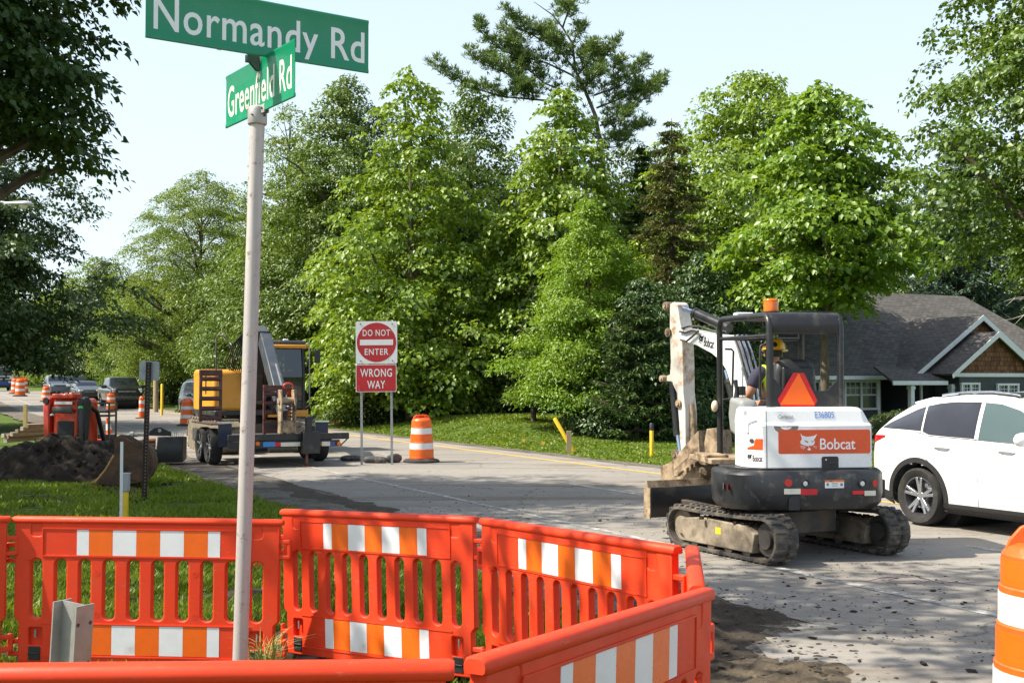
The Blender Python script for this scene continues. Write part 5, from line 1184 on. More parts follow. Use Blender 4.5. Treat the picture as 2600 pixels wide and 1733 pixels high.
    hs = decal('door_handle', [rect(cA, 1155, 718, 1392, 898, yb, .022)], m_black2, hood, yb - .003, .006); p = P_(1210, 762, yb)
    l = MB(); l.cyl((p.x, yb - .008, p.z), (p.x, yb - .014, p.z), .009, n=12); l.build('lock', m_chrome, hs); l = MB(); q = P_(1330, 810, yb); l.box((q.x - .01, yb - .012, q.z), (.075, .006, .03)); l.build('latch', m_black, hs, bevel=.003)
    sm = MB(); sm.box((-.468, yh - .0005, 1.27), (.005, .004, .60)); sm.build('door_seam', m_black2, hood, smooth=0)
    # left corner panel decals on the facet between (-.80,-.655) and (-.645,yh+.012)
    A_, B_ = Vector((-.625, -.64, 0)), Vector((-.50, yh + .012, 0)); fx = (B_ - A_).normalized(); fn = Vector((fx.y, -fx.x, 0)); LF = lambda x, z, o=.002: frame(A_ + fx * x + fn * o + Vector((0, 0, z)), fx, (0, 0, 1))
    me = curve_mesh([[(.0, 0), (.185, 0), (.185, .115), (.105, .115), (.09, .10), (.08, .045), (.0, .02)]], .0008); mesh_obj('orange_stripe', me, m_panelred, hood, LF(.005, 1.155), 0)
    me = text_mesh('Bobcat', .118, .066, bold=.012, extrude=.0008); mesh_obj('lettering', me, m_decalblack, hood, LF(.068, 1.035), 0)
    me = curve_mesh([[(x * .062, y * .07) for x, y in sp] for sp in cat_head()], .0008); mesh_obj('cat_emblem', me, m_decalblack, hood, LF(.004, 1.045), 0)
    me = curve_mesh([[(.03 + .028 * math.cos(q) * .8, .018 * math.sin(q)) for q in np.linspace(0, 6.28, 17)[:-1]]], .006, .003); mesh_obj('fuel_cap', me, m_darkmetal, hood, LF(.03, 1.24, .003) @ Matrix.Rotation(R(18), 4, 'Z'), 40)
    me = curve_mesh([[(0, 0), (.022, 0), (.022, .09), (.04, .13), (.085, .15), (.085, .165), (.03, .15), (.0, .10)]], .006, .004); mesh_obj('moulded_ridge', me, m_hood, hood, LF(.0, 1.33, .002), 40)
    # right side louvre
    lv = MB(); lv.box((.792, -.47, 1.20), (.02, .10, .40)); lo = lv.build('side_grille', m_black2, hood, bevel=.008)
    for k in range(6): s_ = MB(); s_.box((.804, -.475, 1.03 + k * .068), (.024, .08, .022)); s_.build('louvre', m_greyplast, lo, bevel=.004)
    # --- deck floor and console
    fl = MB(); fl.box((-.1, .35, .99), (1.5, .9, .06)); fl.box((-.72, .35, 1.03), (.26, .5, .04)); fl.build('floor', m_mudmetal, t, bevel=.01)
    cs = MB(); q0 = locY(*c4p(450, 650), 13.0); cs.prism([(q0.y - .30, 1.22), (q0.y + .10, 1.30), (q0.y + .16, 1.50), (q0.y + .10, 1.70), (q0.y - .30, 1.66)], .20, plane='yz', mtx=M((q0.x + .10, 0, 0))); con = cs.build('console', m_greyplast, t, bevel=.05, seg=3)
    jy = MB(); q1 = locY(*c4p(475, 590), 13.0); jy.tube([(q1.x, q1.y, 1.66), (q1.x, q1.y, 1.78), (q1.x - .01, q1.y + .01, 1.88)], [.035, .018, .026], 10); jy.box((q1.x + .06, q1.y, 1.76), (.07, .07, .10)); jy.build('joystick', m_black2, con, bevel=.004)
    fr_ = MB(); fr_.prism([(-.55, .98), (-.1, .98), (.05, 1.2), (.05, 1.55), (-.5, 1.6)], .05, plane='yz', mtx=M((-.50, 0, 0))); fr_.build('seat_frame', m_black2, t, bevel=.01)
    # --- canopy
    yc = -.52
    rl = hit(1942 * 1 + 4, 900, (0, yc, 0), (0, 1, 0)); rr_ = hit(2141, 900, (0, yc, 0), (0, 1, 0)); xl, xr = rl.x, rr_.x
    ztop = hit(2040, 792, (0, yc, 0), (0, 1, 0)).z; yf = yc + 1.18
    flp = locY(1826, 900, (MW @ Vector((xl, yf, 0))).y); xf = xl - .02
    mb = MB()
    def cage(xa, xb):
        r = .13; pts = [(xa, yc, 1.50), (xa, yc, ztop - r - .03)]
        for q in np.linspace(0, math.pi / 2, 6)[1:]: pts.append((xa, yc + r - r * math.cos(q), ztop - .03 - r + r * math.sin(q)))
        for q in np.linspace(math.pi / 2, 0, 6): pts.append((xb, yf - r + r * math.cos(q), ztop - .03 - r + r * math.sin(q)))
        pts.append((xb, yf, 1.02)); return pts
    mb.tube(cage(xl + .033, xl - .15), .036, 14); lp = mb.build('canopy_frame', m_black, t, smooth=50)
    mb = MB(); mb.tube(cage(xr - .033, xr - .02), .036, 14); mb.build('canopy_frame', m_black, t, smooth=50)
    mb = MB(); mb.tube([(xl + .03, yc, ztop - .25), (xl - .15, yf, ztop - .25)], .022, 8); mb.build('side_rail', m_black, t)
    mb = MB(); mb.tube([(xl - .14, yf, ztop - .25), (xr - .02, yf, ztop - .25)], .02, 8); mb.build('front_rail', m_black, t)
    rf = MB(); rg = []
    rz_ = [(yc - .012, ztop - .24), (yc - .03, ztop - .22), (yc - .03, ztop - .13)] + [(yc - .03 + .13 - .13 * math.cos(q), ztop - .13 + .13 * math.sin(q)) for q in np.linspace(.2, math.pi / 2, 7)] + [(yf - .10, ztop), (yf - .03, ztop - .03)]
    for y_, z_ in rz_:
        ns = 12; rw = []
        for k in range(ns + 1):
            u = k / ns; e = min(u, 1 - u) * (xr - xl); dz = -.035 * max(0, 1 - e / .07) ** 2; dyy = .03 * max(0, 1 - e / .07) ** 2
            xl_ = xl - .16 * max(0, min(1, (y_ - yc) / (yf - yc))); rw.append((xl_ + u * (xr - xl_), y_ + (dyy if z_ < ztop - .05 else 0), z_ + (dz if z_ > ztop - .1 else 0)))
        rg.append(rw)
    rf.loft(rg, closed=False, caps=False); ro = rf.build('roof', m_black, t, smooth=60, fix=False); so_ = ro.modifiers.new('thickness', 'SOLIDIFY'); so_.thickness = .02; so_.offset = -1
    cb_ = MB(); cpt = [hit(*c4p(x, y), (0, 0, ztop + .008), (0, 0, 1)) for x, y in ((700, 146),)]; cb_.tube([(xl + .28, yc + .25, ztop + .012), (xl + .5, yc + .16, ztop + .014), (xl + .68, yc + .10, ztop + .008), (xl + .82, yc + .12, ztop + .008)], .006, 6); cb_.build('beacon_cable', m_black2, ro)
    # rear guard plate with its cut-out
    z0 = 1.585; zc = lambda y: hit(2040, cC(0, y)[1], (0, yc, 0), (0, 1, 0)).z; xc = lambda x: hit(cC(x, 0)[0], 950, (0, yc, 0), (0, 1, 0)).x
    out = [(xl + .03, z0), (xr - .01, z0), (xr - .01, ztop - .2), (xl + .03, ztop - .2)]
    hole = [(xc(560), zc(90)), (xc(1545), zc(90)), (xc(1560), zc(150)), (xc(1560), 1.585 + (zc(930) - 1.585)), (xc(1640) - .02, zc(935)), (xc(1490), zc(1105)), (xc(745), zc(1105)), (xc(560), zc(880))]
    hole[2] = (xr - .075, zc(150)); hole[1] = (xr - .09, zc(90)); hole[3] = (xr - .075, zc(900)); hole[4] = (xr - .085, zc(935))
    me = curve_mesh([out, hole], .008, .003, 1); mesh_obj('rear_guard', me, m_black, t, FR(yc - .012), 30)
    # slow vehicle triangle
    ys = yc - .028; T = lambda x, y: (lambda h: (h.x, h.z))(hit(*cC(x, y), (0, ys, 0), (0, 1, 0)))
    me = curve_mesh([[T(*q) for q in ((920, 792), (1100, 795), (1328, 1268), (1245, 1425), (725, 1420), (640, 1255))]], .0015); tr = mesh_obj('warning_triangle', me, m_smvr, t, FR(ys), 0)
    me = curve_mesh([[T(*q) for q in ((1008, 797), (1285, 1342), (690, 1338))]], .0006); mesh_obj('orange_centre', me, m_smvo, tr, FR(ys - .003), 0)
    # beacon, white antenna box, mirror, grab rails
    bq = locY(*c4p(655, 140), 13.0); bc = MB(); bc.lathe([(.085, -.03), (.095, .02), (.095, .03), (.0, .03)], 24, mtx=M((bq.x, bq.y, ztop))); bb = bc.build('beacon_base', m_black2, t)
    bc = MB(); bc.lathe([(.080, .03), (.083, .05), (.080, .075), (.083, .10), (.079, .125), (.082, .15), (.074, .168), (0, .172)], 24, mtx=M((bq.x, bq.y, ztop))); bc.build('amber_lens', m_lens_amb, bb, smooth=30)
    wq = locY(*c4p(510, 140), 13.5); wb = MB(); wb.box((wq.x, wq.y, ztop + .02), (.20, .14, .05)); wb.build('receiver_box', m_white, t, bevel=.012)
    mq = Vector((xl - .22, yf - .02, locY(*cB(580, 960), 13.9).z)); mm = MB(); mm.lathe([(0, -.02), (.05, -.015), (.055, .0), (.045, .02), (.0, .03)], 20, mtx=M((mq.x, mq.y, mq.z), (R(80), 0, R(-35)), (.75, 1.25, 1))); mm.build('horn_lamp', pm('cream_lens', (.62, .52, .38), .3, var=.1), t, smooth=60)
    for pts_, Y_ in (([(680, 448), (740, 450), (757, 470), (745, 870), (735, 900), (665, 905)], 13.9), ([(1050, 410), (1010, 412), (1000, 430), (995, 870), (1005, 900), (1050, 902)], 12.75)):
        g_ = MB(); g_.tube([locY(*cB(*q), Y_) for q in pts_], .013, 8); g_.build('grab_rail', m_black2, t, smooth=60)
    # seat
    sx, sy = locY(*c4p(765, 500), 12.95).x, .02
    se = MB(); zz = lambda y: locY(*cC(900, y), 12.9).z
    prof = []
    for z_, w_, d_ in ((1.42, .22, .10), (1.50, .26, .13), (1.75, .255, .12), (1.95, .235, .10), (zz(640), .215, .09), (zz(580), .17, .07), (zz(555), .10, .04)):
        prof.append([(sx + w_ * math.copysign(abs(math.cos(a)) ** .6, math.cos(a)), sy - .18 + d_ * math.copysign(abs(math.sin(a)) ** .7, math.sin(a)) - (z_ - 1.42) * .08, z_) for a in np.linspace(0, 6.283, 25)[:-1]])
    se.loft(prof); s0 = se.build('seat_back', m_black2, t, smooth=60)
    sb = MB(); sb.box((sx, sy + .08, 1.42), (.5, .5, .13)); sb.build('seat_cushion', m_black2, t, bevel=.04, seg=3); sb = MB(); sb.box((sx + .01, sy - .335, 1.82), (.36, .05, .40)); sb.build('seat_shell', m_black, s0, bevel=.02)
    # --- boom
    F0 = Vector((-.02, .72, 1.02)); E0 = locY(*cB(235, 290), 15.2); bdir = Vector((E0.x - F0.x, E0.y - F0.y, 0)).normalized(); bn = Vector((-bdir.y, bdir.x, 0))     # bn points to the left
    def bp(pt, o=0.0): return hit(*cB(*pt), F0 + bn * o, bn)
    def plate(name, pts, thick, mat, par, o=0.0, bev=.01, sm_=30):
        P = [bp(q, o + thick / 2) for q in pts]; mb = MB(); n = len(P); vs = [tuple(p_) for p_ in P] + [tuple(p_ - bn * thick) for p_ in P]
        mb.add(vs, [tuple(range(n)), tuple(range(2 * n - 1, n - 1, -1))] + [(i, i + n, (i + 1) % n + n, (i + 1) % n) for i in range(n)]); return mb.build(name, mat, par, bevel=bev, smooth=sm_)
    boom = plate('boom', [(262, 268), (300, 262), (420, 285), (630, 318), (700, 320), (745, 335), (790, 470), (840, 650), (885, 830), (900, 960), (890, 1120), (800, 1120), (770, 1000), (740, 800), (690, 640), (640, 560), (560, 490), (420, 415), (350, 395), (285, 375), (262, 330)], .20, m_white, t, 0.0)
    a, b = bp((487, 420), .101), bp((578, 445), .101); ux = (b - a).normalized(); uy = Vector((0, 0, 1)) - ux * ux.z; me = text_mesh('Bobcat', (b - a).length * .98, .12, bold=.01, extrude=.0008); mesh_obj('lettering', me, m_decalblack, boom, frame(a + bn * .002 - Vector((0, 0, .0)), ux, uy), 0)
    a = bp((440, 395), .101); me = curve_mesh([[(x * .10, y * .12) for x, y in sp] for sp in cat_head()], .0008); mesh_obj('cat_emblem', me, m_decalblack, boom, frame(a + bn * .002, ux, uy), 0)
    # steel pipes down the right side of the boom
    ed = [bp(q, .10) for q in ((745, 330), (760, 390), (790, 470), (840, 650), (885, 830), (900, 960))]
    for k in range(6):
        o_ = .015 + .034 * k; q = [e - bn * o_ - bdir * (.03 + .01 * (k % 2)) + Vector((0, 0, .015)) for e in ed]
        hb = MB(); hb.tube(q, .011, 7); hb.build('hydraulic_pipe', m_chrome if k % 2 else m_black2, boom, smooth=60)
    for k, pts_ in enumerate([[(290, 262), (360, 240), (450, 245), (620, 300)], [(270, 290), (320, 300), (380, 280), (430, 290)], [(280, 365), (330, 380), (390, 330), (440, 285)]]):
        hb = MB(); hb.tube([bp(q, .11 + .012 * k) for q in pts_], .013, 7); hb.build('hose', m_darkmetal, boom, smooth=60)
    # stick
    stick = plate('stick', [(180, 40), (215, 22), (245, 45), (262, 150), (280, 250), (290, 380), (298, 600), (300, 830), (318, 1000), (325, 1380), (300, 1410), (280, 1380), (262, 1100), (245, 850), (195, 745), (150, 740), (152, 690), (180, 680), (188, 560), (178, 300)], .19, m_whitedirty, t, 0.0)
    for c_, r_ in (((205, 58), .05), ((228, 300), .055), ((170, 715), .042), ((322, 940), .05), ((292, 1400), .06)):
        p = bp(c_, 0); pb = MB(); pb.cyl(p + bn * .125, p - bn * .125, r_, n=18); pb.cyl(p + bn * .14, p - bn * .14, r_ * .55, n=12); pb.build('pivot_pin', m_mudmetal, stick, smooth=40)
    def cylr(name, a, b, c, r1, r2, o=0.0):
        A, B, Cc = bp(a, o), bp(b, o), bp(c, o); mb = MB(); mb.cyl(B, Cc, r1, n=16); mb.cyl(B, B + (A - B).normalized() * .05, r1 * 1.12, n=16); o1 = mb.build(name, m_black, t, smooth=40)
        mb = MB(); mb.cyl(A, B, r2, n=12); mb.build('rod', m_pistonblue, o1, smooth=40); return o1
    cylr('stick_cylinder', (225, 48), (430, 130), (720, 262), .062, .030)
    cylr('bucket_cylinder', (275, 1390), (245, 1190), (205, 750), .045, .026, .07)
    o_ = cylr('thumb_cylinder', (415, 1400), (405, 1335), (370, 950), .052, .028, -.02); o_.data.materials[0] = m_mudmetal
    cylr('boom_cylinder', (690, 640), (720, 760), (790, 1040), .05, .03, .02)
    lkb = MB(); lkb.cyl(bp((275, 1400), .09), bp((300, 1480), .09), .03, n=8); lkb.cyl(bp((275, 1400), -.09), bp((300, 1480), -.09), .03, n=8); lkb.build('bucket_link', m_mudmetal, t)
    # bucket: curled shell with side plates, and a toothed thumb in front of it
    BWID = .50; ob_ = -.14; ctr = bp((520, 1450), 0)
    prof = [bp(q, ob_) for q in ((330, 1470), (240, 1500), (250, 1620), (330, 1720), (440, 1740), (560, 1700), (620, 1560), (600, 1400), (590, 1180))]
    inn = [bp(q, ob_) for q in ((575, 1190), (580, 1400), (590, 1540), (545, 1660), (440, 1700), (345, 1690), (280, 1610), (270, 1530), (335, 1490))]
    bk = MB(); loop = prof + inn; n = len(loop)
    bk.add([tuple(q + bn * BWID / 2) for q in loop] + [tuple(q - bn * BWID / 2) for q in loop], [tuple(range(n)), tuple(range(2 * n - 1, n - 1, -1))] + [(i, i + n, (i + 1) % n + n, (i + 1) % n) for i in range(n)])
    bkt = bk.build('bucket', m_mudmetal, t, smooth=40)
    for s in (-1, 1):
        sp_ = MB(); n = len(prof); sp_.add([tuple(q + bn * (s * BWID / 2 + .012)) for q in prof] + [tuple(q + bn * (s * BWID / 2 - .012)) for q in prof], [tuple(range(n)), tuple(range(2 * n - 1, n - 1, -1))] + [(i, i + n, (i + 1) % n + n, (i + 1) % n) for i in range(n)]); sp_.build('bucket_side', m_mudmetal, bkt, bevel=.006, smooth=0)
    plate('bucket_lug', [(510, 1170), (600, 1160), (610, 1400), (560, 1440), (500, 1420), (490, 1300)], .05, m_mudmetal, bkt, .10); plate('bucket_lug', [(510, 1170), (600, 1160), (610, 1400), (560, 1440), (500, 1420), (490, 1300)], .05, m_mudmetal, bkt, -.12)
    teeth = [(210, 1545), (245, 1500), (370, 1400), (430, 1380), (470, 1410), (500, 1480), (500, 1500), (460, 1495), (440, 1465), (415, 1470), (405, 1510), (385, 1490), (368, 1500), (372, 1540), (345, 1520), (328, 1530), (330, 1570), (300, 1550), (270, 1570), (250, 1600), (215, 1600)]
    plate('thumb', teeth, .05, m_mudmetal, t, .22); plate('thumb', teeth, .05, m_mudmetal, t, .02)
    cl = MB(); rng = np.random.default_rng(3)
    for k in range(16):
        q = bp((430 + 130 * rng.random(), 1420 + 140 * rng.random()), -.2 + .4 * rng.random()); r_ = .05 + .07 * rng.random(); cl.lathe([(0, -r_ * .8), (r_ * .8, -r_ * .4), (r_, .1 * r_), (r_ * .6, r_ * .7), (0, r_ * .85)], 7, mtx=M(q, (rng.random(), rng.random(), rng.random())))
    cl.build('soil_load', m_mudlight, bkt, smooth=0)
    sw = MB(); sw.prism([(.50, .62), (.86, .68), (.86, 1.15), (.55, 1.0)], .26, plane='yz', mtx=M((-.03, 0, 0))); sw.build('swing_bracket', m_darkmetal, t, bevel=.02)
    # --- undercarriage, turned with the road
    RT = Matrix.Rotation(R(27.3) - MR, 4, 'Z')
    uc = MB(); uc.box((0, 0, .36), (.75, .85, .26)); uc.cyl((0, 0, .45), (0, 0, .56), .42, n=28)
    for sx_ in (-1, 1): uc.box((sx_ * .42, 0, .30), (.35, .5, .16), (0, sx_ * R(18), 0))
    uo = uc.build('undercarriage', m_darkmetal, t, bevel=.02); uo.data.transform(RT)
    def track(xo):
        Lh, r = .73, .230; z0_ = r + .025; path = []
        N_ = 15
        for k in range(N_ + 1): path.append((-Lh + 2 * Lh * k / N_, z0_ - r, 0, -1))
        for k in range(1, 12): q = -math.pi / 2 + math.pi * k / 12; path.append((Lh + r * .93 * math.cos(q), z0_ - .01 + r * .95 * math.sin(q), math.cos(q), math.sin(q)))
        for k in range(N_ + 1): u = k / N_; path.append((Lh - 2 * Lh * u, z0_ + r - .02 - .015 * math.sin(u * math.pi) + .02 * u, 0, 1))
        for k in range(1, 12): q = math.pi / 2 + math.pi * k / 12; path.append((-Lh + r * math.cos(q), z0_ + r * math.sin(q), math.cos(q), math.sin(q)))
        hw = .15; mb = MB(); n = len(path); th = .035; vs = []; fs = []
        for y, z, ny, nz_ in path: vs += [(xo - hw, y, z), (xo + hw, y, z), (xo + hw, y - ny * th, z - nz_ * th), (xo - hw, y - ny * th, z - nz_ * th)]
        for i in range(n):
            j = (i + 1) % n
            for k in range(4): a, b = k, (k + 1) % 4; fs.append((i * 4 + a, i * 4 + b, j * 4 + b, j * 4 + a))
        mb.add(vs, fs)
        # tread lugs
        ln = [0]; 
        for i in range(n): a_, b_ = path[i], path[(i + 1) % n]; ln.append(ln[-1] + math.hypot(b_[0] - a_[0], b_[1] - a_[1]))
        nl = 44
        for k in range(nl):
            s_ = ln[-1] * k / nl; i = max(j for j in range(n) if ln[j] <= s_); u = (s_ - ln[i]) / max(ln[i + 1] - ln[i], 1e-6); a_, b_ = path[i], path[(i + 1) % n]
            y = a_[0] + (b_[0] - a_[0]) * u; z = a_[1] + (b_[1] - a_[1]) * u; ny = a_[2] + (b_[2] - a_[2]) * u; nz_ = a_[3] + (b_[3] - a_[3]) * u; an = math.atan2(nz_, ny) - math.pi / 2
            for sd in (-1, 1):
                off_ = (.25 if sd > 0 else -.25) * ln[-1] / nl; cy, cz = y + ny * .010 + nz_ * off_, z + nz_ * .010 - ny * off_
                mb.box((xo + sd * .082, cy, cz), (.135, .050, .028), (an, 0, sd * R(14)), taper=.85)
        o = mb.build('track', m_trackrub, t, bevel=.004, seg=1, smooth=40); o.data.transform(RT)
        f = MB(); f.prism([(-.56, .10), (.60, .09), (.70, .20), (.68, .34), (.30, .385), (-.45, .37), (-.60, .30)], .27, plane='yz', mtx=M((xo, 0, 0))); fo = f.build('track_frame', m_trackmud, t, bevel=.012); fo.data.transform(RT)
        side = -1 if xo < 0 else 1
        for (y, z, r_) in ((-Lh, z0_, .17), (Lh, z0_, .175)):
            w_ = MB(); w_.lathe([(0, -.11), (r_ * .55, -.11), (r_ * .6, -.07), (r_, -.07), (r_, .07), (r_ * .6, .07), (r_ * .55, .11), (0, .11)], 24, mtx=M((xo, y, z), (0, math.pi / 2, 0))); wo_ = w_.build('idler', m_trackmud if y > 0 else m_darkmetal, t, smooth=40); wo_.data.transform(RT)
        for y in (-.45, -.15, .15, .45):
            w_ = MB(); w_.cyl((xo - .12, y, .115), (xo + .12, y, .115), .07, n=14); wo_ = w_.build('roller', m_darkmetal, t, smooth=40); wo_.data.transform(RT)
        w_ = MB(); w_.cyl((xo - .06, -.05, .40), (xo + .06, -.05, .40), .05, n=14); wo_ = w_.build('roller', m_darkmetal, t, smooth=40); wo_.data.transform(RT)
        d = MB(); d.box((xo + side * .137, .0, .27), (.002, .09, .07)); do = d.build('warning_label', m_yellowpost, fo, smooth=0); do.data.transform(RT)
        pl = MB(); rng = np.random.default_rng(int(xo * 10) + 20)
        for k in range(60):
            r_ = .012 + .022 * rng.random(); pl.lathe([(0, 0), (r_, .0), (r_ * .8, r_ * .7), (0, r_ * .9)], 6, mtx=M((xo + rng.normal() * .05 + side * .03, -.5 + rng.random() * .9, .372)))
        po = pl.build('packed_mud', m_pile, fo, smooth=0); po.data.transform(RT)
    track(-.76); track(.77)
    # blade
    bl = MB(); zb0, zb1 = .24, .60; pf = [(1.50, zb1), (1.46, zb1 - .1), (1.47, zb0 + .1), (1.52, zb0), (1.545, zb0), (1.505, zb0 + .12), (1.495, zb1 - .1), (1.53, zb1)]
    bl.prism(pf, 1.58, plane='yz'); bo = bl.build('blade', m_black, t, bevel=.004); bo.data.transform(RT)
    for s in (-1, 1):
        e = MB(); e.box((s * .795, 1.50, .42), (.014, .13, .36)); eo = e.build('blade_end', m_mudmetal, bo); eo.data.transform(RT)
        a_ = MB(); a_.box((s * .30, .95, .38), (.09, 1.1, .10), (R(2), 0, 0)); ao = a_.build('blade_arm', m_darkmetal, t, bevel=.01); ao.data.transform(RT)
    ct = MB(); ct.box((0, 1.535, zb1 + .03), (1.56, .03, .10), (R(-20), 0, 0)); co = ct.build('blade_lip', m_mudmetal, bo, bevel=.004); co.data.transform(RT)
    return t
dig = digger()

# ------------------------------------------------------------ the operator, seated in the canopy
m_skin = pm('skin', (0.42, 0.20, 0.12), .5, var=.1, vs=20); m_navy = pm('navy_cloth', (0.030, 0.030, 0.055), .85, var=.2, vs=14, bump=.2, bs=60); m_jeans = pm('blue_denim', (0.10, 0.16, 0.24), .85, var=.2, vs=14, bump=.2)
m_lime = pm('lime_vest', (0.55, 0.72, 0.03), .6, var=.08, vs=9); m_silver = pm('silver_band', (.55, .55, .56), .35, var=.05); m_hat = pm('yellow_hard_hat', (.78, .42, .01), .3, var=.05, coat=.3); m_hair = pm('dark_hair', (.03, .022, .016), .8)
def skin_mesh(name, verts, edges, rad, mat, parent, sub=2, root=0):
    me = bpy.data.meshes.new(name); me.from_pydata([tuple(v) for v in verts], edges, []); o = bpy.data.objects.new(name, me); link(o, parent)
    sk = o.modifiers.new('skin', 'SKIN'); sk.use_smooth_shade = True
    sv = me.skin_vertices[0] if me.skin_vertices else None
    if sv is None:
        bm = bmesh.new(); bm.from_mesh(me); bm.verts.layers.skin.verify(); bm.to_mesh(me); bm.free(); sv = me.skin_vertices[0]
    for i, r in enumerate(rad):
        sv.data[i].radius = r if hasattr(r, '__len__') else (r, r); sv.data[i].use_root = (i == root)
    s = o.modifiers.new('subdivision', 'SUBSURF'); s.levels = sub; s.render_levels = sub; me.materials.append(mat)
    dg = bpy.context.evaluated_depsgraph_get(); m2 = bpy.data.meshes.new_from_object(o.evaluated_get(dg)); o.modifiers.clear(); o.data = m2; m2.name = name; m2.shade_smooth(); return o
def operator():
    hq = locY(*cC(640, 420), 13.05); zs = hq.z
    ox = hq.x
    t = thing('person', 'operator in yellow hard hat, lime vest and navy shirt seated in the mini excavator', 'person', MW @ Vector((ox, .08, 1.48)), MR)
    # local frame: seat top at z = 0
    hz_ = zs - 1.48                                         # head centre above the seat
    sh = hz_ - .245
    sw_ = locY(*cB(935, 640), 13.05); hand = locY(*cB(865, 905), 13.2)
    lh = Vector((hand.x - ox, hand.y - .08, hand.z - 1.48)); le = Vector((locY(*cB(925, 850), 13.05).x - ox, -.02, locY(*cB(925, 850), 13.05).z - 1.48)); ls_ = Vector((-.20, -.02, sh))
    V = [(.04, 0, .10), (.03, -.02, .27), (.01, -.02, sh - .10), (0, -.01, sh + .02), (0, .01, sh + .10),      # pelvis .. neck
         ls_, le, lh, (.21, -.02, sh), (.30, .0, sh - .27), (.22, .25, sh - .30),
         (-.10, .05, .08), (-.13, .46, .10), (-.13, .55, -.30), (.16, .05, .08), (.17, .46, .10), (.17, .55, -.30), (0, .02, hz_ - .05), (0, .03, hz_ + .07)]
    E = [(0, 1), (1, 2), (2, 3), (3, 4), (3, 5), (5, 6), (6, 7), (3, 8), (8, 9), (9, 10), (0, 11), (11, 12), (12, 13), (0, 14), (14, 15), (15, 16), (4, 17), (17, 18)]
    Rd = [(.17, .12), (.17, .115), (.18, .115), (.10, .08), .056, .072, .05, .036, .072, .05, .036, .09, .075, .05, .09, .075, .05, (.078, .092), (.072, .088)]
    body = skin_mesh('body', V, E, Rd, m_skin, t)
    # shirt follows the torso and upper arm
    mid = ls_.lerp(le, .78); rm = Vector((.21, -.02, sh)).lerp(Vector((.30, 0, sh - .27)), .8)
    skin_mesh('shirt', [(.04, -.005, .12), (.03, -.02, .27), (.01, -.02, sh - .10), (0, -.01, sh + .03), ls_, mid, (.21, -.02, sh), rm], [(0, 1), (1, 2), (2, 3), (3, 4), (4, 5), (3, 6), (6, 7)], [(.18, .13), (.18, .125), (.19, .125), (.105, .088), .088, .074, .088, .074], m_navy, t)
    skin_mesh('vest', [(.04, -.01, .14), (.03, -.02, .27), (.01, -.02, sh - .10), (0, -.015, sh + .04), (-.13, -.015, sh + .02), (.13, -.015, sh + .02)], [(0, 1), (1, 2), (2, 3), (3, 4), (3, 5)], [(.19, .14), (.188, .135), (.192, .135), (.115, .10), (.085, .09), (.085, .09)], m_lime, t)
    vs = MB()
    for x in (-.115, .12): vs.tube([(x, -.165, .18), (x, -.172, .30), (x * .98, -.165, sh - .12), (x * .92, -.135, sh + .01), (x * .9, -.07, sh + .095)], .026, 8, flat=.28)
    vs.build('reflective_band', m_silver, t, smooth=60)
    skin_mesh('trousers', [(.04, 0, .08), (-.10, .06, .07), (-.13, .47, .10), (-.13, .56, -.26), (.16, .06, .07), (.17, .47, .10), (.17, .56, -.26)], [(0, 1), (1, 2), (2, 3), (0, 4), (4, 5), (5, 6)], [(.18, .125), .10, .085, .062, .10, .085, .062], m_jeans, t)
    # hand closed round the lever
    hm = []
    f = lh.copy(); d = (lh - le).normalized(); up = Vector((0, 0, 1)); sd = d.cross(up).normalized()
    for k in range(4):
        b0 = f + d * .05 + sd * (-.030 + .02 * k); hm.append((b0, b0 + d * .035 + up * .012, b0 + d * .05 - up * .02, b0 + d * .03 - up * .045))
    hv, he, hr_ = [tuple(f - d * .02), tuple(f + d * .045)], [(0, 1)], [(.034, .022), (.040, .020)]
    skin_mesh('hand', hv, he, hr_, m_skin, t)
    for k, c in enumerate(hm): skin_mesh('finger', c, [(0, 1), (1, 2), (2, 3)], [.0105, .010, .0095, .008], m_skin, t, 1)
    tb = f + d * .02 - sd * .035; skin_mesh('thumb', [tb, tb + d * .03 - sd * .012 - up * .01, tb + d * .055 + sd * .01 - up * .02], [(0, 1), (1, 2)], [.012, .0115, .009], m_skin, t, 1)
    for s in (-1, 1):
        e = MB(); e.lathe([(0, -.012), (.02, -.01), (.026, 0), (.018, .008), (0, .004)], 12, mtx=M((s * .098, .02, hz_ - .03), (0, s * math.pi / 2, 0), (1.25, .8, 1))); e.build('ear', m_skin, body, smooth=60)
    fc = MB(); fc.lathe([(0, .0), (.016, .005), (.013, .03), (0, .045)], 10, mtx=M((0, .115, hz_ - .05), (R(-20), 0, 0))); fc.build('nose', m_skin, body, smooth=60)
    for s in (-1, 1): ey = MB(); ey.lathe([(0, -.011), (.008, -.008), (.011, 0), (.008, .008), (0, .011)], 10, mtx=M((s * .034, .096, hz_ - .005))); ey.build('eye', m_decalwhite, body, smooth=60)
    mo = MB(); mo.box((0, .103, hz_ - .085), (.045, .012, .010)); mo.build('mouth', pm('lips', (.38, .12, .09), .5), body, bevel=.004)
    ha = MB(); ha.lathe([(.1, -.055), (.108, -.02), (.105, .04), (.08, .08)], 20, mtx=M((0, .012, hz_), (0, 0, 0), (.92, 1.1, 1))); ha.build('hair', m_hair, t, smooth=60)
    h = MB(); prof = [(.165, .045), (.168, .05), (.135, .062), (.132, .085), (.122, .125), (.095, .165), (.05, .187), (0, .193)]
    h.lathe(prof, 32, mtx=M((.005, .015, hz_ - .035), (R(-3), R(3), 0), (.92, 1.13, 1))); ho = h.build('hard_hat', m_hat, t, smooth=35)
    rb = MB()
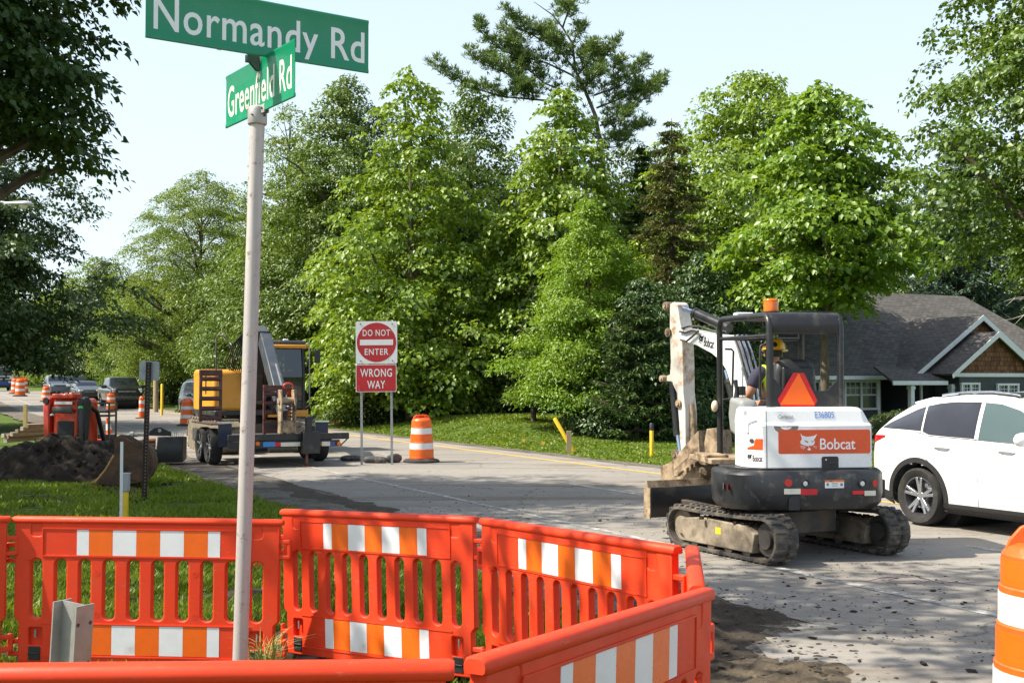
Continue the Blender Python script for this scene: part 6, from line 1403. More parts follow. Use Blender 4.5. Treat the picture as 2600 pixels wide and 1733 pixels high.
    for x in (-.03, 0, .03): rb.tube([(x, -.11, hz_ + .07), (x, -.06, hz_ + .135), (x, .03, hz_ + .163), (x, .10, hz_ + .12)], .008, 6)
    rb.build('hat_ridge', m_hat, ho, smooth=60); bd = MB(); bd.lathe([(.0, 0), (.03, 0), (.03, .004), (0, .005)], 16, mtx=M((-.035, -.137, hz_ + .075), (R(68), 0, 0))); bd.build('hat_badge', m_decalblack, ho)
operator()
# ------------------------------------------------------------ cars
m_carwhite = pm('pearl_white_car_paint', (0.80, 0.80, 0.80), 0.25, var=0.01, coat=0.8)
m_carblack = pm('black_car_paint', (0.012, 0.013, 0.016), 0.25, var=0.05, coat=0.8)
m_cargrey = pm('dark_grey_car_paint', (0.045, 0.050, 0.055), 0.3, 0.3, var=0.05, coat=0.8)
m_carsilver = pm('blue_grey_car_paint', (0.10, 0.12, 0.15), 0.3, 0.4, var=0.05, coat=0.8)
m_cardark = pm('charcoal_car_paint', (0.025, 0.028, 0.033), 0.28, 0.2, var=0.05, coat=0.8)
m_cladding = pm('black_cladding', (0.018, 0.018, 0.019), 0.6, var=0.1)
m_carglass = pm('dark_car_glass', (0.012, 0.016, 0.020), 0.06, var=0.02, spec=0.7)
m_suvglass = pm('grey_tinted_glass', (0.045, 0.050, 0.066), 0.06, var=0.12, vs=1.5, spec=0.8)
m_carglasslight = pm('pale_car_glass', (0.085, 0.125, 0.135), 0.06, var=0.02, spec=0.7)
m_alloy = pm('alloy_rim', (0.50, 0.51, 0.54), 0.25, 0.85, var=0.06)
m_alloydark = pm('dark_alloy', (0.10, 0.10, 0.11), 0.3, 0.6, var=0.1)
m_plate = pm('number_plate', (0.62, 0.64, 0.68), .4, var=.1, vs=20)
def wheel(parent, x, y, r, w_, side, n_sp=5, rimmat=None, axle='y'):
    """side -1: outer face towards -y"""
    mt = M((x, y, r), (side * -math.pi / 2 if side < 0 else -math.pi / 2, 0, 0))
    mt = Matrix.Translation((x, y, r)) @ Matrix.Rotation(math.pi / 2 if side < 0 else -math.pi / 2, 4, 'X')
    if axle == 'x': mt = Matrix.Translation((x, y, r)) @ Matrix.Rotation(math.pi / 2 if side > 0 else -math.pi / 2, 4, 'Y')
    h = w_ / 2; ri = r * .68
    o = MB(); o.lathe([(ri, -h * .8), (r * .90, -h), (r * .98, -h * .7), (r, -h * .4), (r, h * .4), (r * .98, h * .7), (r * .90, h), (ri + .015, h * .86), (ri, h * .75), (ri, -h * .8)], 40, mtx=mt)
    t = o.build('wheel', m_tyre, parent, smooth=40)
    rm = MB(); rm.lathe([(ri, -h * .6), (ri, h * .75), (ri - .02, h * .78), (ri - .03, h * .5), (ri - .03, -h * .5), (0, -h * .5)], 40, mtx=mt); rim = rm.build('rim', m_alloydark, t, smooth=40)
    s = MB()
    for k in range(n_sp):
        for d in ((-.16, .16) if n_sp <= 5 else (0,)):
            a = 2 * math.pi * k / n_sp + .3; r0, r1 = r * .10, ri - .012
            p0 = Vector((r0 * math.cos(a + d * .3), r0 * math.sin(a + d * .3), h * .55)); p1 = Vector((r1 * math.cos(a + d), r1 * math.sin(a + d), h * .72)); dr = (p1 - p0).normalized(); sd = Vector((-dr.y, dr.x, 0)) * r * .055
            vs = [p0 - sd, p0 + sd, p1 + sd * .9, p1 - sd * .9]; s.add([q + Vector((0, 0, .012)) for q in vs] + [q - Vector((0, 0, .03)) for q in vs], [(0, 1, 2, 3), (7, 6, 5, 4), (0, 4, 5, 1), (1, 5, 6, 2), (2, 6, 7, 3), (3, 7, 4, 0)], mt)
    s.lathe([(0, h * .62), (r * .15, h * .60), (r * .17, h * .45), (r * .17, h * .2)], 20, mtx=mt)
    s.build('spokes', rimmat or m_alloy, rim, bevel=.004, smooth=40); return t
class Car:
    def __init__(s, t, top, bot, hw, belt, paint, tum=.30, wb=2.79, R_=.37, arch=.44, nx=120, xr=None):
        s.t = t; s.xt, s.zt = zip(*top); s.xb, s.zb = zip(*bot); s.xh, s.yh = zip(*hw); s.xe, s.ze = zip(*belt); s.tum = tum; s.wb = wb; s.R = R_
        x0, x1 = s.xt[0], s.xt[-1]; xs = np.linspace(x0, x1, nx); s.xs = xs
        rings = []
        for x in xs: rings.append(s.section(x))
        v, f = [], []; n = len(rings[0])
        for i, rg in enumerate(rings):
            for y, z in rg: v.append((xs[i], -y, z))
        full = []
        mb = MB(); N_ = n
        vs = []
        for i, rg in enumerate(rings):
            half = [(xs[i], -y, z) for y, z in rg]; other = [(xs[i], y, z) for y, z in rg[::-1][1:-1]]
            vs += half + other
        m = 2 * n - 2; fs = []
        for i in range(len(xs) - 1):
            for k in range(m):
                a, b = i * m + k, i * m + (k + 1) % m
                c = [vs[q] for q in (a, b, b + m, a + m)]; cx = sum(p[0] for p in c) / 4; cy = sum(abs(p[1]) for p in c) / 4; cz = sum(p[2] for p in c) / 4
                if arch and cy > .45 and any(math.hypot(cx - wx, cz - s.R) < arch for wx in (0, wb)): continue
                fs.append((a, b, b + m, a + m))
        fs.append(tuple(range(m))); fs.append(tuple(range((len(xs) - 1) * m, len(xs) * m)))
        mb.add(vs, fs); s.body = mb.build('body', paint, t, smooth=32)
        if arch:
            for wx in (0, wb):
                w_ = MB(); w_.lathe([(.02, -.62), (arch + .03, -.62), (arch + .03, .62), (.02, .62)], 32, mtx=M((wx, 0, s.R), (math.pi / 2, 0, 0))); w_.build('wheel_well', m_black2, s.body, smooth=60, fix=False)
    def f(s, x, a, b): return float(np.interp(x, a, b))
    def section(s, x):
        zt, zb, hw, be = s.f(x, s.xt, s.zt), s.f(x, s.xb, s.zb), s.f(x, s.xh, s.yh), s.f(x, s.xe, s.ze)
        be2 = min(be, zt - .10); zb = min(zb, be2 - .1)
        gw = hw * .965 - s.tum * max(0, zt - .06 - be2) - .0
        P = [(0, zb), (hw * .90, zb), (hw * .965, zb + .05), (hw * .99, zb + (be2 - zb) * .35), (hw, zb + (be2 - zb) * .60), (hw * .992, zb + (be2 - zb) * .86), (hw * .965, be2)]
        zr = zt - .055
        for u in (.33, .66): P.append((hw * .965 + (gw - hw * .965) * u + .012 * math.sin(u * 3.14), be2 + (zr - be2) * u))
        P += [(gw, zr), (gw - .03, zt - .028), (gw - .09, zt - .008), (gw * .6, zt + .006), (0, zt + .014)]
        out = [P[0]]
        # finer points along the side
        for i in range(1, len(P) - 1):
            for q in range(3): u = q / 3; out.append((P[i][0] + (P[i + 1][0] - P[i][0]) * u, P[i][1] + (P[i + 1][1] - P[i][1]) * u))
        out.append(P[-1]); return out
    def W(s, x, z):
        P = s.section(x)[1:]; k = max(range(len(P)), key=lambda i: P[i][1] if P[i][0] > .2 else -1)
        zs = [p[1] for p in P[:k + 1]]; ys = [p[0] for p in P[:k + 1]]; return float(np.interp(z, zs, ys))
    def ztop(s, x, y):
        P = s.section(x)[::-1]; ys, zs = [], []
        for p in P:
            if ys and p[0] <= ys[-1]: break
            ys.append(p[0]); zs.append(p[1])
        return float(np.interp(abs(y), ys, zs))
    def side(s, name, low, up, mat, par=None, n=26, m=6, o=.004, sides=(-1, 1)):
        """panel lying on the flank between two curves given in (x, z)"""
        res = None
        for sd in sides:
            x0, x1 = max(low[0][0], up[0][0]), min(low[-1][0], up[-1][0]); vs = []
            for i in range(n + 1):
                x = x0 + (x1 - x0) * i / n; a = np.interp(x, [p[0] for p in low], [p[1] for p in low]); b = np.interp(x, [p[0] for p in up], [p[1] for p in up])
                for k in range(m + 1): z = a + (b - a) * k / m; vs.append((x, sd * (s.W(x, z) + o), z))
            mb = MB(); q = m + 1; mb.add(vs, [(i * q + k, (i + 1) * q + k, (i + 1) * q + k + 1, i * q + k + 1) for i in range(n) for k in range(m)]); ob = mb.build(name, mat, par or s.body, smooth=60)
            res = ob
        return res
    def roofpatch(s, name, x0, x1, m0, m1, mat, o=.005, n=12, ny=12, par=None):
        vs = []
        for i in range(n + 1):
            x = x0 + (x1 - x0) * i / n; P = s.section(x); w_ = max(p[0] for p in P if p[1] > P[-1][1] - .10) - (m0 + (m1 - m0) * i / n)
            for k in range(ny + 1): y = -w_ + 2 * w_ * k / ny; vs.append((x, y, s.ztop(x, y) + o))
        mb = MB(); q = ny + 1; mb.add(vs, [(i * q + k, (i + 1) * q + k, (i + 1) * q + k + 1, i * q + k + 1) for i in range(n) for k in range(ny)]); return mb.build(name, mat, par or s.body, smooth=60)
    def line(s, pts, wd, mat, name='panel_gap', sides=(-1, 1), o=.002):
        for sd in sides:
            mb = MB()
            for (x0, z0), (x1, z1) in zip(pts[:-1], pts[1:]):
                d = Vector((x1 - x0, z1 - z0)).normalized() * wd / 2; vs = [(x0 - d.y, z0 + d.x), (x0 + d.y, z0 - d.x), (x1 + d.y, z1 - d.x), (x1 - d.y, z1 + d.x)]
                mb.add([(x, sd * (s.W(x, z) + o), z) for x, z in vs], [(0, 1, 2, 3)])
            mb.build(name, mat, s.body, smooth=0)
    def arches(s, ra, wd, mat):
        for sd in (-1, 1):
            for wx in (0, s.wb):
                vs = []
                n = 30
                for i in range(n + 1):
                    a = R(-12 + 204 * i / n)
                    for rr, o in ((ra - .025, -.02), (ra - .02, .012), (ra + wd, .012), (ra + wd + .005, -.004)):
                        x, z = wx + rr * math.cos(a), max(s.R + rr * math.sin(a), .2); vs.append((x, sd * (s.W(x, min(z, 1.0)) + o), z))
                mb = MB(); mb.add(vs, [(i * 4 + k, i * 4 + k + 4, i * 4 + k + 5, i * 4 + k + 1) for i in range(n) for k in range(3)]); mb.build('arch_trim', mat, s.body, smooth=60)
    def wheels(s, w_=.235, tw=None, n_sp=5, rim=None):
        for wx in (0, s.wb):
            for sd in (-1, 1): wheel(s.t, wx, sd * ((tw or s.f(wx, s.xh, s.yh)) - w_ / 2 - .015), s.R, w_, sd, n_sp, rim)
    def mirror(s, x, z, paint, scl=1.0):
        for sd in (-1, 1):
            y = s.W(x, z - .03); mb = MB(); mb.loft([[(x + dx + .05 * scl * math.cos(a) * k, sd * (y + .06 + oy * scl), z + .045 + .075 * scl * k * math.sin(a)) for a in np.linspace(0, 6.283, 13)[:-1]] for oy, k, dx in ((.0, .55, .02), (.05, .95, .0), (.15, 1.0, -.01), (.21, .8, -.02), (.235, .35, -.03))]); mo = mb.build('mirror', paint, s.t, smooth=60)
            mb = MB(); mb.tube([(x + .04, sd * (y - .02), z - .02), (x + .02, sd * (y + .10), z + .0)], [.03, .025], 8); mb.build('mirror_stalk', m_cladding, mo)
HD = math.atan2(U.y, U.x)
# white SUV passing at the right
def white_suv():
    c = gd(2095, 1203); o = c + NN * .80 + U * .22; t = thing('suv', 'white SUV passing close behind the mini excavator at the right edge', 'car', (o.x, o.y, gzf(o.x, o.y) + .014), HD)
    c = Car(t, [(-.99, .72), (-.975, .98), (-.94, 1.12), (-.78, 1.24), (-.50, 1.41), (-.25, 1.55), (-.12, 1.605), (.15, 1.655), (.5, 1.69), (.9, 1.70), (1.25, 1.67), (1.6, 1.58), (1.95, 1.40), (2.35, 1.17), (2.6, 1.09), (3.0, 1.05), (3.45, .96), (3.68, .84), (3.76, .62)],
            [(-.99, .40), (-.85, .32), (-.4, .24), (0, .22), (2.9, .22), (3.4, .25), (3.76, .35)], [(-.99, .66), (-.94, .76), (-.82, .86), (-.5, .935), (0, .945), (1.5, .945), (2.9, .94), (3.3, .90), (3.6, .80), (3.76, .62)],
            [(-.99, 1.08), (-.6, 1.17), (.2, 1.15), (2.2, 1.08), (3.8, .95)], m_carwhite, .34, 2.79, .375, .455)
    c.side('rear_quarter_glass', [(-.66, 1.235), (-.35, 1.23), (-.03, 1.22), (.04, 1.215)], [(-.66, 1.25), (-.4, 1.36), (-.1, 1.49), (.04, 1.535)], m_suvglass)
    c.side('rear_door_glass', [(.07, 1.21), (.18, 1.175), (.5, 1.165), (.90, 1.155)], [(.07, 1.54), (.25, 1.575), (.5, 1.60), (.90, 1.605)], m_suvglass)
    c.side('front_door_glass', [(.96, 1.15), (1.5, 1.13), (2.0, 1.115)], [(.96, 1.60), (1.2, 1.585), (1.5, 1.51), (1.8, 1.335), (2.0, 1.17)], m_carglasslight)
    c.line([(-.70, 1.22), (-.03, 1.205), (.18, 1.16), (1.0, 1.14), (2.05, 1.10)], .010, m_chrome, 'chrome_strip'); pass
    c.line([(.03, 1.20), (.04, .95), (.36, .72), (.43, .5), (.43, .34)], .008, m_cladding); c.line([(.93, 1.60), (.93, 1.12), (.97, .7), (.97, .33)], .010, m_cladding); c.line([(2.02, 1.10), (2.14, .85), (2.14, .36)], .008, m_cladding)
    c.line([(-.6, .80), (0.3, .86), (1.2, .87), (2.3, .86)], .006, pm('crease_shade', (.6, .6, .6), .4), 'crease_shade');  # grey line painted as the shade along the fold in the flank
    c.side('side_skirt', [(.43, .20), (2.34, .20)], [(.43, .33), (2.34, .33)], m_cladding, o=.012); c.side('rear_bumper_trim', [(-.97, .36), (-.46, .23)], [(-.97, .48), (-.46, .40)], m_cladding, o=.008)
    c.arches(.455, .045, m_cladding); c.wheels(.24, None, 5)
    c.side('tail_lamp', [(-.975, .98), (-.88, 1.02), (-.58, 1.12)], [(-.975, 1.09), (-.88, 1.13), (-.58, 1.14)], m_lens_red, n=14, o=.010)
    for x in (.30, 1.28):
        for sd in (-1, 1): h = MB(); h.tube([(x, sd * (c.W(x, 1.02) + .005), 1.025), (x + .05, sd * (c.W(x, 1.02) + .03), 1.035), (x + .19, sd * (c.W(x, 1.02) + .03), 1.03), (x + .24, sd * (c.W(x, 1.02) + .005), 1.02)], .014, 8); h.build('door_handle', m_carwhite, c.body, smooth=60)
    c.mirror(1.80, 1.14, m_carwhite, 1.15)
    c.roofpatch('windscreen', 1.52, 2.42, .05, .04, m_carglass); c.roofpatch('rear_window', -.80, -.30, .08, .06, m_carglass); c.roofpatch('sunroof', .35, 1.30, .16, .16, m_carglass)
    sp_ = MB(); sp_.box((-.20, 0, 1.60), (.34, 1.16, .035), (0, R(-12), 0)); sp_.build('roof_spoiler', m_carwhite, c.body, bevel=.015); fn = MB(); fn.prism([(-.06, 0), (.06, 0), (-.03, .06)], .03); fo = fn.build('aerial_fin', m_carwhite, c.body, bevel=.008); fo.data.transform(M((.15, 0, 1.665)))
    for sd in (-1, 1): rr = MB(); rr.tube([(x, sd * .56, c.ztop(x, .56) + .03) for x in np.linspace(.1, 1.3, 10)], .016, 8); rr.build('roof_rail', m_chrome, c.body, smooth=60)
    g = MB(); g.box((3.70, 0, .62), (.06, .9, .34)); g.build('grille', m_cladding, c.body, bevel=.02)
    for sd in (-1, 1): l = MB(); l.box((3.52, sd * .70, .80), (.24, .26, .10), (0, 0, sd * R(-32))); l.build('headlight', m_lens_wht, c.body, bevel=.02)
white_suv()
def front_bits(c, xf, zg, wg, hg, zl, yl, wl, hl, kind='car', light_on=False):
    g = MB(); g.box((xf - .02, 0, zg), (.07, wg, hg)); go = g.build('grille', m_cladding, c.body, bevel=.02)
    b = MB(); b.box((xf + .015, 0, zg + hg * .08), (.03, wg * .95, hg * .16)); b.build('grille_bar', m_chrome, go, bevel=.005)
    for sd in (-1, 1):
        l = MB(); l.box((xf - .08, sd * yl, zl), (.16, wl, hl), (0, 0, sd * R(-14))); l.build('headlight', m_lens_wht, c.body, bevel=.02)
    p = MB(); p.box((xf + .02, 0, zg - hg * .5 - .10), (.02, .32, .16)); p.build('number_plate', m_plate, c.body)
    b = MB(); b.box((xf - .06, 0, zg - hg * .5 - .2), (.16, wg * 1.35, .12)); b.build('lower_intake', m_cladding, c.body, bevel=.02)
def sedan(name, label, loc, paint, group=None, rz=HD):
    t = thing(name, label, 'car', loc, rz, group)
    c = Car(t, [(-1.05, .72), (-1.0, .93), (-.6, .99), (-.35, 1.02), (.1, 1.24), (.5, 1.40), (.95, 1.45), (1.35, 1.42), (1.75, 1.28), (2.2, 1.03), (2.6, .95), (3.2, .88), (3.55, .76), (3.66, .55)], [(-1.05, .35), (-.5, .22), (3.2, .2), (3.66, .28)],
            [(-1.05, .78), (-.8, .87), (0, .905), (2.7, .905), (3.3, .85), (3.66, .68)], [(-1.05, .9), (2.2, .86), (3.66, .8)], paint, .38, 2.7, .32, .38, nx=80)
    c.side('side_glass', [(-.1, .95), (.7, .92), (1.9, .91)], [(-.1, 1.10), (.35, 1.32), (.9, 1.37), (1.35, 1.34), (1.9, 1.02)], m_carglass); c.roofpatch('windscreen', 1.40, 2.18, .05, .05, m_carglass); c.roofpatch('rear_window', -.28, .42, .07, .06, m_carglass)
    c.wheels(.21); c.mirror(1.80, .93, paint, .8); front_bits(c, 3.62, .60, .72, .20, .70, .62, .30, .13); return t
def wagon(name, label, loc, paint, group=None, rz=HD, h=1.0, rz_=None):
    t = thing(name, label, 'car', loc, rz, group); k = h
    c = Car(t, [(-1.0, .75), (-.97, 1.05), (-.85, 1.35 * k), (-.65, 1.62 * k), (-.3, 1.68 * k), (.6, 1.72 * k), (1.2, 1.70 * k), (1.6, 1.60 * k), (2.15, 1.18), (2.5, 1.10), (3.1, 1.04), (3.5, .92), (3.62, .62)], [(-1.0, .40), (-.5, .27), (3.1, .26), (3.62, .35)],
            [(-1.0, .82), (-.8, .90), (0, .93), (2.7, .93), (3.3, .88), (3.62, .72)], [(-1.0, 1.02), (2.2, 1.0), (3.62, .95)], paint, .26, 2.7, .36, .44, nx=80)
    c.side('side_glass', [(-.7, 1.08), (.7, 1.05), (1.95, 1.04)], [(-.7, 1.40 * k), (-.3, 1.57 * k), (.9, 1.60 * k), (1.4, 1.52 * k), (1.95, 1.18)], m_carglass); c.roofpatch('windscreen', 1.38, 2.12, .05, .05, m_carglass); c.roofpatch('rear_window', -.9, -.68, .08, .06, m_carglass)
    c.arches(.44, .04, m_cladding); c.wheels(.23); c.mirror(1.78, 1.06, paint, 1.0); front_bits(c, 3.58, .74, .80, .28, .86, .66, .32, .16)
    for sd in (-1, 1): rr = MB(); rr.tube([(x, sd * .60, c.ztop(x, .60) + .03) for x in np.linspace(-.4, 1.2, 6)], .016, 6); rr.build('roof_rail', m_chrome, c.body, smooth=60)
    return t
def pickup(label, loc):
    t = thing('pickup_truck', label, 'truck', loc, HD)
    c = Car(t, [(-1.25, 1.0), (-1.22, 1.32), (.85, 1.34), (.90, 1.36), (1.0, 1.85), (1.15, 1.92), (1.8, 1.96), (2.5, 1.94), (2.75, 1.88), (3.3, 1.42), (3.5, 1.36), (4.3, 1.32), (4.45, 1.22), (4.5, .8)], [(-1.25, .6), (-.6, .45), (3.9, .42), (4.5, .48)],
            [(-1.25, .96), (-1.0, 1.0), (4.1, 1.0), (4.4, .96), (4.5, .92)], [(-1.25, 1.24), (4.5, 1.2)], m_carblack, .22, 3.68, .41, .50, nx=90)
    c.side('side_glass', [(1.15, 1.30), (2.0, 1.28), (3.1, 1.27)], [(1.15, 1.80), (1.8, 1.83), (2.5, 1.81), (2.75, 1.74), (3.1, 1.42)], m_carglass); c.roofpatch('windscreen', 2.62, 3.30, .06, .06, m_carglass)
    c.arches(.50, .06, m_cladding); c.wheels(.27, 1.0, 6); c.mirror(3.05, 1.30, m_carblack, 1.5); front_bits(c, 4.46, 1.02, 1.15, .36, 1.10, .76, .30, .26)
    b = MB(); b.box((4.50, 0, .66), (.20, 1.86, .20)); b.build('bumper', pm('dark_chrome', (.12, .12, .13), .25, .8), c.body, bevel=.04); l = MB(); l.box((4.44, -.76, 1.02), (.10, .13, .10)); l.build('running_lamp', m_lens_amb, c.body, bevel=.02)
    vp = MB(); vp.box((2.9, -.55, 1.56), (.01, .2, .1)); vp.build('windscreen_sticker', m_decalwhite, c.body); return t
def gcar(xd, yd, Y, fw):
    p = atd(xd, yd, Y); x, y = p.x - U.x * fw, p.y - U.y * fw; return (x, y, gzf(x, y) + .015)
pickup('black pickup truck facing the view between two barrels on the far road', gcar(291, 940, 74, 4.3))
sedan('sedan', 'dark grey sedan facing the view behind the red loader', gcar(205, 930, 88, 3.4), m_cargrey)
wagon('suv', 'blue grey SUV leftmost in the queue on the far road', gcar(137, 916, 99, 3.4), m_carsilver)
wagon('suv', 'charcoal SUV half hidden between the blue grey SUV and the sedan', gcar(180, 914, 108, 3.4), m_cardark)
wagon('suv', 'black SUV mostly hidden behind the yellow excavator', gcar(494, 962, 57, 3.2), m_carblack, None, HD + R(3), 1.08)
# white and blue bus in the distance
def bus():
    p = gcar(5, 897, 138, 3.2); t = thing('bus', 'white and blue motor coach far down the road at the left edge', 'bus', p, HD)
    m_bw = pm('bus_white', (.62, .64, .66), .35, var=.04); m_bb = pm('bus_blue', (.02, .06, .22), .3, var=.08, coat=.3)
    b = MB(); b.prism([(-5, 1.25), (2.6, 1.25), (3.0, 1.35), (3.0, 1.7), (2.9, 2.9), (2.7, 3.15), (-5, 3.2)], 2.45, plane='xz'); body = b.build('body', m_bw, t, bevel=.08, seg=3)
    l = MB(); l.box((-1.0, 0, .80), (8.0, 2.43, .85)); l.build('lower_body', m_bb, body, bevel=.06)
    for sd in (-1, 1): g = MB(); g.box((-1.2, sd * 1.232, 2.3), (6.5, .02, .75)); g.build('side_window', m_carglass, body, bevel=.01)
    g = MB(); g.box((2.965, 0, 2.25), (.03, 2.1, .95), (0, R(-5), 0)); g.build('windscreen', m_carglass, body, bevel=.01)
    for sd in (-1, 1): h = MB(); h.box((3.02, sd * .85, 1.05), (.05, .35, .18)); h.build('headlight', m_lens_wht, body, bevel=.02); h = MB(); h.tube([(2.9, sd * 1.2, 2.6), (3.1, sd * 1.42, 2.55), (3.1, sd * 1.45, 2.1)], [.03, .03, .08], 8); h.build('mirror', m_cladding, t)
    h = MB(); h.box((2.99, 0, 1.55), (.04, 1.6, .22)); h.build('grille', m_cladding, body, bevel=.02); h = MB(); h.box((3.05, 0, .55), (.14, 2.4, .25)); h.build('bumper', m_cladding, body, bevel=.04); h = MB(); h.box((-1.5, 0, 3.3), (1.2, 1.0, .25)); h.build('roof_unit', m_bw, body, bevel=.06)
    for x in (1.6, -3.0):
        for sd in (-1, 1): wheel(t, x, sd * 1.08, .45, .28, sd, 6)
bus()
# ------------------------------------------------------------ yellow excavator behind the trailer
m_yel = pm('excavator_yellow', (0.66, 0.285, 0.020), 0.4, var=0.06, vs=2, dirt=((0.35, 0.22, 0.08), .12, 4), coat=.2)
m_armgrey = pm('blue_grey_arm', (0.050, 0.060, 0.075), .4, .1, var=.2, vs=4, dirt=((.18, .13, .08), .12, 5))
m_ramp = pm('maroon_ramp', (0.085, 0.020, 0.018), .5, var=.2, vs=8, dirt=((.14, .09, .06), .2, 8))
m_trailerblue = pm('navy_fender', (0.012, 0.022, 0.055), .35, var=.15, coat=.3)
m_track2 = pm('muddy_track', (0.20, 0.165, 0.115), .8, var=.3, vs=6, bump=.4, bs=25, dirt=((.07, .055, .04), .3, 6))
def cD(x, y): return 400 + x * .2806, 800 + y * .2806
def planehit(Mi, px, py, yl):
    O = Mi @ Vector((0, 0, H)); D = Mi.to_3x3() @ Vector(ray(px, py)); t = (yl - O.y) / D.y; return O + D * t
def yellow():
    c = Vector((-7.02, 31.6, 0)); rz = HD - math.pi / 2
    t = thing('excavator', 'yellow tracked excavator facing the view behind the black trailer', 'excavator', (c.x, c.y, .012), rz)
    W_ = Matrix.Translation((c.x, c.y, .012)) @ Matrix.Rotation(rz, 4, 'Z'); I_ = W_.inverted(); L = lambda p, Y: I_ @ at(*cD(*p), Y)
    for s in (-1, 1):
        mb = MB(); pf = []
        for q in np.linspace(-math.pi / 2, math.pi / 2, 9): pf.append((1.45 + .40 * math.cos(q), .42 + .42 * math.sin(q)))
        for q in np.linspace(math.pi / 2, 1.5 * math.pi, 9): pf.append((-1.45 + .40 * math.cos(q), .42 + .42 * math.sin(q)))
        mb.prism(pf, .55, plane='yz', mtx=M((s * .95, 0, 0)))
        for k in range(26):
            u = k / 26 * (2 * 2.9 + 2 * math.pi * .42); 
            if u < 2.9: y, z, a = -1.45 + u, 0, math.pi
            elif u < 2.9 + 1.32: q = -math.pi / 2 + (u - 2.9) / .42; y, z, a = 1.45 + .41 * math.cos(q), .42 + .43 * math.sin(q), q - math.pi / 2
            elif u < 5.8 + 1.32: y, z, a = 1.45 - (u - 4.22), .85, 0
            else: q = math.pi / 2 + (u - 7.12) / .42; y, z, a = -1.45 + .41 * math.cos(q), .42 + .43 * math.sin(q), q - math.pi / 2
            mb.box((s * .95, y, z), (.60, .16, .05), (a, 0, 0))
        mb.build('track', m_track2, t, bevel=.01)
        f = MB(); f.box((s * 1.235, 0, .42), (.05, 2.2, .34)); f.build('track_frame', m_darkmetal, t, bevel=.02)
    mb = MB(); mb.box((0, 0, .55), (1.5, 1.8, .4)); mb.cyl((0, 0, .7), (0, 0, .98), .6, n=28); mb.build('undercarriage', m_darkmetal, t, bevel=.02)
    mb = MB(); mb.box((0, -.1, 1.02), (2.4, 2.6, .14)); mb.build('platform', m_black, t, bevel=.03)
    mb = MB(); mb.loft([[(-1.2, -.4, z), (-1.2, -1.3, z), (-.8, -1.62, z), (.8, -1.62, z), (1.2, -1.3, z), (1.2, -.4, z)] for z in (1.0, 2.15)]); mb.build('engine_cover', m_yel, t, bevel=.10, seg=3)
    mb = MB(); mb.box((.82, .30, 1.58), (.80, 1.65, 1.05)); tk = mb.build('side_tank', m_yel, t, bevel=.10, seg=3); mb = MB(); mb.box((.60, 1.05, 1.36), (.55, .12, .62)); mb.build('tool_box', m_yel, tk, bevel=.05)
    mb = MB(); mb.box((1.222, .3, 1.75), (.006, .14, .50)); mb.build('side_lettering_panel', m_black2, tk, smooth=0)
    mb = MB(); q = 1.0; mb.tube([(1.05, .7, 2.05), (1.05, .7, 2.95), (1.0, .75, 3.03), (.85, .85, 2.98), (.70, .95, 2.6), (.68, .97, 2.1)], .022, 8); mb.build('hand_rail', m_darkmetal, t, smooth=60)
    # cab
    cx0, cx1, cy0, cy1, cz0, cz1 = -1.16, -.26, -.45, 1.15, 1.09, 2.86
    mb = MB(); fr_ = .07
    for x in (cx0 + fr_ / 2, cx1 - fr_ / 2):
        mb.tube([(x, cy1, cz0), (x, cy1 + .04, cz0 + .8), (x, cy1 - .08, cz1 - .08)], .045, 8); mb.tube([(x, cy0, cz0), (x, cy0, cz1 - .05)], .05, 8); mb.tube([(x, cy0 + .75, cz0), (x, cy0 + .75, cz1 - .05)], .04, 8)
    cab = mb.build('cab_frame', m_black, t, smooth=60)
    mb = MB(); mb.box(((cx0 + cx1) / 2, (cy0 + cy1) / 2 - .03, cz1 - .02), (1.02, 1.60, .12)); ro = mb.build('cab_roof', m_armgrey, t, bevel=.05, seg=3); mb = MB(); mb.box(((cx0 + cx1) / 2 - .02, cy1 - .01, cz1 - .12), (.98, .08, .10)); mb.build('roof_visor', m_yel, ro, bevel=.03)
    mb = MB(); mb.box(((cx0 + cx1) / 2, cy1 - .02, cz0 + .12), (.98, .07, .24)); mb.box(((cx0 + cx1) / 2, cy0 + .4, cz0 + .3), (.96, .85, .6)); mb.build('cab_base', m_black, t, bevel=.03)
    mb = MB(); mb.box(((cx0 + cx1) / 2, cy1 + .02, cz0 - .10), (1.08, .12, .18)); mb.build('cab_sill', m_yel, t, bevel=.02)
    mb = MB(); mb.add([(cx0 + .07, cy1 + .01, cz0 + .24), (cx1 - .07, cy1 + .01, cz0 + .24), (cx1 - .07, cy1 + .04, cz0 + .85), (cx1 - .07, cy1 - .07, cz1 - .16), (cx0 + .07, cy1 - .07, cz1 - .16), (cx0 + .07, cy1 + .04, cz0 + .85)], [(0, 1, 2, 5), (5, 2, 3, 4)]); mb.build('windscreen', m_dglass, cab, smooth=0)
    for x, nm in ((cx0 + .03, 'side_window'), (cx1 - .03, 'side_window')): mb = MB(); mb.box((x, .35, 2.1), (.01, 1.5, 1.3)); mb.build(nm, m_dglass, cab, smooth=0)
    mb = MB(); mb.box((-.72, .05, 1.5), (.5, .5, .2)); mb.box((-.72, -.18, 1.85), (.48, .14, .7)); mb.build('seat', m_black2, t, bevel=.05)
    mb = MB(); mb.tube([(cx0 - .02, cy1 + .05, cz1 - .05), (cx0 - .1, cy1 + .08, cz1), (cx0 - .12, cy1 + .06, 1.2), (cx0 - .03, cy1, 1.15)], .018, 8); mb.build('grab_rail', m_steel, t, smooth=60)
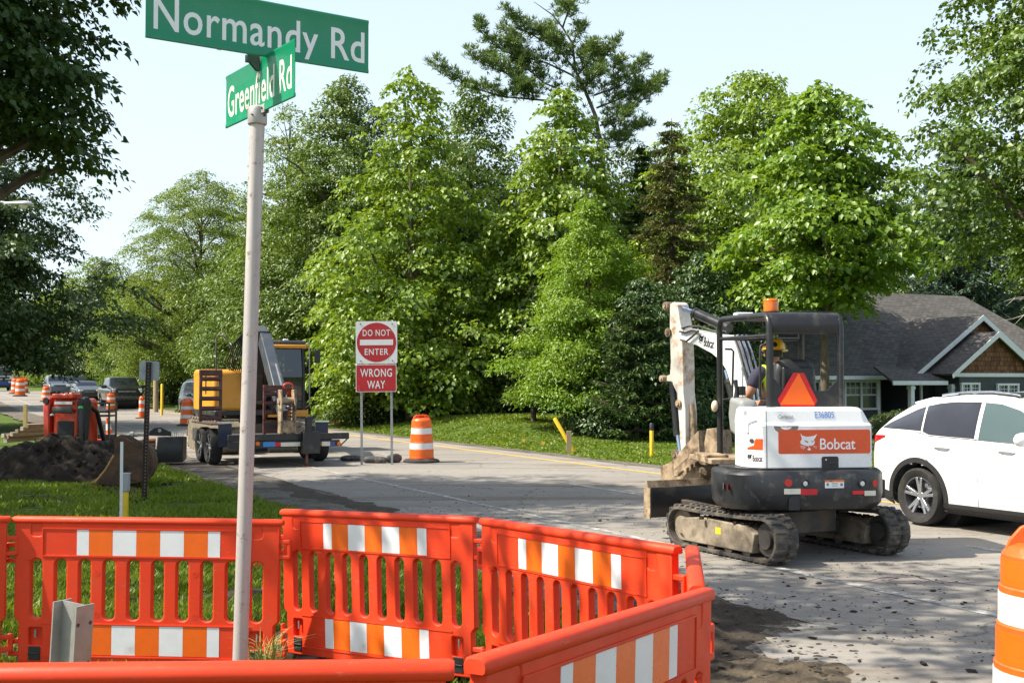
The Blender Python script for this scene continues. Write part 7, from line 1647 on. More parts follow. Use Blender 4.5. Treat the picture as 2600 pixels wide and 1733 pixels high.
    mb = MB(); mb.tube([(cx0 - .05, cy1, 2.68), (cx0 - .30, cy1 + .05, 2.68)], .012, 6); mo = mb.build('mirror_arm', m_black2, t); mb = MB(); mb.box((cx0 - .33, cy1 + .05, 2.48), (.16, .04, .34)); mb.build('mirror', m_black, mo, bevel=.03)
    mb = MB(); mb.lathe([(.05, 0), (.05, .08), (.03, .1), (0, .1)], 12, mtx=M((-.3, .3, cz1 + .04))); mb.build('beacon', m_lens_amb, t)
    mb = MB(); mb.box((-.75, .8, cz1 + .06), (.14, .10, .06)); mb.build('work_lamp', m_white, ro, bevel=.02)
    # boom and stick
    S0, S1 = I_ @ at(674, 868, 28.4), I_ @ at(727, 1082, 25.6); F0 = Vector((.12, .85, 1.35)); K0 = Vector((.12, 1.35, 3.05))
    def beam(name, pts, ws, hs, mat):
        pts = [Vector(p) for p in pts]; mb = MB(); rg = []
        for i, p in enumerate(pts):
            d = (pts[min(i + 1, len(pts) - 1)] - pts[max(i - 1, 0)]).normalized(); x = Vector((1, 0, 0)); x = (x - d * x.dot(d)).normalized(); y = d.cross(x); rg.append([p + x * sx * ws[i] / 2 + y * sy * hs[i] / 2 for sx, sy in ((-1, -1), (1, -1), (1, 1), (-1, 1))])
        mb.loft(rg); return mb.build(name, mat, t, bevel=.02)
    bm_ = beam('boom', [F0, F0.lerp(K0, .5) + Vector((0, -.12, 0)), K0, S0 + Vector((0, -.2, .12))], [.36, .36, .34, .30], [.35, .50, .46, .30], m_black)
    stk = beam('stick', [S0 + (S0 - S1).normalized() * .15, S0.lerp(S1, .35), S1.lerp(S0, .12)], [.27, .25, .20], [.34, .36, .22], m_armgrey)
    mb = MB(); a, b = S0.lerp(S1, .30) + Vector((-.06, .26, 0)), S0.lerp(S1, .80) + Vector((-.10, .20, 0)); mb.cyl(a, a.lerp(b, .6), .065, n=14); cy_ = mb.build('bucket_cylinder', m_armgrey, t, smooth=40); mb = MB(); mb.cyl(a.lerp(b, .6), b, .035, n=12); mb.build('rod', m_chrome, cy_, smooth=40)
    mb = MB(); a, b = F0 + Vector((.3, .25, .1)), F0.lerp(K0, .75) + Vector((.28, .25, 0)); mb.cyl(a, b, .08, n=14); mb.cyl(a + Vector((-.6, 0, 0)), b + Vector((-.6, 0, 0)), .08, n=14); mb.build('boom_cylinder', m_black, t, smooth=40)
    for k in range(7):
        a = K0 + Vector((.30 + .035 * k, .1, -.15)); mb = MB(); mb.tube([F0 + Vector((.25 + .04 * k, .05, .5)), F0 + Vector((.42 + .06 * k, .15, 1.0)), K0 + Vector((.46 + .05 * k, .2, -.35)), K0 + Vector((.36, .3, .02 + .02 * k)), K0 + Vector((.1, .5, .12))], .017, 6); mb.build('hose', m_black2, bm_, smooth=60)
    mb = MB(); d = (S1 - S0).normalized(); e = S1
    for s in (-1, 1): mb.box(e + Vector((s * .15, .05, .32)), (.045, .26, .95))
    mb.box(e + Vector((0, .05, .0)), (.30, .22, .26)); mb.cyl(e + Vector((-.2, .05, .55)), e + Vector((.2, .05, .55)), .08, n=14); cp = mb.build('coupler', m_mudmetal, t, bevel=.02)
    sp_ = MB(); sp_.tube([e + Vector((.07 * math.cos(q), .16 + .05 * math.sin(q), .18 + q * .012)) for q in np.linspace(0, 30, 120)], .014, 5); sp_.build('spring', m_ramp, cp, smooth=60); hk = MB(); hk.tube([e + Vector((.10 * math.cos(q), .12, .86 + .07 * math.sin(q))) for q in np.linspace(-.6, 3.6, 14)], .024, 7); hk.build('hook', m_redpaint, cp, smooth=60)
yellow()

# ------------------------------------------------------------ black equipment trailer with its ramps folded up
def trailer():
    c = Vector((-5.75, 27.25, .012)); rz = HD - math.pi / 2; t = thing('trailer', 'black flatbed trailer with maroon ramps folded upright in front of the yellow excavator', 'trailer', c, rz)
    W_ = Matrix.Translation(c) @ Matrix.Rotation(rz, 4, 'Z'); I_ = W_.inverted(); hp_ = lambda x, y, yl=2.02: planehit(I_, *cD(x, y), yl)
    a, b = hp_(640, 1100), hp_(1735, 1100); zt, zb = hp_(1200, 1072).z, hp_(1200, 1130).z; z2t, z2b = hp_(1200, 1135).z, hp_(1200, 1192).z
    xl, xr = max(a.x, 1.25), b.x; xm = (xl + xr) / 2; wd = xl - xr
    mb = MB(); mb.box((xm, 1.97, (zt + zb) / 2), (wd, .10, zt - zb)); bar = mb.build('deck_beam', m_black, t, bevel=.01)
    x2 = hp_(1650, 1160).x; mb = MB(); mb.box(((xl + x2) / 2, 1.99, (z2t + z2b) / 2), (xl - x2, .06, z2t - z2b)); lb = mb.build('light_bar', m_black, t, bevel=.008)
    mb = MB(); mb.tube([(hp_(1720, 1120).x, 2.0, zb), (hp_(1655, 1185).x, 2.0, z2b)], .015, 6); mb.build('brace', m_black, bar)
    mb = MB(); mb.box((.0, .2, zb - .05), (2.0, 3.6, .10)); mb.build('deck', pm('trailer_deck', (.05, .045, .04), .8, var=.3, vs=6, scl=(6, .5, 1)), t, bevel=.01)
    for x0, x1, y0, y1, m in ((955, 1060, 1145, 1188, pm('blue_label', (.03, .22, .55), .4, var=.1, vs=20)), (1060, 1115, 1150, 1182, m_tapered), (1115, 1290, 1150, 1182, m_tapewhite), (1485, 1560, 1142, 1180, m_tapewhite), (1560, 1605, 1142, 1185, pm('blue_tag', (.05, .07, .25), .4))):
        p, q = hp_(x0, y0), hp_(x1, y1); mb = MB(); mb.box(((p.x + q.x) / 2, 2.025, (p.z + q.z) / 2), (abs(p.x - q.x), .006, p.z - q.z)); mb.build('reflective_label', m, lb, smooth=0)
    for x, m in ((905, m_lens_amb), (1640, m_lens_amb), (1460, m_lens_red)): p = hp_(x, 1160); mb = MB(); mb.cyl((p.x, 2.0, p.z), (p.x, 2.04, p.z), .045, n=16); mb.build('marker_lamp', m, lb)
    # jack
    p, q = hp_(1365, 915, 2.1), hp_(1365, 1250, 2.1); mb = MB(); mb.box((p.x, 2.12, (p.z + q.z) / 2), (.13, .13, p.z - q.z)); mb.box((p.x, 2.12, p.z - .02), (.32, .10, .05)); mb.box((p.x - .05, 2.10, (hp_(1365, 1050).z + q.z) / 2), (.38, .2, hp_(1365, 1050).z - q.z)); jk = mb.build('jack', m_black, t, bevel=.012); mb = MB(); mb.box((p.x + .04, 2.12, .30), (.06, .06, .62)); mb.box((p.x + .04, 2.12, .012), (.22, .22, .02)); mb.build('jack_leg', m_ramp, jk, bevel=.006)
    # wheels and fenders
    for s in (1, -1):
        for y in (.42, -.45): wheel(t, s * 1.22, y, .40, .26, 1 if s > 0 else -1, 6, None, 'x')
        mb = MB(); mb.box((s * 1.24, 0, .90), (.32, 1.95, .03)); fd = mb.build('fender', m_black, t, bevel=.008); mb = MB(); mb.box((s * 1.10, .99, .66), (.30, .03, .50)); mb.build('mud_guard', m_trailerblue, fd, bevel=.01); mb = MB(); mb.box((s * 1.10, 1.0, .93), (.32, .06, .04)); mb.build('guard_cap', m_chrome, fd, bevel=.006)
        for k in range(4): mb = MB(); mb.box((s * 1.33 - .06 * k, 1.0, .905), (.03, .012, .02)); mb.build('marker_lamp', m_lens_red, fd, smooth=0)
    def ramp_(x0, x1, yl, z0, z1, n):
        mb = MB()
        for x in (x0, x1): mb.box((x, yl, (z0 + z1) / 2), (.06, .07, z1 - z0))
        mb.box(((x0 + x1) / 2, yl, z1 - .05), (abs(x1 - x0) + .06, .10, .14))
        for k in range(n): mb.box(((x0 + x1) / 2, yl, z0 + (z1 - z0) * (k + .35) / (n + .2)), (abs(x1 - x0), .09, .075), (R(20), 0, 0))
        mb.build('ramp', m_ramp, t, bevel=.008)
    p, q, r_ = hp_(392, 500, 1.05), hp_(568, 960, 1.05), hp_(392, 960, 1.05); ramp_(p.x, q.x, 1.05, q.z, p.z, 5)
    p, q = hp_(968, 640, 1.05), hp_(1150, 1075, 1.05); ramp_(p.x, q.x, 1.05, q.z, p.z, 5)
    mb = MB(); mb.cyl((-.5, .9, .35), (.1, .9, .35), .10, n=16); mb.build('spare_cylinder', m_steel, t)
trailer()

# ------------------------------------------------------------ red compact loader, seen from behind
def cE(x, y): return .4019 * x, 700 + .4019 * y
def loader():
    Y = 26.0; c = at(*cE(415, 1000), Y); t = thing('compact_loader', 'red stand behind compact loader parked beyond the soil heap', 'loader', (c.x, c.y, gzf(c.x, c.y)), R(-16))
    g = gzf(c.x, c.y); Z = lambda y: at(*cE(415, y), Y).z - g; X = lambda x: at(*cE(x, 900), Y).x - c.x
    mb = MB(); mb.prism([(X(325), .25), (X(510), .25), (X(508), Z(800)), (X(490), Z(775)), (X(335), Z(775)), (X(322), Z(800))], .75, mtx=M((0, .35, 0))); b = mb.build('body', m_redpaint, t, bevel=.05, seg=3)
    mb = MB(); mb.box(((X(362) + X(480)) / 2, -.035, (Z(915) + Z(1025)) / 2), (X(480) - X(362), .03, Z(915) - Z(1025))); gr = mb.build('rear_grille', m_black2, b, bevel=.01)
    for k in range(7): mb = MB(); mb.box(((X(362) + X(480)) / 2, -.055, Z(925) - k * .04), (X(470) - X(372), .012, .012)); mb.build('grille_bar', m_cladding, gr)
    mb = MB(); mb.loft([[(X(345) + .02 * (1 - k), -.12 + .03 * math.cos(a), Z(846) + h_ * math.sin(a)) for a in np.linspace(0, 6.28, 11)[:-1]] for k, h_ in ((0, .03), (1, .07))] + [[(x, -.13 - .05 * math.sin((x - X(345)) / (X(495) - X(345)) * math.pi) + .04 * math.cos(a), Z(846) + .075 * math.sin(a) + .0) for a in np.linspace(0, 6.28, 11)[:-1]] for x in np.linspace(X(350), X(490), 7)]); mb.build('thigh_pad', pm('grey_pad', (.10, .10, .09), .7, var=.15), t, smooth=60)
    mb = MB(); mb.box((X(410), .05, Z(775) + .05), (X(495) - X(330), .30, .12)); mb.box((X(410), .15, Z(750)), (X(480) - X(345), .06, .10)); co = mb.build('console', m_redpaint, t, bevel=.03)
    for x in (355, 400, 440, 470): mb = MB(); mb.tube([(X(x), .0, Z(775) + .1), (X(x), -.05, Z(735))], [.014, .02], 8); mb.build('control_lever', m_black2, co)
    mb = MB(); mb.box((X(415), -.09, Z(802)), (X(480) - X(350), .01, .06)); mb.build('label_strip', m_decalwhite, b)
    for s, (xa, xb) in ((-1, (250, 325)), (1, (505, 578))):
        mb = MB(); yz = [(-.35, .16), (-.42, .35), (-.30, .52), (.75, .52), (.95, .30), (.80, .10), (-.2, .06)]; mb.prism(yz, X(xb) - X(xa) - .06, plane='yz', mtx=M(((X(xa) + X(xb)) / 2, .2, 0))); mb.build('track', m_rubber, t, bevel=.05)
        mb = MB(); mb.prism([(-.05, .45), (.10, .45), (.22, Z(800)), (.1, Z(760)), (-.02, Z(770)), (-.10, Z(830))], X(xb) - X(xa) - .10, plane='yz', mtx=M(((X(xa) + X(xb)) / 2, .0, 0))); ua = mb.build('arm_tower', m_redpaint if s < 0 else m_black, t, bevel=.03)
        mb = MB(); mb.tube([((X(xa) + X(xb)) / 2, .05, Z(800)), ((X(xa) + X(xb)) / 2, .5, Z(860)), ((X(xa) + X(xb)) / 2 - .02, .8, .5)], .05, 8); mb.build('lift_arm', m_redpaint if s < 0 else m_black, t, smooth=60)
        mb = MB(); mb.cyl(((X(xa) + X(xb)) / 2 + s * .01, -.1, Z(790)), ((X(xa) + X(xb)) / 2 + s * .01, -.06, Z(790)), .07, n=14); mb.build('pivot_cover', m_black2, ua)
    mb = MB(); mb.lathe([(0, -.03), (.05, -.02), (.055, 0), (.04, .03), (0, .035)], 12, mtx=M((X(545), -.1, Z(830)))); mb.build('green_cap', pm('bright_green', (.05, .62, .12), .4), t, smooth=60)
    mb = MB(); mb.lathe([(0, -.03), (.04, -.02), (.045, 0), (0, .03)], 12, mtx=M((X(345), -.14, Z(876)))); mb.build('knob', m_cream, t, smooth=60)
loader()
# black cage carrier with an orange bucket standing in it
def cage():
    Y = 28.5; c = at(*cE(602, 960), Y); g = gzf(c.x, c.y); t = thing('cage_carrier', 'black steel carrier with a wire grid standing right of the red loader', 'frame', (c.x, c.y, g)); Z = lambda y: at(*cE(602, y), Y).z - g; w_ = .33
    mb = MB()
    for x in (-w_, w_):
        for y in (0, .5): mb.box((x, y, Z(805) / 2), (.04, .04, Z(805)))
    for z in (Z(805), Z(860), Z(885), .06):
        mb.box((0, 0, z), (w_ * 2, .04, .04)); mb.box((0, .5, z), (w_ * 2, .04, .04))
        for x in (-w_, w_): mb.box((x, .25, z), (.035, .5, .035))
    mb.build('frame', m_black, t); mb = MB()
    for k in range(5): mb.box((-w_ + .11 * (k + 1), -.005, (Z(805) + Z(860)) / 2), (.014, .014, Z(805) - Z(860)))
    for k in range(2): mb.box((0, -.005, Z(860) + (Z(805) - Z(860)) * (k + 1) / 3), (w_ * 2, .014, .014))
    mb.build('wire_grid', m_greyplast, t); mb = MB(); mb.box((0, .25, .04), (w_ * 2 - .06, .46, .03)); mb.box((0, .48, .3), (w_ * 2, .02, .5)); mb.build('tray', m_black2, t)
    b = thing('bucket', 'orange plastic bucket sitting in the black carrier', 'bucket', (c.x + .02, c.y + .16, g + .06)); mb = MB(); mb.lathe([(0, 0), (.12, 0), (.155, .34), (.165, .34), (.165, .37), (.15, .37), (.148, .34), (.115, .02), (0, .02)], 24); mb.build('tub', m_barrelorange, b); mb = MB(); mb.lathe([(.0, .372), (.15, .372), (.15, .385), (0, .39)], 24); mb.build('lid', m_barrelorange, b)
cage()
# tiller attachment resting on the gravel beside the trailer
def attach():
    Y = 26.3; c = at(*cE(1075, 1140), Y); g = gzf(c.x, c.y); t = thing('tiller_attachment', 'black machine attachment with prongs and copper cylinders on the gravel left of the trailer', 'attachment', (c.x, c.y, g + .01), R(8)); Z = lambda y: at(*cE(1075, y), Y).z - g; X = lambda x: at(*cE(x, 1100), Y).x - c.x
    mb = MB(); mb.prism([(-.35, .05), (.30, .08), (.34, Z(1025)), (-.30, Z(1015)), (-.40, .4)], X(1158) - X(1000), plane='yz', mtx=M(((X(1000) + X(1158)) / 2, .2, 0))); tb = mb.build('tub', m_black, t, bevel=.02)
    for k in range(6): mb = MB(); x = X(1085) + (X(1150) - X(1085)) * k / 5; mb.cyl((x, .05, Z(1030)), (x + .01, .05, Z(1000) + .02 * (k % 3)), .012, .006, 6); mb.build('prong', m_steel, t)
    me = curve_mesh([[(X(940), Z(1010)), (X(945), Z(985)), (X(975), Z(965)), (X(1010), Z(958)), (X(1040), Z(975)), (X(1075), Z(990)), (X(1078), Z(1015))], circ(X(1005), Z(978), .045, 14)], .015, .004, 1); mesh_obj('hitch_plate', me, m_black, t, frame((0, .1, 0), (1, 0, 0), (0, 0, 1)))
    for z in (1042, 1068): mb = MB(); mb.cyl((X(935), .0, Z(z)), (X(985), .0, Z(z)), .05, n=14); mb.build('cylinder', pm('copper_pipe', (.34, .15, .07), .4, .6, var=.2), t, smooth=40)
    mb = MB(); mb.cyl((X(815), .1, Z(1008)), (X(870), .1, Z(1008)), .04, n=12); mb.lathe([(0, -.05), (.08, -.04), (.08, .04), (0, .05)], 14, mtx=M((X(835), .1, Z(1008)), (0, math.pi / 2, 0))); mb.box((X(890), .1, Z(1008)), (.25, .06, .06)); mb.box((X(880), .15, Z(1050)), (.5, .08, .08)); mb.build('coupler', m_steel, t, smooth=40)
    mb = MB(); mb.lathe([(0, -.08), (.12, -.08), (.17, -.05), (.17, .05), (.12, .08), (0, .08)], 20, mtx=M((X(950), -.1, .17), (math.pi / 2, 0, .2))); mb.build('wheel', m_rubber, t, smooth=40); mb = MB(); mb.box((X(975), .0, Z(1105)), (.35, .3, .06)); mb.build('base_frame', m_black, t)
attach()
# lumber stack
for k, (xd, yd, ln, a) in enumerate([(6, 1000, 1.5, .15), (16, 1003, 1.5, .12), (26, 997, 1.6, .12), (38, 990, 1.6, .10), (50, 984, 1.6, .10), (62, 978, 1.5, .08), (12, 1012, 1.4, .3)]):
    p = atd(xd, yd, 27.0); z = max(p.z, gzf(p.x, p.y) + .06); mb = MB(); mb.box((0, ln / 2, 0), (.09, ln, .09)); o = mb.build('timber', m_wood if k % 2 else pm('pale_timber', (.48, .42, .33), .8, var=.2, vs=5), None, bevel=.005); o.location = (p.x, p.y, z); o.rotation_euler = (0, R(8 * (k % 3 - 1)), a - .5)
    tag(o, ['grey timber at the far left of the lumber stack', 'timber second from the left of the lumber stack', 'pale timber third from the left in the lumber stack', 'timber in the middle of the lumber stack', 'pale timber right of the middle of the lumber stack', 'timber at the right end of the lumber stack nearest the orange cone', 'lowest timber lying askew under the lumber stack'][k], 'timber', 'timbers stacked behind the soil heap')
# ------------------------------------------------------------ soil heap
def heap():
    cx_, cy_ = -8.35, 22.9; n = 84; v = []; f = []; idx = {}
    xs = np.linspace(-3.0, 2.5, 130); ys = np.linspace(-1.5, 1.9, 84)
    def hgt(x, y):
        d = math.hypot((x + .1) / (2.3 if x < 0 else 1.45), y / 1.25); h = max(0, 1 - d) ** .75 * .84 + max(0, 1 - math.hypot((x + 1.5) / 1.4, (y + .3) / 1.0)) * .22
        h += .16 * mnoise.noise((x * 2.0, y * 2.0, 1)) * min(1, h * 3) + .11 * mnoise.noise((x * 5, y * 5, 4)) * min(1, h * 4) + .06 * mnoise.noise((x * 12, y * 12, 7)) * min(1, h * 5); return h
    for j, y in enumerate(ys):
        for i, x in enumerate(xs):
            h = hgt(x, y)
            if h > .01: idx[(i, j)] = len(v); v.append((cx_ + x, cy_ + y, gzf(cx_ + x, cy_ + y) + h - .06))
    for (i, j) in idx:
        q = [(i, j), (i + 1, j), (i + 1, j + 1), (i, j + 1)]
        if all(k in idx for k in q): f.append([idx[k] for k in q])
    me = bpy.data.meshes.new('soil_heap'); me.from_pydata(v, [], f); me.materials.append(m_pile); me.shade_smooth(); o = bpy.data.objects.new('soil_heap', me); link(o); tag(o, 'heap of dark wet topsoil on the lawn left of the rusty bucket', 'soil heap')
    rng = np.random.default_rng(12); sp_ = [(cx_ + rng.normal() * 1.3, cy_ - .4 + rng.normal() * .7) for _ in range(120)]
    mb = MB()
    for x, y in sp_:
        h = hgt(x - cx_, y - cy_); r_ = .02 + .05 * rng.random() ** 2; mb.lathe([(0, -r_ * .6), (r_, -.2 * r_), (r_ * .9, .4 * r_), (0, .8 * r_)], 6, mtx=M((x, y, gzf(x, y) + h - .04), (rng.random() * 2, rng.random() * 2, rng.random() * 3)))
    k = mb.build('heap_lumps', m_pile, None, smooth=0); k['kind'] = 'stuff'
heap()
# big rusty digging bucket lying in the puddle
def big_bucket():
    m_rust = pm('rusty_steel', (0.085, 0.055, 0.036), .75, .25, var=.35, vs=4, bump=.3, bs=30, dirt=((.16, .085, .045), .35, 4)); m_edge = pm('worn_edge', (.42, .25, .10), .6, .3, var=.3)
    Y = 20.8; c = at(*cE(790, 1305), Y); g = gzf(c.x, c.y); t = thing('digger_bucket', 'large rusty digging bucket lying on its side by the puddle', 'bucket', (c.x, c.y, g - .02), R(12)); P = lambda x, y: (lambda p: (p.x - c.x, p.z - g + .02))(at(*cE(x, y), Y))
    out = [P(*q) for q in ((612, 1300), (680, 1215), (725, 1130), (735, 1075), (728, 1035), (745, 1018), (790, 1022), (850, 1060), (900, 1062), (945, 1100), (965, 1180), (958, 1240), (930, 1290), (820, 1312), (700, 1316))]
    mb = MB(); n = len(out); prof = [(x, z) for x, z in out]; inn = [(x * .94, .04 + (z - .04) * .93) for x, z in out]
    loop = prof[:]; 
    me = curve_mesh([out], .018, .006, 1); sh = mesh_obj('near_side_plate', me, m_rust, t, frame((0, -.05, 0), (1, 0, 0), (0, 0, 1))); me = curve_mesh([out], .018, .006, 1); mesh_obj('far_side_plate', me, m_rust, t, frame((0, .80, 0), (1, 0, 0), (0, 0, 1)))
    mb = MB(); sl = out[6:14]; mb.loft([[(x, y, z) for x, z in sl] for y in (-.03, .78)], closed=False, caps=False); o = mb.build('shell', m_rust, t, smooth=60, fix=False); s_ = o.modifiers.new('thickness', 'SOLIDIFY'); s_.thickness = .03
    mb = MB(); sl = out[0:4]; mb.loft([[(x, y, z) for x, z in sl] for y in (-.03, .78)], closed=False, caps=False); o = mb.build('floor_plate', m_rust, t, smooth=60, fix=False); s_ = o.modifiers.new('thickness', 'SOLIDIFY'); s_.thickness = .03
    mb = MB(); pts = [P(*q) for q in ((612, 1300), (680, 1215), (725, 1130))]; mb.tube([(x, -.075, z) for x, z in pts], .022, 6); mb.build('worn_lip', m_edge, sh, smooth=60)
    for y in (.0, .25, .5, .75): mb = MB(); x, z = P(612, 1300); mb.loft([[(x + .05, y - .05, z + .09), (x + .05, y + .05, z + .09), (x + .10, y + .05, z + .02), (x + .10, y - .05, z + .02)], [(x - .08, y - .03, z + .01), (x - .08, y + .03, z + .01), (x - .06, y + .03, z - .01), (x - .06, y - .03, z - .01)]]); mb.build('tooth', m_edge, t)
    for y in (.22, .5): me = curve_mesh([[P(*q) for q in ((735, 1075), (722, 1030), (745, 1012), (800, 1018), (850, 1050), (800, 1090))], circ(*P(752, 1042), .035, 12)], .02, .005, 1); mesh_obj('lug', me, m_rust, t, frame((0, y, 0), (1, 0, 0), (0, 0, 1)))
    x, z = P(880, 1065); mb = MB(); mb.cyl((x, -.09, z), (x, .84, z), .06, n=14); mb.build('pin', m_rust, t)
    me = curve_mesh([[P(*q) for q in ((780, 1280), (830, 1170), (900, 1110), (940, 1140), (940, 1240), (900, 1290))]], .008, .004, 1); mesh_obj('wear_plate', me, m_rust, sh, frame((0, -.085, 0), (1, 0, 0), (0, 0, 1)))
big_bucket()
# puddle
def puddle():
    m, n, out = newmat('puddle_water'); v = coords(n); bsdf(n, out, mix(n, ramp(n, nz(n, v, 1.5, 5), .3, .7), (.055, .036, .02), (.11, .07, .035)), .05, 0, .6, 0, nz(n, v, 4, 3), .02, .02)
    pts = [cE(*q) for q in ((535, 1300), (620, 1296), (720, 1300), (800, 1305), (880, 1320), (910, 1360), (930, 1400), (860, 1420), (800, 1400), (700, 1352), (610, 1340), (545, 1330))]
    P = []
    for a in range(len(pts)):
        b = (a + 1) % len(pts)
        for u in (0, .33, .66): x, y = pts[a][0] + (pts[b][0] - pts[a][0]) * u, pts[a][1] + (pts[b][1] - pts[a][1]) * u; q = ray(x, y); tt = (.045 - H) / q[2]; P.append((q[0] * tt + .04 * mnoise.noise((x * .3, y * .3, 0)), q[1] * tt + .1 * mnoise.noise((x * .2, y * .2, 5)), .045))
    me = bpy.data.meshes.new('puddle'); me.from_pydata(P, [], [list(range(len(P)))]); me.materials.append(m); o = bpy.data.objects.new('puddle', me); link(o); o['kind'] = 'structure'
puddle()
# ------------------------------------------------------------ house across the road
def shingle_mat():
    m, n, out = newmat('asphalt_shingles'); uv = n.nodes.new('ShaderNodeTexCoord'); br = nd(n, 'ShaderNodeTexBrick', Scale=1.0, Mortar_Size=0.012, Brick_Width=0.34, Row_Height=0.15, Bias=0.0); br.offset = .5
    br.inputs['Color1'].default_value = (.078, .072, .068, 1); br.inputs['Color2'].default_value = (.135, .126, .118, 1); br.inputs['Mortar'].default_value = (.035, .03, .027, 1); n.links.new(uv.outputs['UV'], br.inputs['Vector'])
    v = coords(n); c = mix(n, ramp(n, nz(n, v, .7, 5), .35, .7, 0, .4), br.outputs['Color'], (.14, .13, .122)); bsdf(n, out, c, .9, 0, .2, 0, br.outputs['Fac'], .4, -.02); return m
def siding_mat():
    m, n, out = newmat('blue_grey_siding'); v = coords(n); wv = nd(n, 'ShaderNodeTexWave', Scale=1.0, Distortion=0.0, _wave_type='BANDS', _bands_direction='Z', _wave_profile='SAW'); mp = n.nodes.new('ShaderNodeMapping'); mp.inputs['Scale'].default_value = (1, 1, 3.0); n.links.new(v, mp.inputs[0]); n.links.new(mp.outputs[0], wv.inputs['Vector'])
    c = mix(n, ramp(n, nz(n, v, 3, 5), .3, .7), (.048, .054, .062), (.062, .069, .078)); c = mix(n, ramp(n, wv.outputs['Fac'], .0, .10, .6, 0), c, (.015, .017, .02)); bsdf(n, out, c, .6, 0, .4, 0, wv.outputs['Fac'], .5, .03); return m
def shake_mat():
    m, n, out = newmat('cedar_shakes'); uv = n.nodes.new('ShaderNodeTexCoord'); br = nd(n, 'ShaderNodeTexBrick', Scale=1.0, Mortar_Size=0.012, Brick_Width=0.20, Row_Height=0.20); br.offset = .43
    br.inputs['Color1'].default_value = (.105, .040, .020, 1); br.inputs['Color2'].default_value = (.25, .115, .060, 1); br.inputs['Mortar'].default_value = (.03, .015, .008, 1); n.links.new(uv.outputs['UV'], br.inputs['Vector'])
    v = coords(n, 0, (1, 1, .3)); c = mix(n, ramp(n, nz(n, v, 9, 6), .4, .7, 0, .5), br.outputs['Color'], (.20, .13, .085)); bsdf(n, out, c, .85, 0, .2, 0, br.outputs['Fac'], .4, -.02); return m
m_shingle, m_siding, m_shake = shingle_mat(), siding_mat(), shake_mat(); m_trim = pm('white_trim', (.66, .68, .69), .5, var=.04, dirt=((.4, .4, .38), .06, 3)); m_winglass = pm('house_glass', (.025, .03, .035), .06, var=.1, spec=.8)
def uvplane(mb_obj):
    me = mb_obj.data; uv = me.uv_layers.new(name='uv')
    for p in me.polygons:
        nrm = p.normal; x = Vector((0, 0, 1)).cross(nrm); x = x.normalized() if x.length > 1e-4 else Vector((1, 0, 0)); y = nrm.cross(x)
        for li in p.loop_indices: co = me.vertices[me.loops[li].vertex_index].co; uv.data[li].uv = (co.dot(x), co.dot(y))
def cH(x, y): return 2050 + .4464 * x, 700 + .4464 * y
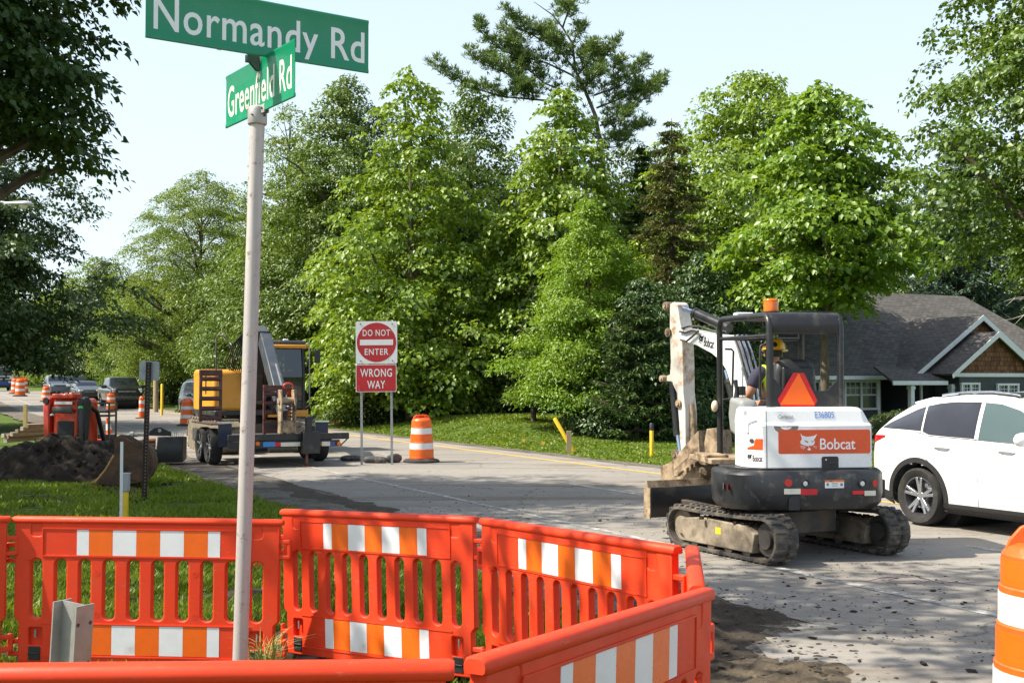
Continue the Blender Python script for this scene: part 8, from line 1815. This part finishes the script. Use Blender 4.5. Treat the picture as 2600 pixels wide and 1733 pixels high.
def house():
    O = at(*cH(405, 700), 52.0); g = gzf(O.x, O.y); rz = math.atan2(NN.y, NN.x); W_ = Matrix.Translation((O.x, O.y, g)) @ Matrix.Rotation(rz, 4, 'Z'); I_ = W_.inverted()
    t = thing('house', 'dark grey one storey house with cedar shingled gables and brown shingle roof', 'house', (O.x, O.y, g), rz); h = lambda x, y, yl=0.0: planehit(I_, *cH(x, y), yl)
    ze = h(300, 568, -.4).z; YR = 4.6; zr = h(600, 103, YR).z; xrl = h(300, 103, YR).x - 1.0; xrr = h(890, 103, YR).x
    x0 = -5.0; xw = 9.5
    def slab(name, pts, mat, th=.09, par=t, uv=True):
        P = [Vector(p) for p in pts]; nrm = (P[1] - P[0]).cross(P[2] - P[0]).normalized(); nrm = nrm if nrm.z > 0 else -nrm; mb = MB(); n = len(P); mb.add([tuple(p) for p in P] + [tuple(p - nrm * th) for p in P], [tuple(range(n)), tuple(range(2 * n - 1, n - 1, -1))] + [(i, i + n, (i + 1) % n + n, (i + 1) % n) for i in range(n)]); o = mb.build(name, mat, par, smooth=0)
        if uv: uvplane(o)
        return o
    # main body and roof (hipped at the right end)
    mb = MB(); mb.box(((x0 + 0) / 2, 4.6, ze / 2 - .3), (-x0, 9.2, ze + .55)); wall = mb.build('wall', m_siding, t, smooth=0)
    mb = MB(); mb.box((xw / 2, 5.2, ze / 2 - .3), (xw - .01, 8.0, ze + .55)); mb.build('wall', m_siding, t, smooth=0)
    xh = xrr + 4.2
    mr = slab('main_roof', [(x0 - .4, -.45, ze), (xh, -.45, ze), (xrr, YR, zr), (x0 - .4, YR, zr)], m_shingle); slab('main_roof_back', [(x0 - .4, YR * 2 + .45, ze), (xh, YR * 2 + .45, ze), (xrr, YR, zr), (x0 - .4, YR, zr)], m_shingle, par=t); slab('hip_roof', [(xh, -.45, ze), (xh, YR * 2 + .45, ze), (xrr, YR, zr)], m_shingle)
    mb = MB(); mb.prism([(0, ze - .1), (YR * 2, ze - .1), (YR, zr - .1)], .12, plane='yz', mtx=M((x0 + .06, 0, 0))); mb.build('end_gable', m_siding, t, smooth=0)
    for a, b in (((x0 - .42, -.45, ze), (x0 - .42, YR, zr)),): mb = MB(); mb.tube([Vector(a) + Vector((0, 0, -.08)), Vector(b) + Vector((0, 0, -.08))], .12, 4); mb.build('rake_board', m_trim, mr, smooth=0)
    mb = MB(); mb.box(((x0 + .2) / 2, -.49, ze - .09), (-x0 + .9, .07, .17)); mb.build('gutter', m_trim, mr, bevel=.02); mb = MB(); mb.box(((x0) / 2, -.02, ze - .22), (-x0, .05, .14)); mb.build('frieze_board', m_trim, wall); mb = MB(); mb.box((-.02, -.03, ze / 2 - .3), (.15, .06, ze + .3)); mb.build('corner_board', m_trim, wall)
    def window(xa, ya, xb, yb, yl, n=2, par=wall, grid=True):
        a, b = h(xa, ya, yl), h(xb, yb, yl); w_, hh = b.x - a.x, a.z - b.z; fw = .09; mb = MB(); cx, cz = (a.x + b.x) / 2, (a.z + b.z) / 2
        for x in np.linspace(a.x + fw / 2, b.x - fw / 2, n + 1): mb.box((x, yl - .05, cz), (fw, .10, hh))
        for z in (a.z - fw / 2 + .004, b.z + fw / 2 - .004): mb.box((cx, yl - .05, z), (w_ + .02, .11, fw))
        fo = mb.build('window', m_trim, par, smooth=0); pw = (w_ - fw) / n
        for k in range(n):
            px = a.x + fw / 2 + pw * (k + .5); p = MB(); p.box((px, yl - .012, cz), (pw - fw * .9, .02, hh - fw)); p.build('pane', m_winglass, fo, smooth=0); s_ = MB(); s_.box((px, yl - .035, cz), (pw - fw, .04, .06))
            if grid:
                for j in (1, 2): s_.box((px - pw / 2 + pw * j / 3, yl - .03, cz + hh * .24), (.025, .02, hh * .46))
                s_.box((px, yl - .03, cz + hh * .24), (pw - fw, .02, .025))
            s_.build('muntins', m_trim, fo, smooth=0)
        return fo
    window(203, 592, 397, 760, 0.0, 2); window(60, 592, 140, 665, 0.0, 1); pass
    # large gable
    def gable(apex, foot, yl, back, name, wtop):
        a, f = h(*apex, yl), h(*foot, yl); dx = a.x - f.x; ov = .35
        s1 = slab(name, [(f.x, yl - ov, f.z), (a.x, yl - ov, a.z), (a.x, back, a.z), (f.x, back, f.z)], m_shingle); slab(name, [(a.x + dx, yl - ov, f.z), (a.x, yl - ov, a.z), (a.x, back, a.z), (a.x + dx, back, f.z)], m_shingle)
        mb = MB(); tz = f.z - .02; k = .30 / math.hypot(dx, a.z - f.z); mb.prism([(f.x + .25, tz), (a.x + dx - .25, tz), (a.x, a.z - .13)], .10, mtx=M((0, yl, 0))); g_ = mb.build('gable_wall', m_shake, t, smooth=0); uvplane(g_)
        for s in (-1, 1):
            mb = MB(); p0 = Vector((a.x - s * dx, yl - ov - .03, f.z)); p1 = Vector((a.x, yl - ov - .03, a.z)); mb.add([p0, p1, p1 - Vector((0, 0, .24)), p0 - Vector((-s * .0, 0, .20))] + [q + Vector((0, .06, 0)) for q in (p0, p1, p1 - Vector((0, 0, .24)), p0 - Vector((0, 0, .20)))], [(0, 1, 2, 3), (7, 6, 5, 4), (0, 4, 5, 1), (1, 5, 6, 2), (2, 6, 7, 3), (3, 7, 4, 0)]); mb.build('rake_board', m_trim, s1, smooth=0)
        return a, f, dx, g_
    a1, f1, d1, g1 = gable((965, 225), (592, 552), -1.3, 4.0, 'gable_roof', 0)
    a2, f2, d2, g2 = gable((1052, 318), (792, 555), -2.6, 2.5, 'front_gable_roof', 0)
    mb = MB(); mb.box((a1.x + .5, .9, f1.z / 2 - .3), (d1 * 2 - .5, 4.3, f1.z + .5)); mb.build('wall', m_siding, t, smooth=0)
    mb = MB(); mb.box((a2.x + .25, -.2, f2.z / 2 - .3), (d2 * 2 - .9, 4.9, f2.z + .5)); w2 = mb.build('wall', m_siding, t, smooth=0)
    mb = MB(); mb.box((a2.x + .1, -2.68, f2.z - .06), (d2 * 2 - .5, .06, .16)); mb.build('belt_board', m_trim, g2)
    window(868, 607, 975, 730, -2.655, 2, w2); window(1073, 612, 1197, 735, -2.655, 2, w2)
    # porch
    p0, p1 = h(478, 585, -2.4), h(893, 606, -2.4); zp = (p0.z + p1.z) / 2; pr = slab('porch_roof', [(p0.x, -2.45, zp), (f2.x + .2, -2.45, zp), (f2.x + .2, -.9, zp + .62), (p0.x + .5, -.9, zp + .62)], m_shingle)
    mb = MB(); mb.box(((p0.x + f2.x + .2) / 2, -2.47, zp - .10), (f2.x + .2 - p0.x, .08, .18)); mb.build('gutter', m_trim, pr, bevel=.02)
    for x in (590, 820): q = h(x, 640, -2.3); mb = MB(); mb.box((q.x, -2.3, (zp - .2) / 2 - .1), (.20, .20, zp + .1)); mb.box((q.x, -2.3, zp - .30), (.26, .26, .12)); mb.build('porch_post', m_trim, t, bevel=.008)
    mb = MB(); q0, q1 = h(660, 620, -1.28), h(760, 620, -1.28); mb.box(((q0.x + q1.x) / 2, -1.27, .95), (1.0, .06, 2.1)); d = mb.build('door', pm('dark_door', (.02, .02, .024), .4), t); 
    for x in (q0.x - .15, q1.x + .1): mb = MB(); mb.box((x, -1.29, .95), (.10, .08, 2.1)); mb.build('door_frame', m_trim, t, smooth=0)
    mb = MB(); mb.box(((p0.x + f2.x) / 2, -1.7, -.1), (f2.x - p0.x, 1.6, .3)); mb.build('porch_floor', pm('concrete', (.3, .29, .27), .85, var=.1), t)
    return t
house()
